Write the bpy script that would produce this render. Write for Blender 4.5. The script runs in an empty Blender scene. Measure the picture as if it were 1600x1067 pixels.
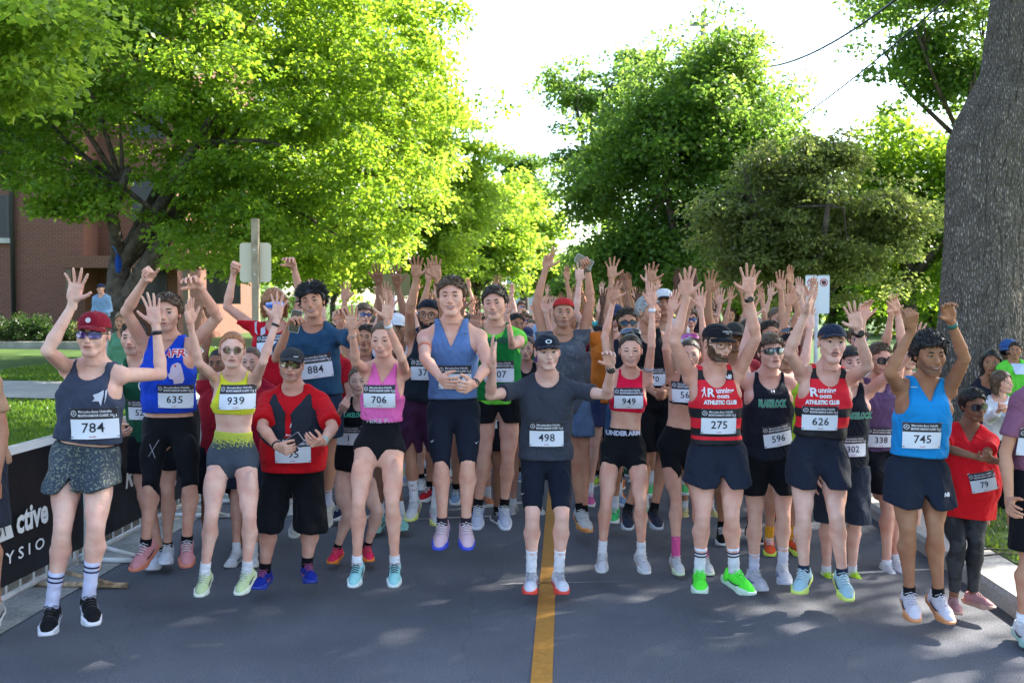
import bpy, math, random
import numpy as np
from mathutils import Vector, Matrix, Euler
from mathutils.bvhtree import BVHTree
R = math.radians
rng = np.random.RandomState(7)
random.seed(7)
scene = bpy.context.scene
COL = scene.collection

# ---------------------------------------------------------------- camera
CAM_H = 1.95
F = 1556.0                       # focal length in photograph pixels (1600 wide)
HOR = 475.0
PITCH = math.atan((533.5 - HOR) / F)
cam_d = bpy.data.cameras.new('camera')
cam_d.sensor_width = 36.0
cam_d.lens = 36.0 * F / 1600.0
cam_d.clip_start = 0.05
cam_d.clip_end = 3000
cam_d.dof.use_dof = True
cam_d.dof.focus_distance = 6.8
cam_d.dof.aperture_fstop = 4.0
cam = bpy.data.objects.new('camera', cam_d)
cam.location = (0, 0, CAM_H)
cam.rotation_euler = (math.pi / 2 - PITCH, 0, 0)
COL.objects.link(cam)
scene.camera = cam

# ---------------------------------------------------------------- light
SUN_AZ = R(62)                   # clockwise from +Y (view direction) towards +X
SUN_EL = R(40)
world = bpy.data.worlds.new('World')
scene.world = world
world.use_nodes = True
wn = world.node_tree
wn.nodes.clear()
w_out = wn.nodes.new('ShaderNodeOutputWorld')
w_bg = wn.nodes.new('ShaderNodeBackground')
w_sky = wn.nodes.new('ShaderNodeTexSky')
w_sky.sky_type = 'NISHITA'
w_sky.sun_disc = False
w_sky.sun_elevation = SUN_EL
w_sky.sun_rotation = SUN_AZ
w_sky.air_density = 1.0
w_sky.dust_density = 1.6
w_sky.ozone_density = 1.0
w_bg.inputs['Strength'].default_value = 0.15
wn.links.new(w_sky.outputs[0], w_bg.inputs['Color'])
wn.links.new(w_bg.outputs[0], w_out.inputs[0])
sun_d = bpy.data.lights.new('sun', 'SUN')
sun_d.energy = 5.0
sun_d.angle = R(0.53)
sun_d.color = (1.0, 0.93, 0.82)
sun = bpy.data.objects.new('sun', sun_d)
sdir = Vector((math.sin(SUN_AZ) * math.cos(SUN_EL), math.cos(SUN_AZ) * math.cos(SUN_EL), math.sin(SUN_EL)))
sun.rotation_euler = (-sdir).to_track_quat('-Z', 'Y').to_euler()
sun.location = (20, 10, 30)
COL.objects.link(sun)
scene.view_settings.view_transform = 'Standard'
scene.view_settings.look = 'None'
scene.view_settings.exposure = 2.12
scene.view_settings.gamma = 1.0
scene.view_settings.use_curve_mapping = False
scene.cycles.max_bounces = 6
scene.cycles.diffuse_bounces = 3
scene.cycles.glossy_bounces = 2
scene.cycles.transmission_bounces = 4
scene.cycles.transparent_max_bounces = 4
scene.cycles.use_denoising = True
scene.cycles.sample_clamp_indirect = 6.0

# ---------------------------------------------------------------- camera maths
_cp, _sp = math.cos(PITCH), math.sin(PITCH)
def ray(px, py):
    d = np.array([px - 800.0, F * _cp + (533.5 - py) * _sp, -F * _sp + (533.5 - py) * _cp])
    return d / np.linalg.norm(d)
CAMP = np.array([0, 0, CAM_H])
def W(px, py, Y):
    d = ray(px, py)
    return CAMP + d * (Y / d[1])
def solve(px, py, P, L, sign=-1):
    """the point on the pixel's ray at distance L from P; sign -1 = nearer to the camera"""
    d = ray(px, py); oc = CAMP - P
    b = float(np.dot(oc, d)); c = float(np.dot(oc, oc)) - L * L
    disc = b * b - c
    if disc <= 0:
        q = CAMP + d * (-b)
        v = q - P
        return P + v / np.linalg.norm(v) * L
    t = -b + sign * math.sqrt(disc)
    return CAMP + d * t
def GX(px, Y):
    return (px - 800.0) / F * Y
ROAD = 0.0533                    # the road drifts this much to +X per metre of depth
def road_x(off, Y):
    return off + ROAD * Y

# ---------------------------------------------------------------- objects
def tag(o, label=None, cat=None, group=None, kind=None):
    if label: o['label'] = label
    if cat: o['category'] = cat
    if group: o['group'] = group
    if kind: o['kind'] = kind
    return o
def empty(name, loc=(0, 0, 0), **kw):
    o = bpy.data.objects.new(name, None)
    o.empty_display_size = 0.1
    COL.objects.link(o)
    o.location = Vector([float(v) for v in loc])
    return tag(o, **kw)
def np_mesh(name, V, faces, mats=None, fm=None, smooth=True):
    """faces: list of (m,k) int arrays; fm: list of (m,) material indices or ints"""
    V = np.asarray(V, dtype=np.float32).reshape(-1, 3)
    me = bpy.data.meshes.new(name)
    faces = [np.asarray(f, dtype=np.int32) for f in faces if len(f)]
    me.vertices.add(len(V)); me.vertices.foreach_set('co', V.ravel())
    loops = np.concatenate([f.ravel() for f in faces])
    cnt = np.concatenate([np.full(len(f), f.shape[1], np.int32) for f in faces])
    st = np.concatenate([[0], np.cumsum(cnt)[:-1]]).astype(np.int32)
    me.loops.add(len(loops)); me.loops.foreach_set('vertex_index', loops)
    me.polygons.add(len(cnt)); me.polygons.foreach_set('loop_start', st)
    if fm is not None:
        mi = np.concatenate([np.broadcast_to(np.asarray(m, np.int32), (len(f),)) for f, m in zip(faces, fm)])
        me.polygons.foreach_set('material_index', mi)
    if smooth:
        me.polygons.foreach_set('use_smooth', np.ones(len(cnt), bool))
    me.update(calc_edges=True)
    for m in (mats or []):
        me.materials.append(m)
    return me
def link(name, me, parent=None, loc=None, **kw):
    o = bpy.data.objects.new(name, me)
    COL.objects.link(o)
    if parent is not None: o.parent = parent
    if loc is not None: o.location = Vector([float(v) for v in loc])
    return tag(o, **kw)

class MB:
    """collects polygons; every polygon gets the material slot given"""
    def __init__(s):
        s.v = []; s.f = []; s.m = []
    def add(s, vs, fs, m=0):
        n = len(s.v)
        s.v.extend([tuple(map(float, p)) for p in vs])
        for f in fs:
            s.f.append(tuple(i + n for i in f)); s.m.append(m)
        return s
    def box(s, x0, x1, y0, y1, z0, z1, m=0, T=None):
        vs = [(x, y, z) for z in (z0, z1) for y in (y0, y1) for x in (x0, x1)]
        if T is not None: vs = [tuple(T @ Vector(p)) for p in vs]
        return s.add(vs, [(0, 2, 3, 1), (4, 5, 7, 6), (0, 1, 5, 4), (2, 6, 7, 3), (0, 4, 6, 2), (1, 3, 7, 5)], m)
    def tube(s, pts, rad, n=8, m=0, cap=True, flat=None):
        pts = [np.asarray(p, float) for p in pts]
        if not hasattr(rad, '__len__'): rad = [rad] * len(pts)
        vs = []; prev = None
        for i, p in enumerate(pts):
            a = pts[max(i - 1, 0)]; b = pts[min(i + 1, len(pts) - 1)]
            t = (b - a) / (np.linalg.norm(b - a) + 1e-9)
            if prev is None:
                ref = np.array([0, 0, 1.0]) if abs(t[2]) < .9 else np.array([1.0, 0, 0])
            else: ref = prev
            u = ref - t * np.dot(ref, t); u /= np.linalg.norm(u) + 1e-9
            prev = u
            w = np.cross(t, u)
            for k in range(n):
                an = 2 * math.pi * k / n
                vs.append(p + (u * math.cos(an) + w * math.sin(an) * (flat or 1)) * rad[i])
        fs = []
        for i in range(len(pts) - 1):
            for k in range(n):
                k2 = (k + 1) % n
                fs.append((i * n + k, i * n + k2, (i + 1) * n + k2, (i + 1) * n + k))
        if cap:
            fs.append(tuple(reversed(range(n)))); fs.append(tuple(range((len(pts) - 1) * n, len(pts) * n)))
        return s.add(vs, fs, m)
    def mesh(s, name, mats, smooth=False):
        me = bpy.data.meshes.new(name)
        me.from_pydata(s.v, [], s.f)
        for m in mats: me.materials.append(m)
        me.polygons.foreach_set('material_index', s.m)
        if smooth: me.polygons.foreach_set('use_smooth', [True] * len(s.f))
        me.update()
        return me
    def build(s, name, mats, parent=None, smooth=False, loc=None, **kw):
        if not isinstance(mats, (list, tuple)): mats = [mats]
        return link(name, s.mesh(name, mats, smooth), parent, loc, **kw)

# ---------------------------------------------------------------- materials
def mat(name, col, rough=0.6, spec=0.4, metal=0.0, sss=0.0, bump=0.0, bscale=20.0, var=0.0, vscale=6.0, coat=0.0, var2=None, sheen=0.0, bdist=0.01):
    m = bpy.data.materials.new(name); m.use_nodes = True
    nt = m.node_tree; b = nt.nodes['Principled BSDF']
    b.inputs['Base Color'].default_value = (*col, 1)
    b.inputs['Roughness'].default_value = rough
    b.inputs['Specular IOR Level'].default_value = spec
    b.inputs['Metallic'].default_value = metal
    if sss:
        b.inputs['Subsurface Weight'].default_value = sss
        b.inputs['Subsurface Radius'].default_value = (0.012, 0.004, 0.002)
        b.inputs['Subsurface Scale'].default_value = 1.0
    if coat: b.inputs['Coat Weight'].default_value = coat
    if sheen: b.inputs['Sheen Weight'].default_value = sheen
    tc = None
    if var or bump:
        tc = nt.nodes.new('ShaderNodeTexCoord')
    if var:
        n = nt.nodes.new('ShaderNodeTexNoise'); n.inputs['Scale'].default_value = vscale; n.inputs['Detail'].default_value = 5
        nt.links.new(tc.outputs['Object'], n.inputs['Vector'])
        mx = nt.nodes.new('ShaderNodeMix'); mx.data_type = 'RGBA'
        c2 = var2 or tuple(c * (1 - var) for c in col)
        c1 = col if var2 else tuple(min(1, c * (1 + var)) for c in col)
        mx.inputs['A'].default_value = (*c1, 1); mx.inputs['B'].default_value = (*c2, 1)
        rp = nt.nodes.new('ShaderNodeMapRange'); rp.inputs['From Min'].default_value = .35; rp.inputs['From Max'].default_value = .65
        nt.links.new(n.outputs['Fac'], rp.inputs['Value']); nt.links.new(rp.outputs[0], mx.inputs['Factor'])
        nt.links.new(mx.outputs['Result'], b.inputs['Base Color'])
    if bump:
        n2 = nt.nodes.new('ShaderNodeTexNoise'); n2.inputs['Scale'].default_value = bscale; n2.inputs['Detail'].default_value = 4
        nt.links.new(tc.outputs['Object'], n2.inputs['Vector'])
        bp = nt.nodes.new('ShaderNodeBump'); bp.inputs['Strength'].default_value = bump; bp.inputs['Distance'].default_value = bdist
        nt.links.new(n2.outputs['Fac'], bp.inputs['Height']); nt.links.new(bp.outputs[0], b.inputs['Normal'])
    return m
_mc = {}
def cloth(col, rough=0.75, bump=0.5, key=None):
    k = (tuple(col), rough, bump)
    if k not in _mc:
        m = mat('cloth', col, rough=max(rough, .8), spec=0.12, bump=.35, bscale=420.0, var=0.14, vscale=3.5, bdist=0.002, sheen=0.04)
        nt = m.node_tree; b = nt.nodes['Principled BSDF']
        tc = nt.nodes.new('ShaderNodeTexCoord'); mp = nt.nodes.new('ShaderNodeMapping'); mp.inputs['Scale'].default_value = (1.0, 1.0, .62); mp.inputs['Rotation'].default_value = (0, .5, 0)
        n = nt.nodes.new('ShaderNodeTexNoise'); n.inputs['Scale'].default_value = 8.0; n.inputs['Detail'].default_value = 2.5; n.inputs['Distortion'].default_value = 1.1
        nt.links.new(tc.outputs['Object'], mp.inputs[0]); nt.links.new(mp.outputs[0], n.inputs['Vector'])
        bp = nt.nodes.new('ShaderNodeBump'); bp.inputs['Strength'].default_value = min(1, bump * 1.6); bp.inputs['Distance'].default_value = .045
        nt.links.new(n.outputs['Fac'], bp.inputs['Height'])
        old = b.inputs['Normal'].links[0].from_socket
        nt.links.new(old, bp.inputs['Normal']); nt.links.new(bp.outputs[0], b.inputs['Normal'])
        _mc[k] = m
    return _mc[k]
def plain(col, rough=0.5, spec=0.4, metal=0.0):
    k = ('p', tuple(col), rough, metal)
    if k not in _mc: _mc[k] = mat('paint', col, rough=rough, spec=spec, metal=metal)
    return _mc[k]

def leaf_mat(name, c1, c2, trans, tw=0.45):
    m = bpy.data.materials.new(name); m.use_nodes = True
    nt = m.node_tree; nt.nodes.clear()
    out = nt.nodes.new('ShaderNodeOutputMaterial')
    geo = nt.nodes.new('ShaderNodeNewGeometry')
    n = nt.nodes.new('ShaderNodeTexNoise'); n.inputs['Scale'].default_value = 0.9; n.inputs['Detail'].default_value = 3
    tc = nt.nodes.new('ShaderNodeTexCoord'); nt.links.new(tc.outputs['Object'], n.inputs['Vector'])
    ad = nt.nodes.new('ShaderNodeMath'); ad.operation = 'ADD'
    nt.links.new(geo.outputs['Random Per Island'], ad.inputs[0]); nt.links.new(n.outputs['Fac'], ad.inputs[1])
    mr = nt.nodes.new('ShaderNodeMapRange'); mr.inputs['From Min'].default_value = .35; mr.inputs['From Max'].default_value = 1.25
    nt.links.new(ad.outputs[0], mr.inputs['Value'])
    mx = nt.nodes.new('ShaderNodeMix'); mx.data_type = 'RGBA'
    mx.inputs['A'].default_value = (*c1, 1); mx.inputs['B'].default_value = (*c2, 1)
    nt.links.new(mr.outputs[0], mx.inputs['Factor'])
    mt = nt.nodes.new('ShaderNodeMix'); mt.data_type = 'RGBA'; mt.blend_type = 'MULTIPLY'
    mt.inputs['Factor'].default_value = 0.0
    d = nt.nodes.new('ShaderNodeBsdfPrincipled'); d.inputs['Roughness'].default_value = .42; d.inputs['Specular IOR Level'].default_value = .35
    nt.links.new(mx.outputs['Result'], d.inputs['Base Color'])
    t = nt.nodes.new('ShaderNodeBsdfTranslucent')
    m2 = nt.nodes.new('ShaderNodeMix'); m2.data_type = 'RGBA'
    m2.inputs['A'].default_value = (*trans, 1); m2.inputs['B'].default_value = (trans[0] * .55, trans[1] * .72, trans[2] * .6, 1)
    nt.links.new(mr.outputs[0], m2.inputs['Factor'])
    nt.links.new(m2.outputs['Result'], t.inputs['Color'])
    ms = nt.nodes.new('ShaderNodeMixShader'); ms.inputs[0].default_value = tw
    nt.links.new(d.outputs[0], ms.inputs[1]); nt.links.new(t.outputs[0], ms.inputs[2])
    nt.links.new(ms.outputs[0], out.inputs[0])
    return m

# ---------------------------------------------------------------- writing
_tx = {}
def text_geo(s, bold=0.0, space=1.0, shear=0.0):
    """vertices (n,2) centred, height of a capital = 1; polygons"""
    k = (s, bold, space, shear)
    if k in _tx: return _tx[k]
    cu = bpy.data.curves.new('lettering', 'FONT')
    cu.body = s; cu.size = 1.0; cu.resolution_u = 2; cu.offset = bold; cu.space_character = space; cu.shear = shear
    cu.fill_mode = 'FRONT'
    ob = bpy.data.objects.new('lettering', cu)
    me = bpy.data.meshes.new_from_object(ob)
    V = np.array([v.co[:2] for v in me.vertices], float).reshape(-1, 2)
    Fc = [tuple(p.vertices) for p in me.polygons]
    bpy.data.objects.remove(ob); bpy.data.meshes.remove(me); bpy.data.curves.remove(cu)
    cap = 0.69
    if len(V):
        V[:, 0] -= (V[:, 0].min() + V[:, 0].max()) / 2
        V[:, 1] -= cap / 2
        V /= cap
        # faces must look towards -Y when (x, z) is drawn in the picture plane
        a = 0
        for f in Fc[:1]:
            p = V[list(f)]; a = np.sum(p[:, 0] * np.roll(p[:, 1], -1) - np.roll(p[:, 0], -1) * p[:, 1])
        if a < 0: Fc = [tuple(reversed(f)) for f in Fc]
    _tx[k] = (V, Fc)
    return _tx[k]

# ---------------------------------------------------------------- surface nets
_E = [(0, 1), (2, 3), (4, 5), (6, 7), (0, 2), (1, 3), (4, 6), (5, 7), (0, 4), (1, 5), (2, 6), (3, 7)]
_C = np.array([[i & 1, (i >> 1) & 1, (i >> 2) & 1] for i in range(8)])
def snets(A, o, h):
    ins = A < 0
    c = ins.astype(np.int8)
    s = (c[:-1, :-1, :-1] + c[1:, :-1, :-1] + c[:-1, 1:, :-1] + c[1:, 1:, :-1] + c[:-1, :-1, 1:] + c[1:, :-1, 1:] + c[:-1, 1:, 1:] + c[1:, 1:, 1:])
    act = (s > 0) & (s < 8)
    ijk = np.argwhere(act)
    if len(ijk) == 0: return np.zeros((0, 3)), np.zeros((0, 4), int)
    idx = np.full(act.shape, -1, np.int32); idx[act] = np.arange(len(ijk))
    val = [A[ijk[:, 0] + C[0], ijk[:, 1] + C[1], ijk[:, 2] + C[2]] for C in _C]
    acc = np.zeros((len(ijk), 3)); cnt = np.zeros(len(ijk))
    for a, b in _E:
        va, vb = val[a], val[b]
        m = (va < 0) != (vb < 0)
        t = np.where(m, va / np.where(m, va - vb, 1), 0)
        acc += (_C[a] + (_C[b] - _C[a]) * t[:, None]) * m[:, None]; cnt += m
    V = o + h * (ijk + acc / cnt[:, None])
    Q = []
    for ax in range(3):
        a1, a2 = [(1, 2), (2, 0), (0, 1)][ax]
        sl0 = [slice(None)] * 3; sl1 = [slice(None)] * 3
        sl0[ax] = slice(None, -1); sl1[ax] = slice(1, None)
        i0 = ins[tuple(sl0)]; i1 = ins[tuple(sl1)]
        for flip, mm in ((False, i0 & ~i1), (True, ~i0 & i1)):
            e = np.argwhere(mm)
            e = e[(e[:, a1] > 0) & (e[:, a2] > 0) & (e[:, a1] < idx.shape[a1]) & (e[:, a2] < idx.shape[a2])]
            if not len(e): continue
            def g(d1, d2):
                q = e.copy(); q[:, a1] -= d1; q[:, a2] -= d2
                return idx[q[:, 0], q[:, 1], q[:, 2]]
            q = np.stack([g(1, 1), g(0, 1), g(0, 0), g(1, 0)], 1)
            if flip: q = q[:, ::-1]
            Q.append(q[(q >= 0).all(1)])
    return V, np.concatenate(Q)

class Grid:
    def __init__(s, lo, hi, h):
        s.h = h; s.o = np.array(lo, float); s.n = np.ceil((np.array(hi) - s.o) / h).astype(int) + 1
        s.ax = [(s.o[i] + h * np.arange(s.n[i])).astype(np.float32) for i in range(3)]
    def new(s, v=1.0):
        return np.full(tuple(s.n), v, np.float32)
    def sub(s, lo, hi):
        a = np.clip(np.floor((np.array(lo) - s.o) / s.h).astype(int), 0, s.n)
        b = np.clip(np.ceil((np.array(hi) - s.o) / s.h).astype(int) + 1, 0, s.n)
        sl = tuple(slice(a[i], b[i]) for i in range(3))
        X = s.ax[0][sl[0]][:, None, None]; Y = s.ax[1][sl[1]][None, :, None]; Z = s.ax[2][sl[2]][None, None, :]
        return sl, X, Y, Z
def smin(a, b, k):
    h = np.clip(.5 + .5 * (a - b) / k, 0, 1)
    return a * (1 - h) + b * h - k * h * (1 - h)
def put(A, sl, d, k):
    if A[sl].size: A[sl] = smin(A[sl], d, k) if k > 0 else np.minimum(A[sl], d)
def rc(g, A, a, b, ra, rb, k=0.02, pad=0.04, mid=None):
    a = np.asarray(a, float); b = np.asarray(b, float)
    r = max(ra, rb, mid or 0) + k + pad
    sl, X, Y, Z = g.sub(np.minimum(a, b) - r, np.maximum(a, b) + r)
    ba = b - a; L2 = float(ba @ ba) + 1e-9
    t = np.clip(((X - a[0]) * ba[0] + (Y - a[1]) * ba[1] + (Z - a[2]) * ba[2]) / L2, 0, 1)
    d = np.sqrt((X - a[0] - ba[0] * t) ** 2 + (Y - a[1] - ba[1] * t) ** 2 + (Z - a[2] - ba[2] * t) ** 2)
    rr = ra + (rb - ra) * t
    if mid is not None:
        rr = rr + (mid - (ra + rb) / 2) * 4 * t * (1 - t)
    put(A, sl, d - rr, k)
def ell(g, A, c, rad, k=0.02, pad=0.03, M=None, sub=False):
    c = np.asarray(c, float); rad = np.asarray(rad, float)
    r = float(rad.max()) + k + pad
    sl, X, Y, Z = g.sub(c - r, c + r)
    x, y, z = X - c[0], Y - c[1], Z - c[2]
    if M is not None:
        x, y, z = (M[0][0] * x + M[0][1] * y + M[0][2] * z, M[1][0] * x + M[1][1] * y + M[1][2] * z, M[2][0] * x + M[2][1] * y + M[2][2] * z)
    k0 = np.sqrt((x / rad[0]) ** 2 + (y / rad[1]) ** 2 + (z / rad[2]) ** 2)
    k1 = np.sqrt((x / rad[0] ** 2) ** 2 + (y / rad[1] ** 2) ** 2 + (z / rad[2] ** 2) ** 2) + 1e-6
    d = k0 * (k0 - 1) / k1
    if not A[sl].size: return
    if sub: A[sl] = -smin(-A[sl], d, k)
    else: put(A, sl, d, k)
# ================================================================ SETTING
def grid_sheet(name, x0, x1, y0, y1, nx, ny, zf, m, kind='structure', **kw):
    xs = np.linspace(x0, x1, nx); ys = np.linspace(y0, y1, ny)
    X, Y = np.meshgrid(xs, ys, indexing='ij')
    Z = zf(X, Y)
    V = np.stack([X, Y, Z], -1).reshape(-1, 3)
    i, j = np.meshgrid(np.arange(nx - 1), np.arange(ny - 1), indexing='ij')
    a = (i * ny + j).ravel(); b = a + ny; c = b + 1; d = a + 1
    return link(name, np_mesh(name, V, [np.stack([a, b, c, d], 1)], [m]), kind=kind, **kw)

def ground_mat(name, c1, c2, scale, bump, bscale, rough=.9, c3=None):
    m = bpy.data.materials.new(name); m.use_nodes = True
    nt = m.node_tree; b = nt.nodes['Principled BSDF']; b.inputs['Roughness'].default_value = rough
    b.inputs['Specular IOR Level'].default_value = .25
    tc = nt.nodes.new('ShaderNodeTexCoord')
    n1 = nt.nodes.new('ShaderNodeTexNoise'); n1.inputs['Scale'].default_value = scale; n1.inputs['Detail'].default_value = 6
    n2 = nt.nodes.new('ShaderNodeTexNoise'); n2.inputs['Scale'].default_value = bscale; n2.inputs['Detail'].default_value = 3
    for n in (n1, n2): nt.links.new(tc.outputs['Object'], n.inputs['Vector'])
    cr = nt.nodes.new('ShaderNodeValToRGB'); cr.color_ramp.elements[0].position = .35; cr.color_ramp.elements[1].position = .68
    cr.color_ramp.elements[0].color = (*c1, 1); cr.color_ramp.elements[1].color = (*c2, 1)
    nt.links.new(n1.outputs['Fac'], cr.inputs[0])
    mx = nt.nodes.new('ShaderNodeMix'); mx.data_type = 'RGBA'; mx.blend_type = 'OVERLAY'; mx.inputs['Factor'].default_value = .55
    nt.links.new(cr.outputs[0], mx.inputs['A']); nt.links.new(n2.outputs['Fac'], mx.inputs['B'])
    nt.links.new(mx.outputs['Result'], b.inputs['Base Color'])
    bp = nt.nodes.new('ShaderNodeBump'); bp.inputs['Strength'].default_value = bump; bp.inputs['Distance'].default_value = .01
    nt.links.new(n2.outputs['Fac'], bp.inputs['Height']); nt.links.new(bp.outputs[0], b.inputs['Normal'])
    return m

M_asphalt = ground_mat('asphalt', (.090, .095, .112), (.122, .127, .145), 1.3, .9, 95)
# pale aggregate flecks and hairline cracks in the asphalt
nt = M_asphalt.node_tree; bs = nt.nodes['Principled BSDF']
src = bs.inputs['Base Color'].links[0].from_socket
tc = nt.nodes.new('ShaderNodeTexCoord')
vo = nt.nodes.new('ShaderNodeTexVoronoi'); vo.inputs['Scale'].default_value = 75
nt.links.new(tc.outputs['Object'], vo.inputs['Vector'])
mr = nt.nodes.new('ShaderNodeMapRange'); mr.inputs['From Min'].default_value = .22; mr.inputs['From Max'].default_value = .1; mr.inputs['To Max'].default_value = .5
nt.links.new(vo.outputs['Distance'], mr.inputs['Value'])
mx = nt.nodes.new('ShaderNodeMix'); mx.data_type = 'RGBA'; mx.inputs['B'].default_value = (.28, .27, .26, 1)
nt.links.new(mr.outputs[0], mx.inputs['Factor']); nt.links.new(src, mx.inputs['A'])
nz = nt.nodes.new('ShaderNodeTexNoise'); nz.inputs['Scale'].default_value = 2.0; nz.inputs['Detail'].default_value = 5
nt.links.new(tc.outputs['Object'], nz.inputs['Vector'])
mv = nt.nodes.new('ShaderNodeMix'); mv.data_type = 'RGBA'; mv.inputs['Factor'].default_value = .35
nt.links.new(tc.outputs['Object'], mv.inputs['A']); nt.links.new(nz.outputs['Color'], mv.inputs['B'])
vc = nt.nodes.new('ShaderNodeTexVoronoi'); vc.feature = 'DISTANCE_TO_EDGE'; vc.inputs['Scale'].default_value = .55
nt.links.new(mv.outputs['Result'], vc.inputs['Vector'])
mc = nt.nodes.new('ShaderNodeMapRange'); mc.inputs['From Min'].default_value = .004; mc.inputs['From Max'].default_value = 0; mc.inputs['To Max'].default_value = .18
nt.links.new(vc.outputs['Distance'], mc.inputs['Value'])
mk = nt.nodes.new('ShaderNodeMix'); mk.data_type = 'RGBA'; mk.inputs['B'].default_value = (.02, .02, .02, 1)
nt.links.new(mc.outputs[0], mk.inputs['Factor']); nt.links.new(mx.outputs['Result'], mk.inputs['A'])
nt.links.new(mk.outputs['Result'], bs.inputs['Base Color'])

M_concrete = ground_mat('concrete', (.30, .29, .27), (.40, .385, .36), 2.0, .35, 60)
M_concrete_old = ground_mat('old_concrete', (.20, .19, .17), (.34, .32, .29), 3.0, .5, 45)
M_soil = ground_mat('lawn_soil', (.035, .07, .012), (.06, .11, .02), .8, .8, 30)
M_yellow = mat('road_paint_yellow', (.44, .20, .03), rough=.7, var=.12, vscale=25, bump=.4, bscale=150)
M_white_paint = mat('road_paint_white', (.42, .40, .37), rough=.8, var=.3, vscale=14)

# ground to the horizon (just below the road), the road, kerbs, lawns
LK, RK = -3.75, 2.80            # offsets of the two kerb faces at depth 0
def lawn_left_z(X, Y):
    d = np.clip(road_x(LK, Y) - .9 - X, 0, 100)
    return .13 + np.clip(d, 0, 12) * 0.02 + np.clip(Y - 14, 0, 30) * .012
grid_sheet('ground', -1500, 1500, -60, 2500, 8, 8, lambda X, Y: X * 0 - .03, M_soil)
def strip(name, f0, f1, y0, y1, z, m, n=60, th=None, kind='structure', parent=None):
    ys = np.linspace(y0, y1, n); b = MB(); vs = []
    for y in ys: vs += [(f0(y), y, z), (f1(y), y, z)]
    fs = [(2 * i, 2 * i + 1, 2 * i + 3, 2 * i + 2) for i in range(n - 1)]
    b.add(vs, fs)
    if th:
        k = len(vs); vs2 = []
        for y in ys: vs2 += [(f0(y), y, z - th), (f1(y), y, z - th)]
        b.add(vs2, [])
        for i in range(n - 1):
            b.f.append((2 * i, 2 * i + 2, k + 2 * i + 2, k + 2 * i)); b.m.append(0)
            b.f.append((2 * i + 3, 2 * i + 1, k + 2 * i + 1, k + 2 * i + 3)); b.m.append(0)
        b.f.append((0, k, k + 1, 1)); b.m.append(0)
    return b.build(name, m, parent, kind=kind)
road = strip('road', lambda y: road_x(LK + .02, y), lambda y: road_x(RK + .25, y), -12, 150, 0.0, M_asphalt)
strip('centre_line', lambda y: road_x(-.175, y), lambda y: road_x(-.062, y), -8, 120, 0.004, M_yellow, kind='structure')
for k, (ya, yb, pxa, w) in enumerate([(9.35, 9.75, 690, .05), (8.95, 9.1, 640, .04), (7.1, 7.25, 1295, .05), (6.85, 6.92, 780, .05)]):
    b = MB(); xa = GX(pxa, ya)
    b.add([(xa, ya, .004), (xa + .25, ya + .03, .004), (xa + .95, yb + .02, .004), (xa + .6, yb, .004), (xa + .1, ya + w, .004)], [(0, 1, 2, 3, 4)])
    b.build('paint_mark', M_white_paint, kind='structure')

# left kerb stones and gutter, right kerb stones: separate cast lengths with joints
def kerb(name, off0, off1, ztop, ya, yb, step, m, bev=.02, inner=-1):
    root = link(name, strip(name + '_bed', lambda y: road_x(off0 + .01, y), lambda y: road_x(off1 - .01, y), ya, yb, ztop - .04, M_concrete_old).data, kind='structure')
    bpy.data.objects.remove(bpy.data.objects[name + '_bed'])
    y = ya
    while y < yb:
        y2 = y + step - .012
        b = MB(); xo = rng.uniform(-.006, .006); zo = rng.uniform(-.005, .004)
        prof = [(off0, -.05), (off0, ztop - (bev if inner > 0 else .05)), (off0 + bev, ztop), (off1 - bev, ztop), (off1, ztop - (.05 if inner > 0 else bev)), (off1, -.05)]
        vs = []
        for yy in (y, y2):
            vs += [(road_x(o + xo, yy), yy, z + zo) for o, z in prof]
        n = len(prof)
        b.add(vs, [(i, i + 1, n + i + 1, n + i) for i in range(n - 1)] + [tuple(range(n))[::-1], tuple(range(n, 2 * n))])
        b.build('kerb_stone', m, root)
        y += step
    return root
kerb('kerb_left', LK - .16, LK, .13, 2.5, 40, 2.4, M_concrete_old, inner=-1)
strip('gutter', lambda y: road_x(LK, y), lambda y: road_x(LK + .42, y), 0, 60, .006, M_concrete_old)
kerb('kerb_right', RK, RK + .40, .12, 2.5, 40, 3.0, M_concrete, bev=.03, inner=1)

# paved strip behind the left kerb, path, lawns
grid_sheet('pavement_left', -9, -3.2, 3, 11.5, 20, 20, lambda X, Y: .125 + X * 0, M_concrete)
ob = bpy.data.objects['pavement_left']
me = ob.data
co = np.empty(len(me.vertices) * 3, np.float32); me.vertices.foreach_get('co', co); co = co.reshape(-1, 3)
u = (co[:, 0] + 9) / 5.8
co[:, 0] = (road_x(LK, co[:, 1]) - 1.15) * (1 - u) + (road_x(LK, co[:, 1]) - .17) * u
me.vertices.foreach_set('co', co.ravel()); me.update()
def lawn(name, xf0, xf1, y0, y1, zf, nx=30, ny=30):
    u, v = np.meshgrid(np.linspace(0, 1, nx), np.linspace(0, 1, ny), indexing='ij')
    Y = y0 + (y1 - y0) * v; X = xf0(Y) * (1 - u) + xf1(Y) * u
    Z = zf(X, Y); V = np.stack([X, Y, Z], -1).reshape(-1, 3)
    i, j = np.meshgrid(np.arange(nx - 1), np.arange(ny - 1), indexing='ij')
    a = (i * ny + j).ravel()
    return link(name, np_mesh(name, V, [np.stack([a, a + ny, a + ny + 1, a + 1], 1)], [M_soil]), kind='structure')
lawn('lawn_left', lambda Y: Y * 0 - 60, lambda Y: road_x(LK, Y) - .17 - .98 * (Y < 11.5), 2, 60, lambda X, Y: lawn_left_z(X, Y) * (1) + .0)
lawn('lawn_right', lambda Y: road_x(RK + .40, Y), lambda Y: Y * 0 + 60, 2, 80, lambda X, Y: .115 + np.clip(X - 5, 0, 12) * .02)
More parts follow.
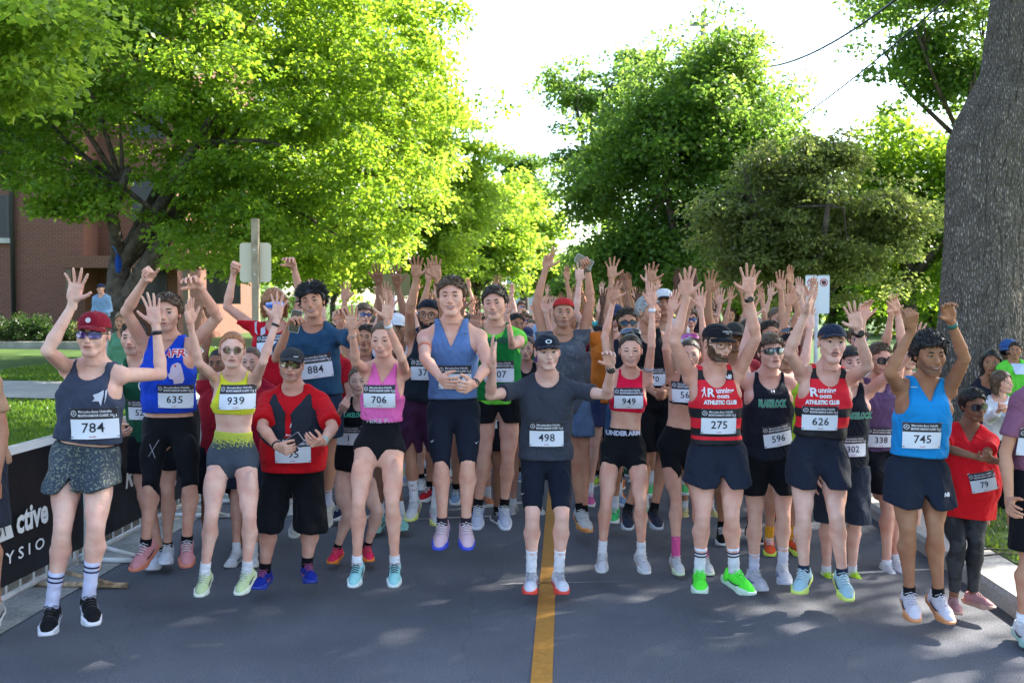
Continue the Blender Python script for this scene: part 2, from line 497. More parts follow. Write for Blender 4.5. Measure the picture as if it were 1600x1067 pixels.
def path_z(X, Y): return lawn_left_z(X, Y) + .02
grid_sheet('path', -30, -3.4, 17.6, 20.6, 30, 4, path_z, M_concrete)

# grass blades, denser close to the camera
def blades(name, n, px, zf, hmin, hmax, col1, col2, label, wid=.012):
    P = px(n)
    z = zf(P[:, 0], P[:, 1])
    h = rng.uniform(hmin, hmax, n); a = rng.uniform(0, 6.28, n); ln = rng.uniform(-.5, .5, (n, 2)) * h[:, None]
    w = wid * (1 + P[:, 1] / 10)
    base = np.stack([P[:, 0], P[:, 1], z], 1)
    s = np.stack([np.cos(a) * w, np.sin(a) * w, a * 0], 1)
    tip = base + np.stack([ln[:, 0], ln[:, 1], h], 1)
    V = np.stack([base - s, base + s, tip], 1).reshape(-1, 3)
    f = np.arange(n * 3).reshape(-1, 3)
    m = leaf_mat(name + '_leaf', col1, col2, (.30, .42, .04), .4)
    return link(name, np_mesh(name, V, [f], [m], smooth=False), kind='stuff', label=label, cat='grass')
def pl(n):
    Y = 11 + 22 * rng.rand(n) ** 1.4; X = road_x(LK - .3, Y) - 9 * rng.rand(n)
    k = (Y < 17.4) | (Y > 20.8)
    P = np.stack([X, Y], 1)[k]
    return np.concatenate([P, P])[:n] + rng.randn(n, 2) * .01 if len(P) * 2 >= n else P
n0 = 60000
blades('grass_left', n0, lambda n: pl(n), lambda X, Y: lawn_left_z(X, Y) - .005, .03, .08, (.06, .13, .015), (.09, .17, .02), 'short sunlit green grass of the lawn left of the road')
def pr(n):
    Y = 5 + 14 * rng.rand(n) ** 1.4; X = road_x(RK + .42, Y) + 5 * rng.rand(n)
    return np.stack([X, Y], 1)
blades('grass_right', 30000, pr, lambda X, Y: .112 + np.clip(X - 5, 0, 12) * .02, .02, .06, (.05, .10, .015), (.10, .13, .03), 'short patchy grass beside the right kerb', .008)
def pv(n):
    Y = 6 + 6 * rng.rand(n); Y = Y + .3 * np.sin(Y * 5); X = road_x(LK - .17, Y) - .12 * rng.rand(n) ** 2
    k = np.sin(Y * 4.1) + np.sin(Y * 9) > .3
    P = np.stack([X, Y], 1)[k]
    return np.resize(P, (n, 2)) + rng.randn(n, 2) * .012
blades('kerb_weeds', 3000, pv, lambda X, Y: X * 0 + .11, .02, .07, (.06, .13, .015), (.09, .16, .02), 'weeds growing along the back of the left kerb', .005)

# ---------------------------------------------------------------- brick building
def brick_mat(name, c1, c2, mortar, sc=1.0):
    m = bpy.data.materials.new(name); m.use_nodes = True
    nt = m.node_tree; b = nt.nodes['Principled BSDF']; b.inputs['Roughness'].default_value = .9
    tc = nt.nodes.new('ShaderNodeTexCoord'); sep = nt.nodes.new('ShaderNodeSeparateXYZ'); cmb = nt.nodes.new('ShaderNodeCombineXYZ')
    nt.links.new(tc.outputs['Object'], sep.inputs[0])
    ad = nt.nodes.new('ShaderNodeMath'); ad.operation = 'ADD'
    nt.links.new(sep.outputs[0], ad.inputs[0]); nt.links.new(sep.outputs[1], ad.inputs[1])
    nt.links.new(ad.outputs[0], cmb.inputs[0]); nt.links.new(sep.outputs[2], cmb.inputs[1])
    br = nt.nodes.new('ShaderNodeTexBrick'); br.inputs['Scale'].default_value = 1
    br.inputs['Brick Width'].default_value = .22 * sc; br.inputs['Row Height'].default_value = .078 * sc; br.inputs['Mortar Size'].default_value = .011
    br.inputs['Color1'].default_value = (*c1, 1); br.inputs['Color2'].default_value = (*c2, 1); br.inputs['Mortar'].default_value = (*mortar, 1)
    nt.links.new(cmb.outputs[0], br.inputs['Vector'])
    nt.links.new(br.outputs['Color'], b.inputs['Base Color'])
    bp = nt.nodes.new('ShaderNodeBump'); bp.inputs['Strength'].default_value = .6; bp.inputs['Distance'].default_value = .01; bp.invert = True
    nt.links.new(br.outputs['Fac'], bp.inputs['Height']); nt.links.new(bp.outputs[0], b.inputs['Normal'])
    return m
M_brick = brick_mat('red_brick', (.19, .062, .036), (.14, .048, .030), (.17, .115, .085))
M_glass_dark = mat('window_glass', (.012, .014, .016), rough=.25, spec=.3)
M_frame_dark = mat('dark_frame', (.03, .03, .03), rough=.4)
M_browntrim = mat('brown_trim', (.16, .11, .08), rough=.7)
M_stone = mat('sill_stone', (.42, .39, .35), rough=.8, var=.1, vscale=4, bump=.2)
BY = 34.0
bz = .55
bld = empty('brick_building', (-14.5, BY, bz), label='red brick apartment building behind the big left tree', cat='building')
def bpart(b, name, m, parent=None, **kw):
    o = b.build(name, m, parent or bld, **kw)
    return o
def L(px, py, Y): p = W(px, py, Y); return p - np.array([-14.5, BY, bz])
xr = GX(133, BY) + 14.5
b = MB(); b.box(-16, xr, 0, 9, -.6, 14); bpart(b, 'wall', M_brick)
xr2 = GX(352, BY + 7) + 14.5
b = MB(); b.box(xr, xr2, 1.2, 12, -.6, 14); bpart(b, 'wing_wall', M_brick)
b = MB(); b.box(-16.3, xr + .3, -.3, 9, 14, 14.4); b.box(xr + .3, xr2 + .3, .9, 12, 14, 14.4); bpart(b, 'roof', M_stone)
for lvl in range(4):
    for kx in range(3):
        x0 = GX(16, BY) + 14.5 - 2.0 - kx * 5.2; z0 = 3.85 - bz + lvl * 2.9 - .35
        z0 = W(5, 372, BY)[2] - bz + lvl * 2.9
        fr = MB()
        for a in ((x0 - .05, x0 + .04, z0, z0 + 1.45), (x0 + 1.96, x0 + 2.05, z0, z0 + 1.45), (x0 + .04, x0 + 1.96, z0, z0 + .07), (x0 + .04, x0 + 1.96, z0 + 1.38, z0 + 1.45), (x0 + .97, x0 + 1.03, z0 + .07, z0 + 1.38)):
            fr.box(a[0], a[1], -.04, .01, a[2], a[3])
        wdo = bpart(fr, 'window', M_frame_dark)
        p = MB(); p.box(x0 + .03, x0 + 1.97, -.012, -.006, z0 + .05, z0 + 1.4); p.build('pane', M_glass_dark, wdo)
        p = MB(); p.box(x0 - .2, x0 + 2.2, -.14, -.001, z0 - .18, z0 - .01); p.build('sill', M_stone, wdo)
for kx in range(2):
    for lvl in range(4):
        x0 = xr + 1.2 + kx * 2.6; z0 = 1.4 + lvl * 2.9
        fr = MB(); fr.box(x0, x0 + 1.2, 1.16, 1.19, z0, z0 + 1.5); wdo = bpart(fr, 'window', M_frame_dark)
        p = MB(); p.box(x0 + .07, x0 + 1.13, 1.14, 1.155, z0 + .07, z0 + 1.43); p.build('pane', M_glass_dark, wdo)
b = MB(); dx = GX(25, BY) + 14.5
b.tube([(dx, -.14, -.3), (dx, -.14, 13.9)], .075, 10)
dp = bpart(b, 'drain_pipe', M_frame_dark, smooth=True)
# entrance canopy and pale posts of the lower part at right (x 270-345 in the photograph)
b = MB(); b.box(xr2 - 3.2, xr2 + 1.2, -.8, 1.15, 2.6, 3.0); bpart(b, 'canopy', M_brick)
for t in (xr2 - 3.0, xr2 - 1.2, xr2 + .9):
    b = MB(); b.box(t - .09, t + .09, -.7, -.52, -.6, 2.59); bpart(b, 'post', M_browntrim)

# planting bed wall and shrubs in front of the building
b = MB(); b.box(-30, GX(150, 31) , 30.8, 31.1, .3, .78)
b.build('low_wall', M_concrete_old, label='low pale retaining wall in front of the brick building', cat='wall')

# ---------------------------------------------------------------- foliage
def leaves_from(C, rad, per, size, flat=.45, droop=.35, seed=0, tilt=.55):
    """leaf quads around cluster centres C (n,3) with radii rad (n,)"""
    r = np.random.RandomState(seed)
    n = len(C); N = n * per
    c = np.repeat(C, per, 0); rr = np.repeat(rad, per)
    d = r.randn(N, 3); d /= np.linalg.norm(d, axis=1)[:, None]
    q = r.rand(N) ** .45
    off = d * (rr * q)[:, None]; off[:, 2] *= flat
    off[:, 2] -= droop * (off[:, 0] ** 2 + off[:, 1] ** 2) / (rr + 1e-6)
    p = c + off
    out = off.copy(); out[:, 2] = 0; out /= np.linalg.norm(out, axis=1)[:, None] + 1e-6
    ax = out + r.randn(N, 3) * .7; ax[:, 2] -= .55; ax /= np.linalg.norm(ax, axis=1)[:, None]
    nm = np.array([0, 0, 1.0]) + r.randn(N, 3) * tilt
    sd = np.cross(ax, nm); sd /= np.linalg.norm(sd, axis=1)[:, None] + 1e-6
    nn = np.cross(sd, ax)
    s = size * r.uniform(.65, 1.3, N)[:, None]
    base = p; tip = p + ax * s
    mid = p + ax * s * .45 + nn * s * .10
    Lf = mid + sd * s * .42; Rt = mid - sd * s * .42
    V = np.stack([base, Rt, tip, Lf], 1).reshape(-1, 3)
    i = np.arange(N) * 4
    return V, np.concatenate([np.stack([i, i + 1, i + 2], 1), np.stack([i, i + 2, i + 3], 1)])
M_bark = mat('bark', (.075, .058, .045), rough=.95, var=.45, vscale=7, bump=1.0, bscale=14, bdist=.04)
def tree(name, base, trunk_h, trunk_r, lobes, nclus, per, leaf, m_leaf, label, group=None, seed=0, crad=(.5, .95), skip=None, flat=.45, surf=.62, limbs=26, lean=(0, 0), cat='tree', droop=.35, bark=None):
    r = np.random.RandomState(seed)
    base = np.array(base, float)
    root = empty(name, base, label=label, cat=cat, group=group)
    # cluster centres in the lobes
    vol = np.array([l[3] * l[4] * l[5] for l in lobes]); pr_ = vol ** .7 / (vol ** .7).sum()
    C = []
    while len(C) < nclus:
        l = lobes[r.choice(len(lobes), p=pr_)]
        d = r.randn(3); d /= np.linalg.norm(d)
        q = r.uniform(surf, 1.0) if r.rand() < .8 else r.uniform(.2, surf)
        # lumpy outline
        lump = 1 + .16 * math.sin(d[0] * 5 + l[0]) * math.sin(d[2] * 6 + l[1]) + .10 * math.sin(d[1] * 11 + 2 * l[2])
        p = np.array(l[:3]) + d * np.array(l[3:6]) * q * lump
        if skip is not None and skip(p): continue
        C.append(p)
    C = np.array(C)
    rad = r.uniform(crad[0], crad[1], len(C))
    V, Fc = leaves_from(C - base, rad, per, leaf, flat=flat, seed=seed, droop=droop)
    crown = link('crown', np_mesh('crown', V, [Fc], [m_leaf], smooth=False), root)
    # trunk, forks, limbs to clusters
    b = MB()
    top = np.array([lean[0], lean[1], trunk_h])
    pts = [np.array([0, 0, -.15]), np.array([0, 0, .25]), top * .35 + r.randn(3) * .03, top * .7 + r.randn(3) * .05, top]
    b.tube(pts, [trunk_r * 1.35, trunk_r * 1.08, trunk_r * .98, trunk_r * .9, trunk_r * .8], 12)
    k = min(limbs, len(C)); idx = r.choice(len(C), k, replace=False)
    mains = []
    ctr = np.mean([l[:3] for l in lobes], 0) - base
    for i in range(4):
        a = i * 1.57 + r.rand(); zt = ctr[2] * r.uniform(.75, 1.15) + .3
        e = np.array([ctr[0] + math.cos(a) * 1.1, ctr[1] + math.sin(a) * 1.1, max(zt, trunk_h + .6)])
        mid = (top + e) / 2 + np.array([math.cos(a), math.sin(a), 0]) * .25
        b.tube([top - np.array([0, 0, .15]), mid, e], [trunk_r * .6, trunk_r * .42, trunk_r * .25], 8); mains.append((mid, e))
    for i in idx:
        e = C[i] - base; mm = min(mains, key=lambda q: np.linalg.norm(q[1] - e))
        s = mm[0] * .4 + mm[1] * .6
        md = (s + e) / 2 + r.randn(3) * .15 + np.array([0, 0, .15])
        b.tube([s, md, e], [trunk_r * .22, trunk_r * .14, .012], 5)
    b.build('trunk', bark or M_bark, root, smooth=True)
    return root

LM_maple = leaf_mat('maple_leaf', (.06, .12, .016), (.10, .17, .022), (.52, .68, .05), .52)
LM_bright = leaf_mat('bright_leaf', (.09, .16, .02), (.14, .21, .03), (.68, .82, .08), .57)
LM_linden = leaf_mat('linden_leaf', (.044, .094, .028), (.072, .132, .036), (.46, .64, .10), .49)
LM_crab = leaf_mat('crabapple_leaf', (.076, .100, .040), (.110, .120, .044), (.54, .58, .14), .43)
LM_dark = leaf_mat('dark_leaf', (.02, .045, .015), (.035, .065, .018), (.14, .22, .03), .35)
LM_shrub = leaf_mat('shrub_leaf', (.02, .05, .012), (.04, .08, .018), (.12, .20, .03), .3)

def lobe(px, py, Y, rx, ry=None, rz=None):
    p = W(px, py, Y); ry = ry or rx; rz = rz or rx
    return (p[0], p[1], p[2], rx, ry, rz)
# the big left maple (forked trunk at x about 190)
tx = GX(190, 22)
root = tree('maple_tree', (tx, 22, .35), 2.6, .30,
     [lobe(190, 40, 22, 4.2, 3.4, 3.2), lobe(20, 190, 22, 3.0, 3, 2.4), lobe(380, 150, 22, 3.4, 3.2, 2.9), lobe(500, 290, 21, 2.2, 2.2, 2.0), lobe(90, 330, 21, 1.5, 1.5, .8), lobe(330, 330, 21.5, 1.6, 1.7, 1.3), lobe(560, 90, 22.5, 2.6, 2.4, 2.4), lobe(300, -200, 22, 5, 4, 3), lobe(300, 385, 20.5, 1.0, 1.2, .55), lobe(40, 285, 20.5, 1.6, 1.4, .7), lobe(420, 330, 21, 1.6, 1.6, 1.2)],
     950, 150, .105, LM_maple, 'big green maple with a forked trunk in front of the brick building', seed=3, crad=(.32, .72), surf=.45,
     skip=lambda p: (lambda q: 1 if (q[0] < 255 and q[0] > 70 and q[1] > 345) or (q[0] < 70 and q[1] > 285) else 0)((800 + (p[0]) / p[1] * F, HOR - (p[2] - CAM_H) / p[1] * F)))
# its second stem leaning to the right
b = MB(); b.tube([(0, 0, 1.5), (.55, 0, 2.4), (1.15, -.1, 3.3), (1.9, -.2, 4.6), (2.6, -.2, 6)], [.22, .21, .19, .15, .09], 10)
b.build('leaning_stem', M_bark, root, smooth=True)
# branches of a nearer tree hanging into the upper left corner
tree('overhanging_tree', (GX(-330, 11), 11, .2), 4.2, .28,
     [lobe(-60, 20, 11, 1.9, 1.6, 1.0), lobe(30, 110, 11.5, 1.1, 1.2, .75), lobe(-120, 160, 11, 1.3, 1.2, .9), lobe(-330, -60, 11, 2.4, 2.2, 1.8), lobe(90, 10, 11, .9, .9, .5)],
     150, 150, .10, LM_bright, 'nearer tree whose sunlit branches hang into the upper left corner', seed=8, crad=(.35, .6), surf=.3)
# row of street trees going away along the left side of the road
row = 'street trees in a row along the left side of the road'
tree('street_tree', (GX(500, 28), 28, .4), 2.6, .22, [lobe(510, 60, 28, 3.7, 3.5, 3.4), lobe(420, 250, 28, 2.8, 3, 2.2), lobe(590, 260, 28, 2.6, 2.6, 2.4), lobe(560, 380, 28, 1.9, 2.2, 1.0), lobe(640, 130, 28, 1.7, 2, 1.8), lobe(520, -80, 28, 3, 3, 2), lobe(400, 395, 26, 1.6, 1.6, .8), lobe(470, 400, 26, 1.6, 1.6, .9)],
     640, 160, .12, LM_bright, 'tall bright green street tree right of the forked maple, nearest of its row', row, seed=11, crad=(.38, .8), surf=.5)
tree('street_tree', (GX(650, 40), 40, .4), 2.6, .22, [lobe(668, 235, 40, 3.0, 3, 3.0), lobe(620, 360, 40, 2.6, 3, 2.0), lobe(720, 330, 40, 1.9, 2.5, 2.2), lobe(660, 420, 40, 2.4, 2.6, 1.2), lobe(560, 410, 38, 2.6, 2.6, 1.2)],
     440, 155, .15, LM_bright, 'bright green street tree, second in the row on the left side', row, seed=12, crad=(.45, .9), surf=.5)
tree('street_tree', (GX(745, 56), 56, .3), 2.4, .2, [lobe(760, 320, 56, 3.1, 3, 3.0), lobe(790, 400, 56, 2.4, 3, 1.9), lobe(715, 410, 56, 2.4, 3, 1.9)],
     230, 140, .22, LM_bright, 'yellow green street tree, third in the row on the left side', row, seed=13, crad=(.7, 1.3), surf=.4)
tree('street_tree', (GX(815, 80), 80, .2), 2.4, .2, [lobe(820, 350, 80, 3.1, 3, 3.6), lobe(846, 420, 80, 2.6, 3, 2.3)],
     150, 140, .3, LM_bright, 'pale street tree far down the left side, beside the gap of sky', row, seed=14, crad=(.9, 1.5), surf=.4)
tree('pine_tree', (GX(822, 110), 110, .1), 5, .3, [lobe(815, 262, 110, 3.4, 3, 1.9), lobe(828, 300, 110, 2.4, 2.4, 2)], 60, 140, .35, LM_linden, 'distant pale tree top rising above the left row', seed=15, crad=(.9, 1.5), surf=.3)
tree('far_tree', (GX(905, 75), 75, .1), 2, .25, [lobe(905, 440, 75, 2.6, 3, 3.0), lobe(950, 420, 75, 2.8, 3, 2.5), lobe(880, 455, 78, 2, 2, 1.8)], 150, 140, .28, LM_linden, 'hazy green tree closing the far end of the road', seed=16, crad=(.8, 1.4), surf=.3)
# right side
tree('linden_tree', (GX(1085, 25), 25, .2), 2.0, .24,
     [lobe(1090, 170, 25, 2.4, 2.3, 2.1), lobe(1000, 240, 25, 1.9, 2, 1.7), lobe(1160, 190, 25, 1.7, 2, 1.7), lobe(1020, 390, 25, 2.0, 2.2, 1.3), lobe(1130, 350, 25, 2.4, 2.4, 1.9), lobe(920, 300, 26, .9, 1.1, .9), lobe(950, 420, 25, 1.0, 1.2, .8), lobe(1130, 75, 25, .9, 1, .8), lobe(1220, 280, 25, 1.2, 1.3, 1.6)],
     760, 150, .11, LM_linden, 'tall linden with layered dark green foliage in the middle right', seed=21, crad=(.42, .85), surf=.4, flat=.5, droop=.6)
tree('ash_tree', (GX(960, 42), 42, .2), 4, .25, [lobe(910, 140, 42, 1.9, 1.8, 1.3), lobe(1000, 110, 42, 1.9, 1.8, 1.2), lobe(885, 245, 42, 1.2, 1.2, .6), lobe(960, 190, 42, 2.2, 2, 1.8), lobe(930, 250, 42, 1.3, 1.4, 1.2)],
     110, 130, .17, LM_linden, 'thin pale tree standing behind the left side of the linden', seed=22, crad=(.5, .9), surf=.3)
tree('crabapple_tree', (GX(1255, 17), 17, .2), 1.6, .13,
     [lobe(1260, 330, 17, 1.35, 1.4, 1.2), lobe(1180, 400, 17, 1.1, 1.2, .8), lobe(1330, 400, 17, 1.2, 1.2, .8), lobe(1210, 260, 17, .6, .8, .5), lobe(1290, 240, 17, .6, .7, .4), lobe(1120, 320, 17, .55, .8, .35), lobe(1400, 330, 17, .7, .9, .8)],
     620, 140, .065, LM_crab, 'crabapple tree with dull bronze leaves right of the linden', seed=23, crad=(.22, .45), surf=.2)
tree('norway_maple', (GX(1420, 27), 27, .3), 2.5, .24, [lobe(1390, 260, 27, 1.9, 2, 1.7), lobe(1460, 330, 27, 2.0, 2, 1.9), lobe(1340, 370, 28, 1.7, 2, 1.2), lobe(1500, 250, 27, 1.8, 2, 1.6), lobe(1420, 430, 28, 2.0, 2.2, 1.0), lobe(1620, 330, 27, 2.4, 2.4, 2.6)],
     330, 150, .13, LM_maple, 'green maple behind the thick bare trunk on the right', seed=24, crad=(.45, .9), surf=.3,)
tree('oak_tree', (GX(1500, 20), 20, .3), 5, .09, [lobe(1430, 70, 20, 1.1, 1.2, 1.2), lobe(1500, 110, 20, 1.3, 1.4, 1.3), lobe(1470, -30, 20, 1.6, 1.6, 1.3)],
     130, 130, .10, LM_linden, 'tree with open lobed foliage beside the top of the thick trunk', seed=25, crad=(.35, .6), surf=.2)
def far_x(px, Y): return GX(px, Y)
k = 0
for px, Y, rr, top in [(1150, 60, 4.5, 380), (1300, 55, 4.2, 380), (1010, 70, 4.2, 400), (1450, 50, 3.6, 400), (1600, 45, 3.6, 350), (380, 60, 5, 250), (520, 75, 6, 300), (250, 50, 4, 300), (690, 100, 6, 340), (1750, 50, 5, 300)]:
    z = W(px, (top + 470) / 2, Y)[2]
    tree('far_tree', (GX(px, Y), Y, .1), 2, .25, [(GX(px, Y), Y, z + .5, rr, rr, max(2.4, z * .9)), (GX(px, Y) + 2, Y, z - .8, rr * .8, rr, 2.2)], 110, 110, .34, [LM_bright, LM_linden, LM_dark][k % 3],
         'distant tree closing the view ' + ['behind the linden', 'behind the crabapple', 'left of the linden trunk', 'behind the green maple', 'right of the thick trunk', 'behind the nearest street tree', 'behind the second street tree', 'beside the brick building', 'behind the third street tree', 'past the right edge of the view'][k], seed=40 + k, crad=(.9, 1.6), surf=.3)
    k += 1
# shade tree: the thick trunk at right and its high crown
M_bark2 = ground_mat('thick_bark', (.23, .185, .155), (.35, .29, .25), 5.0, 1.0, 20)
nt = M_bark2.node_tree; bs = nt.nodes['Principled BSDF']
tc = nt.nodes.new('ShaderNodeTexCoord'); mp = nt.nodes.new('ShaderNodeMapping'); mp.inputs['Scale'].default_value = (34, 34, 9)
wv = nt.nodes.new('ShaderNodeTexVoronoi'); wv.feature = 'DISTANCE_TO_EDGE'; wv.inputs['Scale'].default_value = 1.3
nz = nt.nodes.new('ShaderNodeTexNoise'); nz.inputs['Scale'].default_value = 3; nz.inputs['Detail'].default_value = 4
nt.links.new(tc.outputs['Object'], nz.inputs['Vector'])
ad = nt.nodes.new('ShaderNodeMix'); ad.data_type = 'RGBA'; ad.blend_type = 'ADD'; ad.inputs['Factor'].default_value = 1.6
nt.links.new(tc.outputs['Object'], mp.inputs['Vector']); nt.links.new(mp.outputs[0], ad.inputs['A']); nt.links.new(nz.outputs['Color'], ad.inputs['B'])
nt.links.new(ad.outputs['Result'], wv.inputs['Vector'])
mr = nt.nodes.new('ShaderNodeMapRange'); mr.inputs['From Min'].default_value = 0; mr.inputs['From Max'].default_value = .3
nt.links.new(wv.outputs['Distance'], mr.inputs['Value'])
src = bs.inputs['Base Color'].links[0].from_socket
mx = nt.nodes.new('ShaderNodeMix'); mx.data_type = 'RGBA'; mx.inputs['A'].default_value = (.13, .105, .09, 1)
nt.links.new(mr.outputs[0], mx.inputs['Factor']); nt.links.new(src, mx.inputs['B']); nt.links.new(mx.outputs['Result'], bs.inputs['Base Color'])
bp = nt.nodes.new('ShaderNodeBump'); bp.inputs['Strength'].default_value = 1.0; bp.inputs['Distance'].default_value = .03
nt.links.new(mr.outputs[0], bp.inputs['Height']); nt.links.new(bs.inputs['Normal'].links[0].from_socket, bp.inputs['Normal']); nt.links.new(bp.outputs[0], bs.inputs['Normal'])
TY = 12.0
tbx = GX(1536, TY)
st = empty('shade_tree', (tbx, TY, .1), label='very thick grey barked tree trunk at the right whose crown shades the runners', cat='tree')
nn = 420
hz = np.linspace(-.1, 8.8, 520)
def vnoise(u_, v_, seed, per):
    r0 = np.random.RandomState(seed).rand(per, 4096)
    iu = np.floor(u_).astype(int); iv = np.floor(v_).astype(int); fu = u_ - iu; fv = v_ - iv
    fu = fu * fu * (3 - 2 * fu); fv = fv * fv * (3 - 2 * fv)
    g_ = lambda a, b: r0[a % per, b % 4096]
    return (g_(iu, iv) * (1 - fu) + g_(iu + 1, iv) * fu) * (1 - fv) + (g_(iu, iv + 1) * (1 - fu) + g_(iu + 1, iv + 1) * fu) * fv
Zg, Ag = np.meshgrid(hz, 2 * np.pi * np.arange(nn) / nn, indexing='ij')
wob = vnoise(Ag / (2 * np.pi) * 12, Zg * 1.3, 3, 12) * .9
u1 = (Ag / (2 * np.pi) * 58 + wob * 2.2); 
n1 = vnoise(u1, Zg * 4.2 + 7, 1, 58); rid = 1 - np.abs(2 * n1 - 1)            # long plates between furrows
n2 = vnoise(u1 * 2, Zg * 13 + 3, 2, 116)
n3 = vnoise(u1 * 4 , Zg * 40, 4, 232)
disp = -.020 * np.clip(1 - np.abs(2 * n1 - 1) * 1.0 - .55, 0, 1) * 2.2 + .010 * n2 + .004 * n3
lp = np.interp(Zg, [-.1, .3, .9, 1.8, 2.5, 3.2, 3.75, 4.0, 4.6, 6, 9.5], [1.1, .72, .55, .50, .475, .46, .44, .36, .05, -.14, -.4])
rp = np.interp(Zg, [-.1, .3, .9, 1.8, 2.5, 3.2, 4.0, 6, 9.5], [.95, .62, .47, .46, .48, .53, .62, .8, 1.2])
cc_ = (rp - lp) / 2; hw = (rp + lp) / 2
rel = 1 + .022 * np.sin(5 * Ag + 1.3 * Zg) + .03 * np.sin(3 * Ag + .9 * Zg)
rows = np.stack([cc_ + (hw * rel + disp) * np.cos(Ag), (hw * rel * .92 + disp) * np.sin(Ag), Zg], -1).reshape(-1, 3)
V = np.array(rows); nh = len(hz)
i, j = np.meshgrid(np.arange(nh - 1), np.arange(nn), indexing='ij'); i = i.ravel(); j = j.ravel(); j2 = (j + 1) % nn
link('trunk', np_mesh('trunk', V, [np.stack([i * nn + j, i * nn + j2, (i + 1) * nn + j2, (i + 1) * nn + j], 1)], [M_bark2]), st)
b = MB()
rr_ = np.random.RandomState(5)
for k in range(7):
    a = [2.6, 3.4, 4.2, 5.0, .2, 1.0, 1.8][k]
    e = np.array([.45 + math.cos(a) * 5.5, math.sin(a) * 5.5, 11 + rr_.rand() * 2])
    b.tube([np.array([.45, 0, 8.6]), np.array([.45 + math.cos(a) * 2, math.sin(a) * 2, 9.9]), e], [.32, .22, .08], 8)
b.build('limb', M_bark, st, smooth=True)
lobes = [(tbx + .5, TY + 1, 12.5, 6.5, 7.0, 3.6), (tbx + 4.5, TY - 2, 12.0, 5.5, 6.0, 4.2), (tbx + 1.5, TY - 6, 11.0, 5.5, 5.0, 3.0), (tbx - 2.0, TY + 5.0, 13.0, 4.0, 5.0, 2.8), (tbx + 7, TY + 5, 11.5, 5, 6, 4.5)]
C = []
r_ = np.random.RandomState(77)
while len(C) < 640:
    l = lobes[r_.randint(len(lobes))]
    d = r_.randn(3); d /= np.linalg.norm(d); q = r_.uniform(.15, 1.0)
    p = np.array(l[:3]) + d * np.array(l[3:6]) * q
    if p[2] < CAM_H + 1.2 + .335 * p[1] and GX(1600, p[1]) + 1.0 > p[0] : continue
    C.append(p)
C = np.array(C)
V, Fc = leaves_from(C - np.array([tbx, TY, .1]), r_.uniform(.8, 1.5, len(C)), 150, .2, seed=78, flat=.5)
link('crown', np_mesh('crown', V, [Fc], [LM_maple], smooth=False), st)

# shrubs in front of the building
sg = 'shrubs planted along the brick building'
k = 0
for px, py, w in [(18, 522, .9), (58, 524, .75), (100, 530, .55), (130, 530, .5), (-30, 520, 1.0), (160, 535, .5)]:
    p = W(px, py + 12, 31.6); c = np.array([p[0], p[1], .85 + w * .35])
    rs = np.random.RandomState(90 + k); d = rs.randn(26, 3) ; d /= np.linalg.norm(d, axis=1)[:, None]
    C = d * np.array([w, w * .7, w * .55]) * rs.uniform(.4, 1, (26, 1))
    V, Fc = leaves_from(C, rs.uniform(.15, .3, 26), 90, .07, seed=91 + k, flat=.8, droop=.1)
    root = empty('shrub', c, label='dark green clipped shrub against the brick wall, ' + ['second from the drain pipe', 'just right of the drain pipe', 'low beside the planting wall', 'below the building corner', 'left of the drain pipe', 'nearest the forked maple'][k], cat='shrub', group=sg)
    link('foliage', np_mesh('foliage', V, [Fc], [LM_shrub if k != 3 else LM_crab], smooth=False), root)
    b = MB()
    for q in range(5): b.tube([(0, 0, -.4), tuple(C[q] * .8)], [.02, .008], 5)
    b.build('stem', M_bark, root); k += 1
# ================================================================ STREET FURNITURE
def flat_text(b, s, h, org, ux, uz, m=0, bold=0.0, space=1.0, wide=1.0, shear=0.0):
    V, Fc = text_geo(s, bold, space, shear)
    ux = np.array(ux, float); uz = np.array(uz, float); org = np.array(org, float)
    b.add([org + ux * v[0] * h * wide + uz * v[1] * h for v in V], Fc, m)
def ring(b, org, ux, uz, r0, r1, m=0, n=28, sx=1.0):
    vs = []
    for i in range(n):
        a = 2 * math.pi * i / n
        for r in (r0, r1): vs.append(np.array(org) + np.array(ux) * r * math.cos(a) * sx + np.array(uz) * r * math.sin(a))
    b.add(vs, [(2 * i, 2 * i + 1, 2 * ((i + 1) % n) + 1, 2 * ((i + 1) % n)) for i in range(n)], m)
def poly2(b, pts, org, ux, uz, m=0, sc=1.0):
    org = np.array(org, float)
    b.add([org + np.array(ux, float) * p[0] * sc + np.array(uz, float) * p[1] * sc for p in pts], [tuple(range(len(pts)))], m)

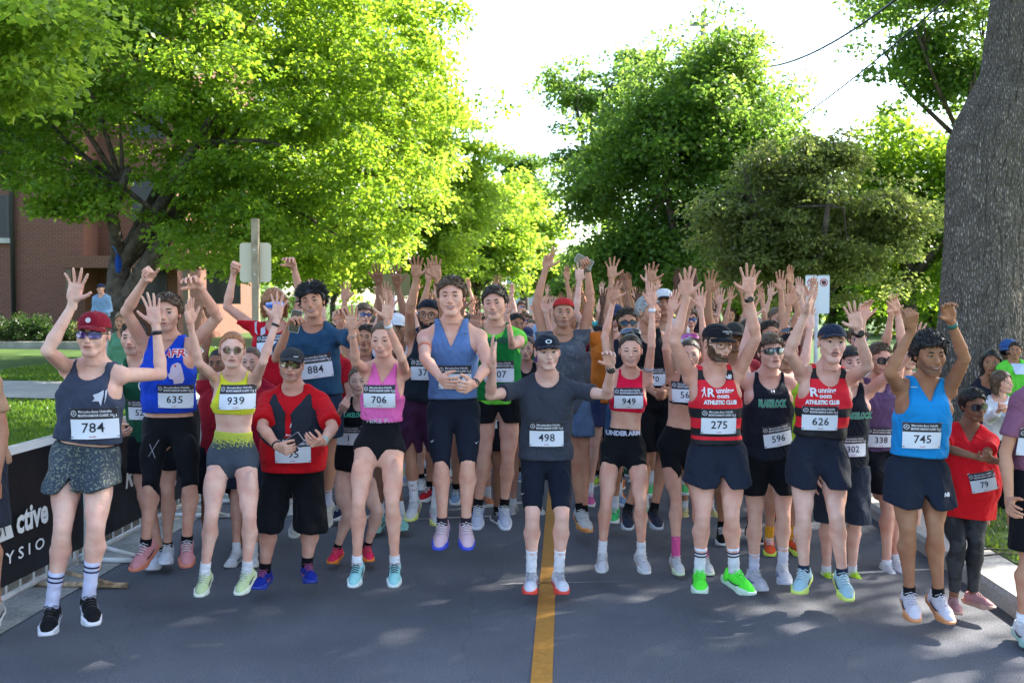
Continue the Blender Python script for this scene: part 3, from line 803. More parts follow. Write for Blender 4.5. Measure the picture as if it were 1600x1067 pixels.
M_ban = mat('banner_black', (.012, .012, .014), rough=.35, spec=.5, bump=.25, bscale=3, bdist=.03)
M_white = plain((.75, .75, .76), .45)
M_steel = mat('painted_steel', (.62, .61, .60), rough=.45, var=.15, vscale=9)
M_rust = mat('rusty_steel', (.36, .25, .16), rough=.8, var=.5, vscale=18, bump=.4, bscale=60)
def barrier(Ya, Yb, off, label, logo, idx):
    xa, xb = road_x(off, Ya), road_x(off, Yb)
    A = np.array([xa, Ya, 0]); B = np.array([xb, Yb, 0]); d = (B - A); Ln = np.linalg.norm(d); d /= Ln
    nrm = np.array([d[1], -d[0], 0])          # towards the road
    root = empty('crowd_barrier', A, label=label, cat='barrier', group='banner covered barriers along the left kerb')
    up = np.array([0, 0, 1.0])
    b = MB()
    def P(s, z, o=0): return d * s + up * z + nrm * o
    for z in (1.06, .16): b.tube([P(0.04, z), P(Ln - .04, z)], .019, 8)
    for s in (.04, Ln - .04): b.tube([P(s, .13), P(s, 1.06)], .019, 8)
    b.build('frame', M_steel, root, smooth=True)
    s = .17
    while s < Ln - .1:
        q = MB().tube([P(s, .17), P(s, 1.05)], .008, 6); q.build('bar', M_steel, root, smooth=True); s += .16
    for s in (.3, Ln - .3):
        q = MB()
        q.tube([P(s, .16), P(s + .14, .025, .34)], .014, 6); q.tube([P(s, .16), P(s + .14, .025, -.30)], .014, 6)
        q.tube([P(s + .14, .022, .42), P(s + .14, .022, -.38)], .02, 6)
        q.build('foot', M_rust if idx == 0 else M_steel, root, smooth=True)
    # banner: slightly billowing cloth with a white top edge
    nx, nz = 40, 12
    V = []
    for i in range(nx):
        for k in range(nz):
            t = i / (nx - 1); z = .25 + .83 * k / (nz - 1)
            V.append(P(.02 + (Ln - .04) * t, z, .045 + .012 * math.sin(t * 9 + idx) * math.sin(k * .5)))
    fi = []; 
    for i in range(nx - 1):
        for k in range(nz - 1): fi.append((i * nz + k, (i + 1) * nz + k, (i + 1) * nz + k + 1, i * nz + k + 1))
    ban = link('banner', np_mesh('banner', V, [np.array(fi)], [M_ban]), root)
    q = MB()
    for z0, z1 in ((1.035, 1.085),):
        q.add([P(.02, z0, .066), P(Ln - .02, z0, .066), P(Ln - .02, z1, .066), P(.02, z1, .066)], [(0, 1, 2, 3)])
    q.add([P(Ln - .035, .25, .066), P(Ln - .015, .25, .066), P(Ln - .015, 1.03, .066), P(Ln - .035, 1.03, .066)], [(0, 1, 2, 3)])
    q.build('white_edge', M_white, ban)
    if logo:
        c = P(logo, .62, .066)
        q = MB()
        flat_text(q, 'Re', .15, c + d * -.47 + up * .0, d, up, bold=.03, shear=.2)
        flat_text(q, 'ctive', .15, c + d * .27, d, up, bold=.035, wide=.9)
        poly2(q, [(-.19, -.085), (.05, -.085), (-.05, .19)], c, d, up)
        flat_text(q, 'P H Y S I O', .07, c + d * .05 + up * -.2, d, up, bold=.01, wide=1.5)
        q.build('lettering', M_white, ban)
        q = MB()
        for pts in ([(-.085, .07), (-.07, .075), (-.06, .03), (-.08, .0), (-.095, .03)], [(-.08, .01), (-.05, .0), (-.035, -.06), (-.045, -.06), (-.06, -.015)], [(-.085, .01), (-.10, -.03), (-.12, -.06), (-.11, -.065), (-.085, -.035)], [(-.09, .05), (-.12, .03), (-.115, .02), (-.09, .035)], [(-.065, .05), (-.035, .03), (-.04, .02), (-.065, .035)]):
            poly2(q, pts, c + nrm * .002, d, up)
        q.build('runner_emblem', M_ban, ban)
    return root
barrier(4.75, 6.95, -3.42, 'nearest crowd barrier with the black physio banner and white lettering', 1.22, 0)
barrier(7.0, 9.2, -3.42, 'second crowd barrier with black banner behind the runner in blue', 1.15, 1)
barrier(9.25, 11.45, -3.42, 'third crowd barrier farther along the left kerb', 1.1, 2)

# sign seen from behind on a timber post (x about 400)
M_post = mat('weathered_timber', (.34, .27, .18), rough=.85, var=.2, vscale=12, bump=.4, bscale=40)
M_signback = mat('sign_back', (.66, .58, .42), rough=.6)
Y = 13.2; p0 = W(400, 475, Y)
root = empty('road_sign', (p0[0], Y, .1), label='blank beige back of a road sign on a timber post near the left kerb', cat='sign')
zt = W(400, 342, Y)[2] - .1
b = MB(); b.box(-.045, .045, -.045, .045, -.15, zt); b.build('post', M_post, root)
b = MB(); zs0, zs1 = W(400, 441, Y)[2] - .1, W(400, 379, Y)[2] - .1
x0, x1 = GX(374, Y) - p0[0], GX(423, Y) - p0[0]
def rrect(b, x0, x1, z0, z1, y, th, r=.04, m=0, n=5):
    pts = []
    for cx, cz, a0 in ((x1 - r, z1 - r, 0), (x0 + r, z1 - r, 90), (x0 + r, z0 + r, 180), (x1 - r, z0 + r, 270)):
        for i in range(n + 1):
            a = R(a0 + 90 * i / n); pts.append((cx + r * math.cos(a), cz + r * math.sin(a)))
    N = len(pts)
    b.add([(p[0], y, p[1]) for p in pts] + [(p[0], y + th, p[1]) for p in pts], [tuple(reversed(range(N))), tuple(range(N, 2 * N))] + [(i, (i + 1) % N, N + (i + 1) % N, N + i) for i in range(N)], m)
rrect(b, x0, x1, zs0, zs1, .047, .004, .05); b.build('sign_panel', M_signback, root)
b = MB()
for z in (zs0 + .1, zs1 - .1): b.tube([(0, -.048, z), (0, -.056, z)], .012, 8)
b.build('bolt', plain((.4, .4, .4), .3, metal=1.0), root)

# second, smaller sign back far behind (x about 617)
Y = 15; p0 = W(617, 475, Y)
root = empty('road_sign', (p0[0], Y, .1), label='small olive sign back between the raised white sleeves', cat='sign')
b = MB(); rrect(b, -.23, .23, W(617, 462, Y)[2] - .1, W(617, 428, Y)[2] - .1, 0, .004, .04); b.build('sign_panel', mat('olive_sign', (.16, .14, .05), rough=.5), root)
b = MB(); b.tube([(0, .03, -.1), (0, .03, W(617, 425, Y)[2] - .1)], .025, 8); b.build('post', M_steel, root, smooth=True)

# the pair of no parking signs
Y = 12.5; pc = W(1277, 475, Y)
root = empty('parking_sign', (pc[0], Y, .1), label='pair of white no parking signs with red rings on one post', cat='sign')
zt = W(1277, 430, Y)[2] - .1; zb = W(1277, 490, Y)[2] - .1
wd = 18.5 / F * Y
b = MB(); b.tube([(0, .03, -.2), (0, .03, zt - .02)], .028, 8); b.build('post', M_steel, root, smooth=True)
M_red = plain((.50, .02, .03), .4)
M_black = plain((.015, .015, .018), .4)
M_signwhite = plain((.72, .74, .78), .35)
for sx, kind in ((-1, 'P'), (1, 'S')):
    c = sx * (wd / 2 + .003)
    b = MB(); rrect(b, c - wd / 2, c + wd / 2, zb, zt, 0, .003, .02)
    pn = b.build('sign_panel', M_signwhite, root)
    b = MB()
    for (a0, a1, z0, z1) in ((c - wd / 2 + .008, c + wd / 2 - .008, zt - .012, zt - .009),): b.box(a0, a1, -.003, -.001, z0, z1)
    b.build('border', M_black, pn)
    cz = zt - wd * .62; b = MB(); ring(b, (c, -.003, cz), (1, 0, 0), (0, 0, 1), wd * .27, wd * .34)
    u = np.array([1, 0, -1]) / 1.414; v = np.array([1, 0, 1]) / 1.414
    b.add([np.array([c, -.008, cz]) + u * s * wd * .28 + v * t * wd * .03 for s, t in ((-1, -1), (1, -1), (1, 1), (-1, 1))], [(0, 1, 2, 3)])
    b.build('red_ring', M_red, pn)
    b = MB()
    if kind == 'P': flat_text(b, 'P', wd * .36, (c, -.005, cz), (1, 0, 0), (0, 0, 1), bold=.02)
    else:
        a_ = [(math.cos(2 * math.pi * (i + .5) / 8) * wd * .2, math.sin(2 * math.pi * (i + .5) / 8) * wd * .2) for i in range(8)]
        poly2(b, a_, (c, -.005, cz), (1, 0, 0), (0, 0, 1))
    b.build('symbol', M_black, pn)

# utility pole behind the linden and overhead wires
Y = 38; px = 1096
root = empty('utility_pole', (GX(px, Y), Y, 0), label='grey utility pole top with crossarm rising above the linden', cat='pole')
ztop = W(px, 20, Y)[2]
M_pole = mat('grey_timber', (.22, .20, .18), rough=.9, bump=.5, bscale=20)
b = MB(); b.tube([(0, 0, 0), (0, 0, ztop)], [.16, .12], 12); b.build('pole', M_pole, root, smooth=True)
b = MB(); b.box(-.55, .1, -.17, -.121, ztop - .55, ztop - .43); b.build('crossarm', M_pole, root)
b = MB()
for x in (-.5, -.25):
    b.tube([(x, -.14, ztop - .43), (x, -.14, ztop - .28)], [.035, .05], 8)
b.build('insulator', plain((.25, .27, .3), .3), root, smooth=True)
def wire(p, q, sag, rad, label):
    pts = [np.array(p) * (1 - i / 23) + np.array(q) * (i / 23) - np.array([0, 0, sag * 4 * (i / 23) * (1 - i / 23)]) for i in range(24)]
    b = MB(); b.tube([x - pts[0] for x in pts], rad, 6)
    b.build('overhead_wire', M_black, None, smooth=True, loc=pts[0], label=label, cat='wire', group='overhead wires crossing the sky at the right')
wire(W(1096, 60, 37.8), W(1425, -20, 14), 1.1, .022, 'upper thick twisted wire crossing the sky to the upper right')
wire(W(1110, 250, 37.8), W(1500, -20, 15), .5, .017, 'lower of the two parallel wires near the oak')
wire(W(1110, 258, 37.8), W(1506, -20, 15), .5, .010, 'thin wire close beneath the lower overhead wire')
wire(W(1096, 70, 37.8), W(1132, -20, 20), .3, .014, 'short faint wire climbing right above the utility pole')

# far apartment block behind the trees (x about 838)
Y = 210
root = empty('apartment_tower', (GX(836, Y), Y, 0), label='pale far apartment block top above the left tree row', cat='building')
zt = W(836, 281, Y)[2]
b = MB(); b.box(-6, 1.5, 0, 8, 0, zt); b.build('wall', mat('far_wall', (.35, .36, .38), rough=.8), root)
for i in range(6):
    for k in range(4):
        b = MB(); x = -5.4 + i * 1.15; z = zt - 1.0 - k * 1.6
        b.box(x, x + .8, -.06, -.02, z - .5, z + .4); b.build('window', M_glass_dark, root)
b = MB(); b.box(-6.2, 1.7, -.2, 8, zt, zt + .3); b.build('roof', M_stone, root)
# pale pole in the distance at x about 940
b = MB(); b.tube([(0, 0, 0), (0, 0, 4.2)], [.14, .12], 10)
b.build('lamp_post', M_steel, None, smooth=True, loc=(GX(940, 40), 40, 0), label='pale plain post far down the road beneath the linden', cat='post')
# ================================================================ PEOPLE
SKIN = {}
SKC = {'pale': (.70, .43, .335), 'fair': (.66, .37, .27), 'tan': (.52, .27, .17), 'olive': (.36, .175, .095), 'brown': (.27, .13, .075), 'dark': (.095, .045, .027)}
def skin(tone):
    if tone in SKIN: return SKIN[tone]
    col = SKC[tone]
    m = mat('skin', col, rough=.62, spec=.22, sss=.10, var=.13, vscale=11, var2=tuple(c * k for c, k in zip(col, (.90, .76, .74))), bump=.5, bscale=48, bdist=.006)
    SKIN[tone] = m
    return m
def lipm(tone):
    k = ('lip', tone)
    if k not in SKIN:
        c = {'pale': (.45, .16, .14), 'fair': (.42, .15, .13), 'tan': (.34, .12, .10), 'olive': (.27, .09, .08), 'brown': (.20, .07, .06), 'dark': (.10, .035, .03)}[tone]
        SKIN[k] = mat('lips', c, rough=.6, spec=.25)
    return SKIN[k]
M_eye = mat('eye_white', (.46, .43, .41), rough=.4)
M_iris = mat('iris', (.022, .016, .013), rough=.5, spec=.2)
M_teeth = mat('teeth', (.46, .43, .39), rough=.6)
M_mouth = mat('mouth_inside', (.06, .012, .012), rough=.6)
HAIRC = {'black': (.010, .009, .009), 'dark': (.028, .018, .012), 'brown': (.075, .042, .022), 'light': (.17, .10, .05), 'ginger': (.26, .10, .035), 'blond': (.36, .24, .11), 'grey': (.28, .27, .26)}
def hair_mat(v):
    m = mat('hair', v, rough=.42, spec=.35); nt = m.node_tree; b = nt.nodes['Principled BSDF']
    tc = nt.nodes.new('ShaderNodeTexCoord'); mp = nt.nodes.new('ShaderNodeMapping'); mp.inputs['Scale'].default_value = (220, 26, 40)
    n = nt.nodes.new('ShaderNodeTexNoise'); n.inputs['Scale'].default_value = 1; n.inputs['Detail'].default_value = 3; n.inputs['Distortion'].default_value = .6
    nt.links.new(tc.outputs['Object'], mp.inputs[0]); nt.links.new(mp.outputs[0], n.inputs['Vector'])
    mx = nt.nodes.new('ShaderNodeMix'); mx.data_type = 'RGBA'; mx.inputs['A'].default_value = (*(c * .45 for c in v), 1); mx.inputs['B'].default_value = (*(min(1, c * 1.7 + .004) for c in v), 1)
    mr = nt.nodes.new('ShaderNodeMapRange'); mr.inputs['From Min'].default_value = .35; mr.inputs['From Max'].default_value = .65
    nt.links.new(n.outputs['Fac'], mr.inputs['Value']); nt.links.new(mr.outputs[0], mx.inputs['Factor']); nt.links.new(mx.outputs['Result'], b.inputs['Base Color'])
    bp = nt.nodes.new('ShaderNodeBump'); bp.inputs['Strength'].default_value = .7; bp.inputs['Distance'].default_value = .004
    nt.links.new(n.outputs['Fac'], bp.inputs['Height']); nt.links.new(bp.outputs[0], b.inputs['Normal'])
    return m
HM = {k: hair_mat(v) for k, v in HAIRC.items()}

# ---------------------------------------------------------------- hands: five separate fingers
# right hand: fingers +Z, palm towards -Y, thumb towards +X; unit metres for a 1.77 m person
def make_hand(curl, spread, thumb):
    """curl: four bends per finger (degrees) index..little; spread factor; thumb (out angle, bend)"""
    g = Grid((-.085, -.10, -.05), (.105, .055, .215), .0036)
    A = g.new()
    rc(g, A, (0, 0, -.045), (0, 0, .01), .0265, .026, .01)
    for x0, x1, r in ((-.024, -.030, .0155), (-.008, -.010, .016), (.008, .010, .016), (.022, .027, .0165)):
        rc(g, A, (x0 * .8, 0, .012), (x1, 0, .083), .0165, r - .002, .012)
    ell(g, A, (.026, -.008, .035), (.018, .016, .032), .012)
    ell(g, A, (-.024, -.008, .035), (.014, .014, .034), .012)
    lens = [(.043, .026, .022), (.047, .030, .024), (.044, .028, .023), (.034, .021, .020)]
    bx = [.028, .0095, -.0095, -.028]; ang = [9, 2, -5, -14]; z0 = [.086, .090, .087, .079]
    for i in range(4):
        p = np.array([bx[i], 0, z0[i]]); a = R(ang[i] * spread); c = curl[i]
        sx = np.array([math.sin(a), 0, math.cos(a)])
        tot = 0; rr = [.0092, .0085, .0077, .0066] if i < 3 else [.0080, .0074, .0068, .0058]
        for j in range(3):
            tot += R(c * [.8, 1.0, .7][j])
            d = sx * math.cos(tot) + np.array([0, -1, 0]) * math.sin(tot)
            q = p + d * lens[i][j]
            rc(g, A, p, q, rr[j], rr[j + 1], .0035 if j else .007)
            p = q
    ta, tb = R(thumb[0]), R(thumb[1])
    p = np.array([.020, -.010, .018]); d = np.array([math.sin(ta) * math.cos(tb * .5), -math.sin(tb * .5), math.cos(ta)])
    q = p + d * .042; rc(g, A, p, q, .0155, .0125, .008)
    d2 = np.array([math.sin(ta * .85) * math.cos(tb), -math.sin(tb), math.cos(ta * .85)]); d2 /= np.linalg.norm(d2)
    q2 = q + d2 * .032; rc(g, A, q, q2, .0115, .0100, .004)
    ta2 = ta * .6; d3 = np.array([math.sin(ta2) * math.cos(tb * 1.3), -math.sin(tb * 1.3), math.cos(ta2)]); d3 /= np.linalg.norm(d3)
    q3 = q2 + d3 * .024; rc(g, A, q2, q3, .0100, .0080, .003)
    return snets(A, g.o, g.h)
HANDS = {
    'open': make_hand((6, 4, 5, 8), 1.5, (52, 10)),
    'wide': make_hand((10, 6, 8, 12), 2.3, (64, 12)),
    'flat': make_hand((4, 3, 4, 5), .4, (34, 10)),
    'relax': make_hand((24, 30, 36, 42), 1.1, (44, 25)),
    'claw': make_hand((34, 42, 46, 50), 1.0, (40, 40)),
    'fist': make_hand((84, 88, 88, 86), .2, (18, 75)),
    'point': make_hand((6, 74, 84, 84), .5, (30, 60)),
    'grip': make_hand((58, 62, 64, 66), .4, (36, 55)),
    'two': make_hand((5, 8, 72, 80), .8, (58, 10)),
}

# ---------------------------------------------------------------- heads
def make_head(fem=0, jaw=1.0, nose=1.0, chin=1.0, round_=1.0, mouth=0.0):
    g = Grid((-.115, -.15, -.165), (.115, .13, .13), .0046)
    A = g.new()
    ell(g, A, (0, .014, .030), (.0745, .093, .083), .01)
    ell(g, A, (0, -.030, -.022), (.060 * round_, .056, .078), .035)
    jw = .047 * jaw
    for s in (-1, 1):
        rc(g, A, (s * jw, .002, -.05), (s * .020, -.058, -.094 * chin), .020, .017, .025)
        ell(g, A, (s * .040, -.058, -.024), (.022, .020, .024), .032)
    rc(g, A, (-.012, -.068, -.096 * chin), (.012, -.068, -.096 * chin), .0175, .0175, .02)
    rc(g, A, (-.036, -.079, .020), (.036, -.079, .020), .0105 - .003 * fem, .0105 - .003 * fem, .016)
    rc(g, A, (0, -.086, .006), (0, -.108 * (1 + .04 * (nose - 1)), -.030), .0075, .0125 * nose, .010)
    for s in (-1, 1): rc(g, A, (s * .011, -.096, -.034), (s * .011, -.092, -.034), .0085 * nose, .008, .006)
    ell(g, A, (0, -.080, -.058), (.028, .020, .020), .016)
    for s in (-1, 1): ell(g, A, (s * .032, -.099, .003), (.018, .017, .0115), .010, sub=True)
    for s in (-1, 1):
        ell(g, A, (s * .078, .008, -.004), (.008, .017, .029), .006)
        ell(g, A, (s * .088, .001, -.002), (.007, .009, .016), .004, sub=True)
    rc(g, A, (0, .02, -.06), (0, .028, -.155), .050 - .007 * fem, .050 - .007 * fem, .02)
    V, Q = snets(A, g.o, g.h)
    tree_ = BVHTree.FromPolygons([Vector(v) for v in V], [tuple(q) for q in Q])
    return V, Q, tree_, g, A
HEADS = {'m0': make_head(), 'm1': make_head(jaw=1.10, nose=1.15, chin=1.04), 'm2': make_head(jaw=.94, nose=1.08, chin=.98, round_=1.06), 'm3': make_head(jaw=1.16, nose=1.1, chin=1.0, round_=1.12),
         'f0': make_head(fem=1, jaw=.88, nose=.85, chin=.94), 'f1': make_head(fem=1, jaw=.92, nose=.95, chin=.97, round_=1.05), 'mo': make_head(jaw=.98, nose=1.05, chin=1.10, mouth=1.2)}
def face_bits(hk, expr, brow='dark', fem=False):
    """eyes, lids, brows and lips laid on the head surface: list of (V, faces(list of tuples), matkey)"""
    T = HEADS[hk][2]
    def sy(x, z):
        h = T.ray_cast(Vector((x, -.3, z)), Vector((0, 1, 0)))
        return h[0].y if h[0] is not None else -.08
    out = []
    def sph(c, r, m, z0=-1, z1=1, y1=.3, nu=12, nv=9, sc=(1, 1, 1)):
        b = MB(); vs = []
        for i in range(nv + 1):
            zz = z0 + (z1 - z0) * i / nv; rr = math.sqrt(max(0, 1 - zz * zz))
            for k in range(nu + 1):
                a = math.pi + math.pi * k / nu
                vs.append((c[0] + r * rr * math.cos(a) * sc[0], c[1] + r * rr * math.sin(a) * sc[1], c[2] + r * zz * sc[2]))
        fs = [(i * (nu + 1) + k, i * (nu + 1) + k + 1, (i + 1) * (nu + 1) + k + 1, (i + 1) * (nu + 1) + k) for i in range(nv) for k in range(nu)]
        out.append((vs, fs, m))
    for s in (-1, 1):
        c = (s * .0315, -.0740, .003)
        sph(c, .0150, 'eye')
        sph((c[0] + .0008, c[1] - .0085, c[2] + .0005), .0082, 'iris')
        up, lo = (.26, -.34) if expr != 'smile' else (.10, -.26)
        sph(c, .0163, 'skin', z0=up, z1=1)
        sph(c, .0161, 'skin', z0=-1, z1=lo)
        b = MB(); pts = []
        for k in range(7):
            a = math.pi + math.pi * (k + .5) / 7; rr = math.sqrt(1 - up * up) * .0168
            pts.append((c[0] + rr * math.cos(a), c[1] + rr * math.sin(a), c[2] + up * .0163))
        b.tube(pts, .0019 if not fem else .0022, 4); out.append((b.v, b.f, 'iris'))
        b = MB(); pts = []
        for k in range(6):
            x = s * (.014 + .0345 * k / 5); z = .0195 + .0065 * math.sin(math.pi * (.15 + .62 * k / 5))
            pts.append((x, sy(x, z) - .0005, z))
        b.tube(pts, [.0028, .0042, .0046, .0042, .0034, .0014] if not fem else [.0016, .0026, .0029, .0026, .002, .001], 5, flat=.7); out.append((b.v, b.f, 'brow'))
    def curve(hw, z0, lift, r, m, dy=0, n=9, z1=0):
        b = MB(); pts = []; rad = []
        for k in range(n):
            t = -1 + 2 * k / (n - 1); x = hw * t; z = z0 + lift * t * t + z1 * (1 - t * t)
            pts.append((x, sy(x, z) + dy, z)); rad.append(max(.0008, r * (1 - .75 * t * t)))
        b.tube(pts, rad, 6); out.append((b.v, b.f, m))
    if expr == 'smile':
        nn_ = 11; vs = []
        for k in range(nn_):
            t = -1 + 2 * k / (nn_ - 1); x = .027 * t
            zu = -.0605 + .0040 * t * t; zl_ = -.0715 + .0140 * t * t
            for z in (zu, (zu + zl_) / 2, zl_): vs.append((x, sy(x, z) - .0009, z))
        out.append((vs, [(3 * k + j, 3 * k + j + 1, 3 * k + j + 4, 3 * k + j + 3) for k in range(nn_ - 1) for j in range(2)], 'teeth'))
        curve(.029, -.0595, .0045, .0036, 'lip', -.0012)
        curve(.027, -.0735, .0165, .0044, 'lip', -.0014)
        b = MB(); b.tube([(-.027, sy(-.027, -.057) + .0006, -.057), (-.031, sy(-.031, -.056) + .001, -.0555)], .0022, 5); b.tube([(.027, sy(.027, -.057) + .0006, -.057), (.031, sy(.031, -.056) + .001, -.0555)], .0022, 5); out.append((b.v, b.f, 'mouth'))
    elif expr == 'open':
        vs = [(0, sy(0, -.064) - .002, -.064)]; n_ = 16
        for k in range(n_):
            a = 2 * math.pi * k / n_; x = .018 * math.cos(a); z = -.066 + .0155 * math.sin(a); vs.append((x, sy(x, z) - .0012, z))
        out.append((vs, [(0, 1 + (k + 1) % n_, 1 + k) for k in range(n_)], 'mouth'))
        b = MB(); ringp = [np.array(v) - np.array([0, .0006, 0]) for v in vs[1:]]; b.tube(ringp + ringp[:1], .0036, 6, cap=False); out.append((b.v, b.f, 'lip'))
        curve(.0135, -.0575, .0, .0026, 'teeth', -.0022)
    elif expr == 'pout':
        curve(.016, -.0595, .0, .0040, 'lip', -.0012, z1=.0012); curve(.014, -.066, .0015, .0050, 'lip', -.001)
    else:
        curve(.0235, -.0595, .0008, .0034, 'lip', -.0006, z1=.0015); curve(.021, -.0655, .0035, .0044, 'lip', -.0006)
        curve(.021, -.0622, .001, .0012, 'mouth', -.0028)
    return out

# hair, head local, as cached meshes
_hair = {}
def hair_mesh(style, hk, colname):
    key = (style, hk, colname)
    if key in _hair: return _hair[key]
    g, A = HEADS[hk][3], HEADS[hk][4]
    rs = np.random.RandomState(abs(hash(style)) % 1000 if False else sum(map(ord, style)))
    g2 = Grid((-.15, -.17, -.30), (.15, .17, .20), .0065)
    B = g2.new()
    sl, X, Y, Z = g2.sub(g2.o, g2.o + g2.n * g2.h)
    thick = {'under': .0045, 'buzz': .004, 'short': .011, 'sweep': .019, 'flying': .018, 'curly': .026, 'pony': .007, 'bald': 0, 'long': .014, 'bob': .016, 'fringe': .017, 'shaggy': .024, 'afro': .035}.get(style, .01)
    ell(g2, B, (0, .014, .030), (.0745 + thick, .093 + thick, .083 + thick * 1.15), 0)
    if style in ('long', 'bob', 'shaggy'):
        zb = {'long': -.26, 'bob': -.10, 'shaggy': -.07}[style]
        for s in (-1, 1): rc(g2, B, (s * .066, .025, .0), (s * .075, .03, zb), .030, .028, .03)
        rc(g2, B, (0, .07, .0), (0, .07, zb), .05, .045, .03)
    if style == 'pony':
        rc(g2, B, (0, .10, .05), (0, .135, .03), .028, .024, .02)
    amp = {'buzz': .0003, 'short': .0012, 'sweep': .0015, 'curly': .009, 'afro': .011, 'flying': .004, 'shaggy': .004}.get(style, .0015)
    n1 = np.sin(X * 95 + 2 * np.sin(Y * 60)) * np.sin(Y * 88 + Z * 40) * np.sin(Z * 92 + 1.7)
    B = B + amp * n1
    # hairline: forehead and face kept free
    zl = {'buzz': .062, 'fringe': .035, 'curly': .052, 'afro': .05, 'flying': .045, 'shaggy': .04, 'long': .066, 'pony': .064, 'bob': .06}.get(style, .058)
    front = (-(Y) - .012 - .42 * np.abs(X) * 0) 
    zf = {'buzz': .070, 'fringe': .046, 'curly': .062, 'afro': .062, 'flying': .052, 'shaggy': .045, 'long': .070, 'pony': .074, 'bob': .066}.get(style, .071)
    line = zf - .9 * np.clip(np.abs(X) - .030, 0, .1) * (Y < 0)
    side = np.interp(Y, [-.075, -.03, -.012, .018, .035, .09], [.055, .040, -.012, .018, -.052, -.062]).astype(np.float32) + 0 * X + 0 * Z
    lim = np.where(Y < -.055, np.maximum(line, side), np.maximum(side, np.where(Y < -.03, line, -1)))
    if style in ('long', 'bob', 'shaggy'):
        lim = np.where(Y < -.030, line, -1.0)
    clip = (lim - Z)
    B = np.maximum(B, clip)
    if style == 'bald': return None
    V, Q = snets(B, g2.o, g2.h)
    V = np.array(V)
    # tufts
    TT = []; TF = []
    nT = {'under': 0, 'buzz': 0, 'short': 620, 'sweep': 700, 'flying': 700, 'curly': 520, 'afro': 600, 'pony': 120, 'long': 240, 'bob': 220, 'fringe': 360, 'shaggy': 420}.get(style, 200)
    if nT and len(V):
        N = np.zeros_like(V)
        p = V[Q]; fn = np.cross(p[:, 1] - p[:, 0], p[:, 2] - p[:, 0])
        for k in range(4): np.add.at(N, Q[:, k], fn)
        N /= np.linalg.norm(N, axis=1)[:, None] + 1e-9
        okv = np.where(((V[:, 2] > (.045 if style != 'pony' else .02)) | ((V[:, 1] > .03) & (V[:, 2] > -.03)) | (style in ('long', 'bob', 'shaggy'))))[0]
        pick = rs.choice(okv, nT)
        for i in pick:
            b = V[i] - N[i] * .004; nrm = N[i]
            if style in ('curly', 'afro'):
                d = nrm * 1.0 + rs.randn(3) * .55; ln = rs.uniform(.016, .032)
            elif style == 'flying':
                d = nrm * .7 + np.array([np.sign(b[0]) * .9, 0, .45]) + rs.randn(3) * .3; ln = rs.uniform(.03, .06)
            elif style in ('short', 'sweep'):
                d = nrm * .38 + np.array([.5 if style == 'sweep' else .15, -.5, .2]) + rs.randn(3) * .18; ln = rs.uniform(.012, .028)
            elif style == 'fringe':
                d = nrm * .3 + np.array([b[0] * 4, -.5, -.7 if b[1] < 0 else -.3]) + rs.randn(3) * .2; ln = rs.uniform(.02, .035)
            elif style in ('long', 'bob', 'shaggy'):
                d = np.array([b[0] * 2, .1, -1.0]) + nrm * .3 + rs.randn(3) * .2; ln = rs.uniform(.03, .06)
            else:
                d = np.array([0, 1.0, -.1]) + nrm * .15 + rs.randn(3) * .1; ln = rs.uniform(.02, .04)
            d = d / np.linalg.norm(d)
            u = np.cross(d, nrm); u /= np.linalg.norm(u) + 1e-6; w = np.cross(d, u)
            r0 = rs.uniform(.0016, .0032) * (1.6 if style in ('curly', 'flying') else 1)
            k0 = len(TT)
            md = b + d * ln * .5 + nrm * .002; tp = b + d * ln + np.array([0, 0, -.25 * ln])
            for c, r in ((b, r0), (md, r0 * .8)):
                for a in (0, 2.09, 4.19): TT.append(c + u * math.cos(a) * r + w * math.sin(a) * r)
            TT.append(tp)
            for a in range(3):
                a2 = (a + 1) % 3
                TF += [(k0 + a, k0 + a2, k0 + 3 + a2), (k0 + a, k0 + 3 + a2, k0 + 3 + a), (k0 + 3 + a, k0 + 3 + a2, k0 + 6)]
    if style == 'pony':
        b = MB(); pts = [(0, .125, .04), (.015, .165, .03), (.03, .175, -.03), (.035, .165, -.10), (.03, .155, -.16)]
        b.tube(pts, [.016, .027, .028, .022, .006], 8)
        k0 = len(TT); TT += [np.array(q) for q in b.v]
        for f in b.f:
            f = [i + k0 for i in f]
            for j in range(1, len(f) - 1): TF.append((f[0], f[j], f[j + 1]))
    fl = [Q]; nV = len(V)
    if TF: fl.append(np.array(TF) + nV); V = np.concatenate([V, np.array(TT)])
    _hair[key] = np_mesh('hair', V, fl, [HM[colname]])
    return _hair[key]
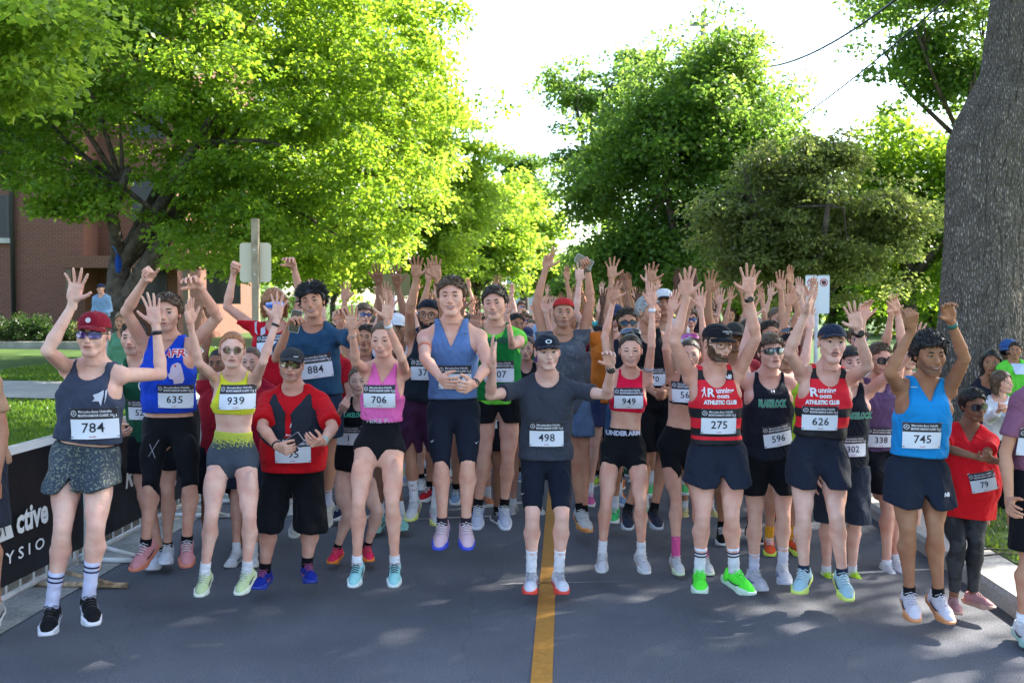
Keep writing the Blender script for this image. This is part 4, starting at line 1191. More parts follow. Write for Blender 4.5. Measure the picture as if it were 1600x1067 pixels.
def beard_mesh(kind, hk, colname, tone='fair'):
    key = ('beard', kind, hk, colname, tone)
    if key in _hair: return _hair[key]
    g, A = HEADS[hk][3], HEADS[hk][4]
    sl, X, Y, Z = g.sub(g.o, g.o + g.n * g.h)
    th = {'full': .0035, 'stubble': .0016, 'goatee': .005}[kind]
    B = A - th
    n1 = np.sin(X * 300 + 3) * np.sin(Y * 270) * np.sin(Z * 290)
    B = B + (.0012 if kind == 'full' else .0004) * n1
    c = np.maximum(Z + .050 - np.clip(np.abs(X) - .050, 0, 1) * 2.4 if kind != 'goatee' else Z + .070, -.105 - Z)
    if kind == 'goatee': c = np.maximum(c, np.abs(X) - .030)
    c = np.maximum(c, Y + .010)
    m_ = np.sqrt((X / .027) ** 2 + ((Z + .061) / .0105) ** 2) - 1
    c = np.maximum(c, -m_ * .01)
    # moustache band allowed
    B = np.maximum(B, c)
    V, Q = snets(B, g.o, g.h)
    if len(Q) == 0: return None
    col = HM[colname]
    if kind == 'stubble':
        kk = ('stub', colname, tone)
        if kk not in SKIN: SKIN[kk] = mat('stubble', tuple((.30 if colname == 'black' else .14) * a + (.70 if colname == 'black' else .86) * b * k for a, b, k in zip(HAIRC[colname], SKC[tone], (.80, .76, .78))), rough=.7, bump=.6, bscale=300, bdist=.002)
        col = SKIN[kk]
    _hair[key] = np_mesh('beard', V, [Q], [col])
    return _hair[key]

def cap_parts(kind, col, back=False, panel=None, brimcol=None):
    """returns list of (name, mesh) in head space"""
    out = []
    sgn = 1 if not back else -1
    b = MB(); nu, nv = 28, 9; vs = []
    for i in range(nv + 1):
        ph = (math.pi / 2) * i / nv
        for k in range(nu):
            a = 2 * math.pi * k / nu
            zz = math.sin(ph); rr = math.cos(ph) ** .8
            fr = -math.sin(a) * sgn
            vs.append((.0845 * rr * math.cos(a), .010 + .106 * rr * math.sin(a), .040 + (.005 if not back else -.02) * max(fr, 0) * (1 - zz) + (-.014 if not back else .022) * max(-fr, 0) * (1 - zz) + (.080 + .006 * (kind == 'camp')) * zz))
    b.add(vs, [(i * nu + k, i * nu + (k + 1) % nu, (i + 1) * nu + (k + 1) % nu, (i + 1) * nu + k) for i in range(nv) for k in range(nu)])
    m = cloth(col, .7)
    out.append(('crown_panel', b.mesh('crown_panel', [m], True)))
    if kind != 'beanie':
        b = MB(); vs = []; n = 15
        for side in (0, 1):
            for r_ in (0, .35, .7, 1.0):
                for k in range(n):
                    t = -1 + 2 * k / (n - 1); a = t * 1.12
                    x = .084 * math.sin(a) * (1 + .02 * r_); yb = .008 - .106 * math.cos(a)
                    ext = .070 * math.sqrt(max(0, 1 - (t * .98) ** 2)) * r_
                    z = .0475 + .004 - .020 * (x / .08) ** 2 - .014 * r_ - side * .004
                    vs.append((x, (yb - ext) * sgn if sgn == 1 else .02 - (yb - ext), z))
        def idx(s, r, k): return s * 4 * n + r * n + k
        fs = []
        for r in range(3):
            for k in range(n - 1):
                fs.append((idx(0, r, k), idx(0, r, k + 1), idx(0, r + 1, k + 1), idx(0, r + 1, k)))
                fs.append((idx(1, r, k), idx(1, r + 1, k), idx(1, r + 1, k + 1), idx(1, r, k + 1)))
        for k in range(n - 1): fs.append((idx(0, 3, k), idx(0, 3, k + 1), idx(1, 3, k + 1), idx(1, 3, k)))
        b.add(vs, fs)
        out.append(('brim', b.mesh('brim', [cloth(brimcol or col, .7)], True)))
    b = MB(); b.tube([(0, .010, .1175 + .006 * (kind == 'camp')), (0, .010, .123 + .006 * (kind == 'camp'))], [.006, .004], 8)
    out.append(('button', b.mesh('button', [m], True)))
    return out
def patch_on_head(pts, col, y=-.1, nm='cap_logo'):
    b = MB(); b.add([(p[0], p[2], p[1]) for p in pts], [tuple(range(len(pts)))])
    return (nm, b.mesh(nm, [plain(col, .5)], False))
def glasses_parts(kind, lens=(.01, .01, .012), frame=(.02, .02, .02), up=0.0):
    """sunglasses / spectacles in head space"""
    out = []
    ml = ('lens', tuple(lens))
    if ml not in _mc: _mc[ml] = mat('lens', lens, rough=.08, spec=.9, metal=.35 if max(lens) > .05 else 0.0, coat=1)
    mf = plain(frame, .3)
    def yy(x, z=0): return -.104 - up * 0 + (x / .073) ** 2 * .034
    if kind in ('wrap', 'visor'):
        h = .021 if kind == 'wrap' else .027
        b = MB(); vs = []; n = 25
        for k in range(n):
            t = -1 + 2 * k / (n - 1); x = .069 * t
            notch = .010 * math.exp(-(x / .010) ** 2)
            zt = .020 - .003 * t * t; zb = -h * (1 - .55 * t ** 4) + notch
            for z in (zt, (zt + zb) / 2, zb): vs.append((x, yy(x) + .002 - .003 * math.cos((z) * 60), z + .002))
        b.add(vs, [(3 * k + j, 3 * k + j + 1, 3 * k + j + 4, 3 * k + j + 3) for k in range(n - 1) for j in range(2)])
        out.append(('lens', b.mesh('lens', [_mc[ml]], True)))
        b = MB(); b.tube([vs[3 * k] for k in range(n)], .0022, 6)
        out.append(('frame', b.mesh('frame', [mf], True)))
    else:
        r = {'round': (.0235, .0215), 'square': (.028, .023), 'clear': (.024, .0215), 'sport': (.031, .0185)}[kind]
        for s in (-1, 1):
            c = s * .0335; b = MB(); vs = [(c, yy(c) - .001, .001)]; n = 20; rim = []
            for k in range(n):
                a = 2 * math.pi * k / n; ex = 2.2 if kind == 'round' else 3.6
                ca, sa = math.cos(a), math.sin(a); q = (abs(ca) ** ex + abs(sa) ** ex) ** (-1 / ex)
                x = c + r[0] * ca * q; z = .001 + r[1] * sa * q
                vs.append((x, yy(x), z)); rim.append((x, yy(x), z))
            if kind != 'clear':
                b.add(vs, [(0, 1 + k, 1 + (k + 1) % n) for k in range(n)]); out.append(('lens', b.mesh('lens', [_mc[ml]], True)))
            b = MB(); b.tube(rim + [rim[0]], .0019 if kind != 'square' else .003, 6, cap=False); out.append(('rim', b.mesh('rim', [mf], True)))
        b = MB(); b.tube([(-.012, yy(0) - .001, .008), (0, yy(0) - .003, .011), (.012, yy(0) - .001, .008)], .0018, 6)
        out.append(('bridge', b.mesh('bridge', [mf], True)))
    for s in (-1, 1):
        b = MB(); b.tube([(s * .068, yy(.068) + .002, .010), (s * .077, -.03, .010), (s * .0815, .012, .004), (s * .081, .03, -.012)], .0024, 6)
        out.append(('temple', b.mesh('temple', [mf], True)))
    return out

# ---------------------------------------------------------------- shoes
def make_shoe():
    g = Grid((-.065, -.22, -.105), (.065, .10, .03), .0045)
    # foot points to -Y, ankle joint at the origin, ground at -.095
    sole = g.new()
    for (y0, y1, w0, w1, z) in ((.055, -.02, .034, .033, -.078), (-.02, -.10, .033, .045, -.080), (-.10, -.150, .045, .036, -.076)):
        a = np.array([0, y0, z]); b = np.array([0, y1, z])
        sl, X, Y, Z = g.sub((-.07, -.3, -.2), (.07, .2, .1))
        t = np.clip((Y - y0) / (y1 - y0), 0, 1); w = w0 + (w1 - w0) * t
        dx = np.sqrt(np.maximum(0, 0 * Y + (X ** 2)) + (Y - (y0 + (y1 - y0) * t)) ** 2) - w
        zz = np.abs(Z - z) - .019
        d = np.maximum(dx, zz)
        put(sole, sl, d, .012)
    sl, X, Y, Z = g.sub((-.07, -.3, -.2), (.07, .2, .1))
    rock = -.094 + np.clip(-Y - .12, 0, 1) * .35 + np.clip(Y - .05, 0, 1) * .5
    sole = np.maximum(sole, rock - Z)
    Vs, Qs = snets(sole, g.o, g.h)
    up = g.new()
    rc(g, up, (0, .034, -.058), (0, .026, -.012), .033, .031, .012)
    rc(g, up, (0, .02, -.055), (0, -.105, -.062), .034, .034, .02)
    rc(g, up, (0, -.01, -.025), (0, -.09, -.052), .028, .026, .02)
    rc(g, up, (.006, -.10, -.060), (.003, -.142, -.064), .036, .030, .02)
    up = np.maximum(up, Z * -1 - .078)
    up = np.maximum(up, Z + .006 - np.clip(-Y, 0, .03) * .5)
    Vu, Qu = snets(up, g.o, g.h)
    b = MB()
    for k in range(5):
        y = -.022 - k * .016; z = .006 - (k * .0062)
        b.tube([(-.022, y, z - .003), (0, y - .006, z + .009), (.022, y, z - .003)], .0030, 5)
    for s in (-1, 1):
        b.tube([(0, -.02, .006), (s * .018, -.034, .012), (s * .032, -.03, .004), (s * .016, -.024, .004), (0, -.022, .005)], .0017, 5)
        b.tube([(0, -.02, .006), (s * .015, -.045, .008), (s * .03, -.055, -.014)], .0016, 5)
    st = MB()
    for s in (-1, 1):
        pts = [(s * .034, .02, -.05), (s * .0375, -.03, -.058), (s * .041, -.075, -.055), (s * .036, -.10, -.045)]
        st.tube(pts, [.002, .0055, .005, .002], 5, flat=.5)
    return dict(sole=np_mesh('midsole', Vs, [Qs], [None]), upper=np_mesh('shoe', Vu, [Qu], [None]), lace=b.mesh('laces', [None], True), stripe=st.mesh('side_stripe', [None], True))
SHOE = None
def shoe_mesh():
    global SHOE
    if SHOE is None:
        SHOE = make_shoe()
    return SHOE
def obj_mat(o, m):
    if not o.material_slots: o.data.materials.append(None)
    o.material_slots[0].link = 'OBJECT'; o.material_slots[0].material = m

# ---------------------------------------------------------------- figure
PROF = {
 'm': dict(t=[-.24, -.17, -.08, 0, .12, .25, .40, .58, .72, .82, .92, 1.0, 1.06], a=[.026, .060, .082, .085, .081, .077, .076, .083, .090, .091, .078, .044, .02], b=[.030, .050, .062, .062, .056, .053, .053, .060, .064, .062, .050, .034, .015], c=[0, .008, .010, .008, .004, 0, -.002, -.004, -.004, -.002, .004, .008, .01]),
 'f': dict(t=[-.24, -.17, -.08, 0, .12, .25, .40, .58, .72, .82, .92, 1.0, 1.06], a=[.026, .066, .090, .090, .079, .068, .064, .071, .077, .078, .068, .038, .02], b=[.035, .055, .068, .063, .054, .048, .047, .056, .064, .058, .046, .032, .015], c=[0, .010, .012, .008, .003, 0, -.002, -.006, -.010, -.004, .004, .008, .01]),
 'h': dict(t=[-.24, -.17, -.08, 0, .12, .25, .40, .58, .72, .82, .92, 1.0, 1.06], a=[.030, .070, .098, .106, .112, .113, .111, .109, .106, .102, .084, .050, .02], b=[.040, .065, .082, .092, .098, .100, .095, .088, .082, .074, .058, .040, .015], c=[0, .008, .006, -.004, -.014, -.016, -.012, -.008, -.006, -.002, .004, .008, .01]),
}
FIGS = []
def unit(v): return v / (np.linalg.norm(v) + 1e-9)

def person(label, D, H, hx, top, sex='m', build='m', tone='fair', face='m0', expr='neutral', hair=('short', 'brown'), yaw=0, hyaw=0, hpitch=0, hroll=0,
           nx=None, hipx=None, hipy=None, kn=None, an=None, lift=None, feet=((12, 12), (-12, 12)),
           armL=None, armR=None, wt=1.0, top_g=None, bot_g=None, shoe=None, sock=None, cap=None, glasses=None, beard=None, brow=None,
           bib=None, marks=(), watchL=None, watchR=None, group=None, hres=.0115, extra=None, cat='person', raise_=None, leg_dy=None, crop=None, shw=1.0, torso_only=False):
    S = F / D
    z_of = lambda py, Y=D: W(hx, py, Y)[2]
    hk = .13 * H * (1.06 if H < 1.3 else 1)              # head height
    hs = hk / .225
    capup = .012 * hs if cap else (.012 * hs if hair and hair[0] not in ('buzz', 'bald') else 0)
    ztop = W(hx, top, D)[2] - capup
    zhead = ztop - .113 * hs
    headc = np.array([W(hx, top, D)[0], D - .03 * H, zhead])
    zneck = ztop - .177 * H
    nxx = nx if nx is not None else hx
    neck = np.array([W(nxx, 475, D)[0], D, zneck])
    hipx = hipx if hipx is not None else nxx
    zhip = (W(hipx, hipy, D)[2] if hipy is not None else zneck - .292 * H)
    hip = np.array([W(hipx, 475, D)[0], D, zhip])
    u = unit(neck - hip)
    cy, sy_ = math.cos(R(yaw)), math.sin(R(yaw))
    r = np.array([cy, sy_, 0.0]); r = unit(r - u * (r @ u)); f = np.cross(u, r)      # f points away from the viewer (back)
    f = -f if f[1] < 0 else f
    Lt = np.linalg.norm(neck - hip)
    kH = H
    aw = wt
    fem = sex == 'f'
    upl, fol = .170 * H, .148 * H
    # shoulders
    def sh(s, arm):
        base = hip + u * Lt * .890 + r * s * (.098 if not fem else .088) * H * (1.08 if build == 'h' else 1) * shw
        if arm and arm[0] is not None:
            e = np.array(arm[0]); ez = W(e[0], e[1], D)[2]
            if ez > base[2]: base = base + u * .026 * H - r * s * .014 * H
        return base
    arms = []
    for s, arm in ((-1, armL), (1, armR)):
        P = sh(s, arm)
        if arm is None:
            E = P + unit(r * s * .16 - u * 1.0 + f * .05) * upl; Wr = E + unit(r * s * .04 - u - f * .25) * fol; tp = Wr + unit(r * s * -.02 - u - f * .15) * .1 * H; pose = 'relax'; pal = 'in'
            n = -r * s
        else:
            (ex, ey), (wx, wy), (txx, tyy) = arm[0], arm[1], arm[2]
            pose = arm[3] if len(arm) > 3 else 'open'; pal = arm[4] if len(arm) > 4 else 'cam'
            se = arm[5] if len(arm) > 5 else -1; sw = arm[6] if len(arm) > 6 else -1
            E = solve(ex, ey, P, upl, se); Wr = solve(wx, wy, E, fol, sw); tp = solve(txx, tyy, Wr, .1 * H, arm[7] if len(arm) > 7 else -1)
        hd = unit(tp - Wr)
        base = {'cam': np.array([0, -1.0, 0]), 'away': np.array([0, 1.0, 0]), 'in': -r * s, 'down': np.array([0, 0, -1.0]), 'body': np.array([0, .9, .2]), 'side': np.array([-s * .8, -.6, 0])}[pal]
        n = base - hd * (base @ hd)
        if np.linalg.norm(n) < .05: n = np.array([0, 0, 1.0]) - hd * hd[2]
        n = unit(n)
        arms.append((P, E, Wr, hd, n, pose, s))
    # legs
    legs = []
    zg = 0.0
    if lift is None: lift = 0.0
    thl, shl = .242 * H, .242 * H
    for i, s in enumerate((-1, 1)):
        hj = hip + r * s * .050 * H
        if kn is not None and kn[i] is not None:
            pk = W(kn[i][0], kn[i][1], hj[1]); K = solve(kn[i][0], kn[i][1], hj, max(.16 * H, min(thl, np.linalg.norm(pk - hj) * 1.03)), -1)
            if K[1] < hj[1] - .14 * H: K = np.array([K[0], hj[1] - .14 * H, K[2]])
            K[1] = min(K[1], hj[1] + .02)
        else:
            K = hj + unit(r * s * .07 + np.array([0, -.10, -1.0])) * thl
        if an is not None and an[i] is not None:
            pk = W(an[i][0], an[i][1], K[1]); Ak = solve(an[i][0], an[i][1], K, max(.15 * H, min(shl, np.linalg.norm(pk - K) * 1.03)), +1)
            if abs(Ak[1] - K[1]) > .14: Ak = np.array([Ak[0], K[1] + .14 * np.sign(Ak[1] - K[1]), Ak[2]])
        else:
            Ak = K + unit(r * s * .02 + np.array([0, .10, -1.0])) * shl
        legs.append((hj, K, Ak, s))
    low = min(l[2][2] for l in legs)
    # ---- fields
    pts = [headc + [0, 0, .2], hip] + [a[i] for a in arms for i in (0, 1, 2)] + [l[i] for l in legs for i in (1, 2)]
    if torso_only: pts = [headc + [0, 0, .0], hip - [0, 0, .15]] + [a[i] for a in arms for i in (0, 1, 2)]
    pts = np.array(pts)
    lo = pts.min(0) - .17; hi = pts.max(0) + .17; lo[1] = min(lo[1], D - .30); hi[1] = max(hi[1], D + .24)
    h = hres
    g = Grid(lo, hi, h)
    P_ = PROF['h' if build == 'h' else sex]
    def tpy(py): return float((W(hipx, py, D)[2] - hip[2]) / (Lt * u[2]))
    def torso_field(off=0.0, t0=-.3, loose=0.0, hang=False):
        T = g.new()
        q = np.array([hip - u * (.25 if not hang else .5) * Lt, neck + u * .1 * Lt]); m_ = .145 * H + .06 + off
        sl, X, Y, Z = g.sub(q.min(0) - m_, q.max(0) + m_)
        dx, dy, dz = X - hip[0], Y - hip[1], Z - hip[2]
        t = (dx * u[0] + dy * u[1] + dz * u[2]) / Lt
        xr = dx * r[0] + dy * r[1] + dz * r[2]; yf = dx * f[0] + dy * f[1] + dz * f[2]
        tc_ = np.maximum(t, .03) if hang else t
        a = np.interp(tc_, P_['t'], P_['a']).astype(np.float32) * H * (1 + (aw - 1) * .6) + off
        bb = np.interp(tc_, P_['t'], P_['b']).astype(np.float32) * H * aw + off
        if loose:
            a = a + loose * np.clip((.85 - t) / .5, 0, 1); bb = bb + loose * .7 * np.clip((.85 - t) / .5, 0, 1)
        c = np.interp(tc_, P_['t'], P_['c']).astype(np.float32) * H
        yy = yf - c
        ex = 2.35
        k0 = ((np.abs(xr) / a) ** ex + (np.abs(yy) / bb) ** ex) ** (1 / ex)
        d = (k0 - 1) * np.minimum(a, bb) 
        d = np.where(k0 > 1.0, (k0 - 1) * np.minimum(a, bb) * (1 + .5 * (np.abs(xr) / a > np.abs(yy) / bb)), d)
        cap = np.maximum((t - 1.05) * Lt, (-(.235 if not hang else .5) - t) * Lt)
        d = np.maximum(d, cap)
        T[sl] = d
        return T
    T = torso_field()
    nr = (.0300 if not fem else .0255) * H * (1.15 if build == 'h' else 1)
    ntop = headc + np.array([0, .03 * hs, -.07 * hs])
    for s in (-1, 1):
        a = arms[0 if s < 0 else 1]
        rc(g, T, neck + u * .030 * H + r * s * .010 * H, a[0] - u * .006 * H, .024 * H, .024 * H, .03)
    rc(g, T, neck - u * .04 * H, ntop, nr * 1.1, nr * .95, .03)
    if not fem:
        for s in (-1, 1):
            ell(g, T, hip + u * Lt * .76 + r * s * .048 * H - f * .040 * H, (.040 * H, .017 * H, .030 * H), .03)
    else:
        for s in (-1, 1):
            ell(g, T, hip + u * Lt * .70 + r * s * .042 * H - f * .044 * H, (.032 * H, .024 * H, .030 * H), .025)
    mus = (.88 if not fem else .75) * (.5 + .5 * wt) * (1.12 if build == 'h' else 1)
    A1 = g.new()
    for (P, E, Wr, hd, n, pose, s) in arms:
        ell(g, A1, P + u * .002 * H, (.030 * H * mus,) * 3, .02)
        rc(g, A1, P, E, .0250 * H * mus, .0200 * H * mus, .012, mid=.0262 * H * mus)
    A2 = g.new()
    for (P, E, Wr, hd, n, pose, s) in arms:
        ell(g, A2, E, (.0198 * H * mus,) * 3, .008)
        fm_ = E + (Wr - E) * .28
        rc(g, A2, E, fm_, .0198 * H * mus, .0232 * H * mus, .008)
        rc(g, A2, fm_, Wr, .0232 * H * mus, .0145 * H * mus, .008)
        rc(g, A2, Wr, Wr + hd * .02, .0158 * H * mus, .0155 * H * mus, .01)
    Lg = g.new()
    lm = (1.0 if not fem else .95) * (.4 + .6 * wt) * (1.18 if build == 'h' else 1)
    for (hj, K, Ak, s) in legs:
        if torso_only: continue
        rc(g, Lg, hj - r * s * .002 * H, hj + (K - hj) * .55, .0455 * H * lm, .0390 * H * lm, .010)
        rc(g, Lg, hj + (K - hj) * .5, K, .0395 * H * lm, .0262 * H * lm, .010)
        ell(g, Lg, K + np.array([0, -.006 * H, .004 * H]), (.0215 * H * lm, .0215 * H * lm, .026 * H * lm), .012)
        ell(g, Lg, hj + (K - hj) * .76 + np.array([-s * .015 * H, -.012 * H, 0]), (.017 * H, .016 * H, .034 * H), .016)
        ell(g, Lg, hj + (K - hj) * .55 + np.array([s * .016 * H, -.014 * H, 0]), (.022 * H, .022 * H, .075 * H), .02)
        cf = K + (Ak - K) * .30 + np.array([s * .001 * H, .010 * H, 0])
        rc(g, Lg, K, K + (Ak - K) * .16, .0248 * H * lm, .0255 * H * lm, .010)
        rc(g, Lg, K + (Ak - K) * .10, cf, .0235 * H * lm, .0300 * H * lm, .014)
        rc(g, Lg, cf, K + (Ak - K) * .66 + np.array([0, .004 * H, 0]), .0300 * H * lm, .0200 * H * lm, .012)
        rc(g, Lg, K + (Ak - K) * .62, Ak, .0200 * H * lm, .0172 * H * lm, .010)
        ell(g, Lg, cf + np.array([-s * .011 * H, .002, .012 * H]), (.017 * H, .018 * H, .04 * H), .014)
        rc(g, Lg, K + (Ak - K) * .1 + np.array([0, -.014 * H, 0]), K + (Ak - K) * .8 + np.array([0, -.006 * H, 0]), .012 * H, .010 * H, .012)
    TL = smin(T, Lg, .03)
    TA = smin(T, A1, .028)
    body = smin(smin(TA, Lg, .03), A2, .008 if pose in ('grip',) else .012)
    V, Q = snets(body, g.o, g.h)
    # hide what the clothes cover far inside: keep all, they are one continuous body
    # ---- head and hands appended to the same mesh
    mats = [skin(tone), M_eye, M_iris, HM[brow or (hair[1] if hair else 'dark')], lipm(tone), M_teeth, M_mouth]
    mk = {'skin': 0, 'eye': 1, 'iris': 2, 'brow': 3, 'lip': 4, 'teeth': 5, 'mouth': 6}
    Vl = [V]; Fl = [Q]; Ml = [0]; n0 = len(V)
    hj_ = np.random.RandomState(int(hx * 13 + top) % 9973); hyaw = hyaw + hj_.uniform(-9, 9); hroll = hroll + hj_.uniform(-5, 5); hpitch = hpitch + hj_.uniform(-4, 5)
    Hm = Matrix.Translation(Vector(headc)) @ Euler((R(hpitch), R(hroll), R(hyaw)), 'XYZ').to_matrix().to_4x4() @ Matrix.Scale(hs, 4)
    hm = np.array(Hm)
    def addg(Vx, Fx, Mx, m4):
        nonlocal n0
        Vx = np.asarray(Vx, float); Vw = Vx @ m4[:3, :3].T + m4[:3, 3]
        if isinstance(Fx, np.ndarray):
            Fl.append(Fx + n0); Ml.append(Mx)
        else:
            for kk in sorted(set(len(q) for q in Fx)):
                Fl.append(np.array([q for q in Fx if len(q) == kk]) + n0); Ml.append(Mx)
        Vl.append(Vw); n0 += len(Vw)
    hV, hQ = HEADS[face][0], HEADS[face][1]
    addg(hV, hQ, 0, hm)
    for vs, fs, m in face_bits(face, expr, fem=fem): addg(vs, fs, mk[m], hm)
    for (P, E, Wr, hd, n, pose, s) in arms:
        hV, hQ = HANDS[pose]
        sc = H / 1.77 * (.87 if fem else .94)
        z = hd; y = -n; x = np.cross(y, z)
        m4 = np.eye(4)
        # image-left hand is the right hand (thumb +X when the palm faces the viewer)
        hVx = hV.copy(); hQx = hQ
        if s > 0: hVx = hVx * np.array([-1, 1, 1]); hQx = hQ[:, ::-1]
        m4[:3, 0] = x * sc; m4[:3, 1] = y * sc; m4[:3, 2] = z * sc; m4[:3, 3] = Wr + hd * .035 * sc
        addg(hVx, hQx, 0, m4)
    ground = np.array([hip[0], D, lift])
    org = np.array([hip[0], D, min(low - .095 * H / 1.77, 1e9) if not torso_only else 0.0])
    root = empty('person', org, label=label, cat=cat, group=group)
    root['_low'] = float(org[2])
    AllV = np.concatenate(Vl) - org
    link('body', np_mesh('body', AllV, Fl, mats, Ml), root)
    Hloc = Matrix.Translation(-Vector(org)) @ Hm
    def headpart(name, me, parent=root, extra=None):
        o = link(name, me, root); 
        o.matrix_local = Hloc if extra is None else Hloc @ extra
        if parent is not root:
            o.parent = parent; o.matrix_parent_inverse = Matrix(); o.matrix_local = Matrix() if extra is None else extra
        return o
    if hair and hair[0] != 'bald':
        hmn = hair_mesh('under' if (cap and hair[0] in ('short', 'sweep', 'buzz', 'fringe')) else hair[0], face, hair[1])
        if hmn is not None and not (cap and hair[0] in ('flying', 'curly')): headpart('hair', hmn)
    if beard:
        bm_ = beard_mesh(beard[0], face, beard[1], tone)
        if bm_ is not None: headpart('beard', bm_)
    if cap:
        parts = cap_parts(cap.get('kind', 'cap'), cap['col'], cap.get('back', False), brimcol=cap.get('brim'))
        c0 = headpart('cap', parts[0][1])
        for nm, me in parts[1:]: headpart(nm, me, c0)
        if cap.get('logo'):
            kind, lc = cap['logo']
            b = MB()
            if kind == 'disc':
                poly2(b, [(.014 * math.cos(a * .6283), .014 * math.sin(a * .6283)) for a in range(10)], (0, -.0995, .078), (1, 0, 0), (0, .25, 1), 0)
                me = b.mesh('cap_logo', [plain(lc, .5)])
            elif kind == 'ring':
                ring(b, (0, -.101, .073), (1, 0, 0), (0, .25, 1), .008, .013, 0, sx=1.6)
                me = b.mesh('cap_logo', [plain(lc, .5)])
            elif kind == 'text':
                flat_text(b, cap['text'][0], .008, (.0, -.100, .084), (1, 0, 0), (0, .25, 1), bold=.02)
                flat_text(b, cap['text'][1], .006, (.0, -.104, .073), (1, 0, 0), (0, .25, 1), bold=.02)
                me = b.mesh('cap_logo', [plain(lc, .5)])
            else:
                poly2(b, [(.015, -.004), (.045, -.004), (.047, .003), (.017, .002)], (0, -.095, .062), (1, .2, 0), (0, .2, 1), 0)
                me = b.mesh('cap_logo', [plain(lc, .5)])
            headpart('cap_logo', me, c0)
    if glasses:
        ex = None
        if glasses.get('up'): ex = Matrix.Translation((0, .012, .085)) @ Matrix.Rotation(R(-38), 4, 'X')
        parts = glasses_parts(glasses['kind'], glasses.get('lens', (.01, .01, .012)), glasses.get('frame', (.02, .02, .02)))
        nm = 'spectacles' if glasses['kind'] == 'clear' else 'sunglasses'
        g0 = headpart(nm, parts[0][1], root, ex)
        for k_, me in parts[1:]:
            headpart(k_, me, g0)
    # ---- clothes
    sl, X, Y, Z = g.sub(g.o, g.o + g.n * g.h)
    dx, dy, dz = X - hip[0], Y - hip[1], Z - hip[2]
    tt = (dx * u[0] + dy * u[1] + dz * u[2]) / Lt
    xr = dx * r[0] + dy * r[1] + dz * r[2]; yf = dx * f[0] + dy * f[1] + dz * f[2]
    rs = np.random.RandomState(int(hx * 7 + D * 100) % 99991)
    ph = rs.uniform(0, 6.28, 8)
    def wrinkle(amp, kx=18, kz=30):
        q = Z * kz + 2.2 * np.sin(X * 9 + ph[0]) + 1.6 * np.sin(Y * 12 + ph[1])
        w = np.sin(q + ph[2]) * np.sin(X * kx + 1.5 * np.sin(Z * 7 + ph[3]) + ph[4]) + .6 * np.sin((X + Z * .7) * 34 + ph[5] + np.sin(Z * 11)) * np.sin((X - Z) * 13 + ph[6])
        dr = np.sin((np.abs(X - hip[0]) * 20 + Z * 26 + 2 * np.sin(X * 8 + ph[7])) ) ** 2 * np.sin(Z * 6.5 + ph[2]) 
        return amp * (w + 1.1 * dr)
    bvh_src = {}
    def garment(name, Fd, m, smooth=True):
        Vg, Qg = snets(Fd, g.o, g.h)
        if not len(Qg): return None
        me = np_mesh(name, Vg - org, [Qg], [m] if not isinstance(m, list) else m)
        o = link(name, me, root)
        bvh_src[name] = (Vg, Qg)
        return o, Vg, Qg
    made = {}
    if top_g:
        k = top_g['kind']; off = top_g.get('off', .009); loose = top_g.get('loose', .018 if k != 'crop' else 0)
        hem = tpy(top_g['hemy']) if 'hemy' in top_g else top_g.get('hem', -.03)
        if k in ('tank', 'crop', 'singlet'):
            G = T - off - np.where(tt > .8, .007, .003).astype(np.float32)
        else: G = TA - off
        if loose:
            TLn = torso_field(off + .004, loose=loose, hang=True); G = smin(G, TLn, .02)
        if k in ('tank', 'crop', 'singlet'):
            ws = (top_g.get('strap', .066) - .003) * H
            w = np.interp(tt, [.54, .60, .69, .78, .90, 1.1], [.30 * H, .105 * H if not fem else .094 * H, ws * 1.26, ws * 1.02, ws * .92, ws * .85]).astype(np.float32)
            G = np.maximum(G, np.abs(xr) - w)
        else:
            sv = top_g.get('sleeve', .5)
            G = T - off
            if loose: G = smin(G, torso_field(off + .004, loose=loose, hang=True), .02)
            for (P, E, Wr, hd, n, pose, s) in arms:
                SL = g.new(); rad = .0275 * H * mus + off
                ln = min(1, sv) * upl; ax = unit(E - P)
                ell(g, SL, P, (.030 * H * mus + off,) * 3, .0)
                rc(g, SL, P, P + ax * (ln + .05), rad + .002, rad + top_g.get('flare', .008), .01)
                if sv <= 1:
                    pr = (X - P[0]) * ax[0] + (Y - P[1]) * ax[1] + (Z - P[2]) * ax[2]
                    SL = np.maximum(SL, pr - ln)
                else:
                    S2 = g.new(); a2 = unit(Wr - E); l2 = (sv - 1) * fol
                    rc(g, S2, E, E + a2 * (l2 + .03), .026 * H * mus + off, .018 * H * mus + off + .004, .01)
                    pr = (X - E[0]) * a2[0] + (Y - E[1]) * a2[1] + (Z - E[2]) * a2[2]
                    S2 = np.maximum(S2, pr - l2)
                    SL = smin(np.maximum(SL, (X - E[0]) * ax[0] + (Y - E[1]) * ax[1] + (Z - E[2]) * ax[2] - .03), S2, .015)
                G = smin(G, SL, .028)
        G = G + wrinkle(top_g.get('wr', .0038) if k != 'crop' else .0012)
        # hem, neckline
        curve = top_g.get('curve', .0)
        G = np.maximum(G, (hem - tt) * Lt + curve * xr * xr)
        nk = top_g.get('neck', 'round'); nd = top_g.get('nd', .10)
        nc = hip + u * Lt * 1.0
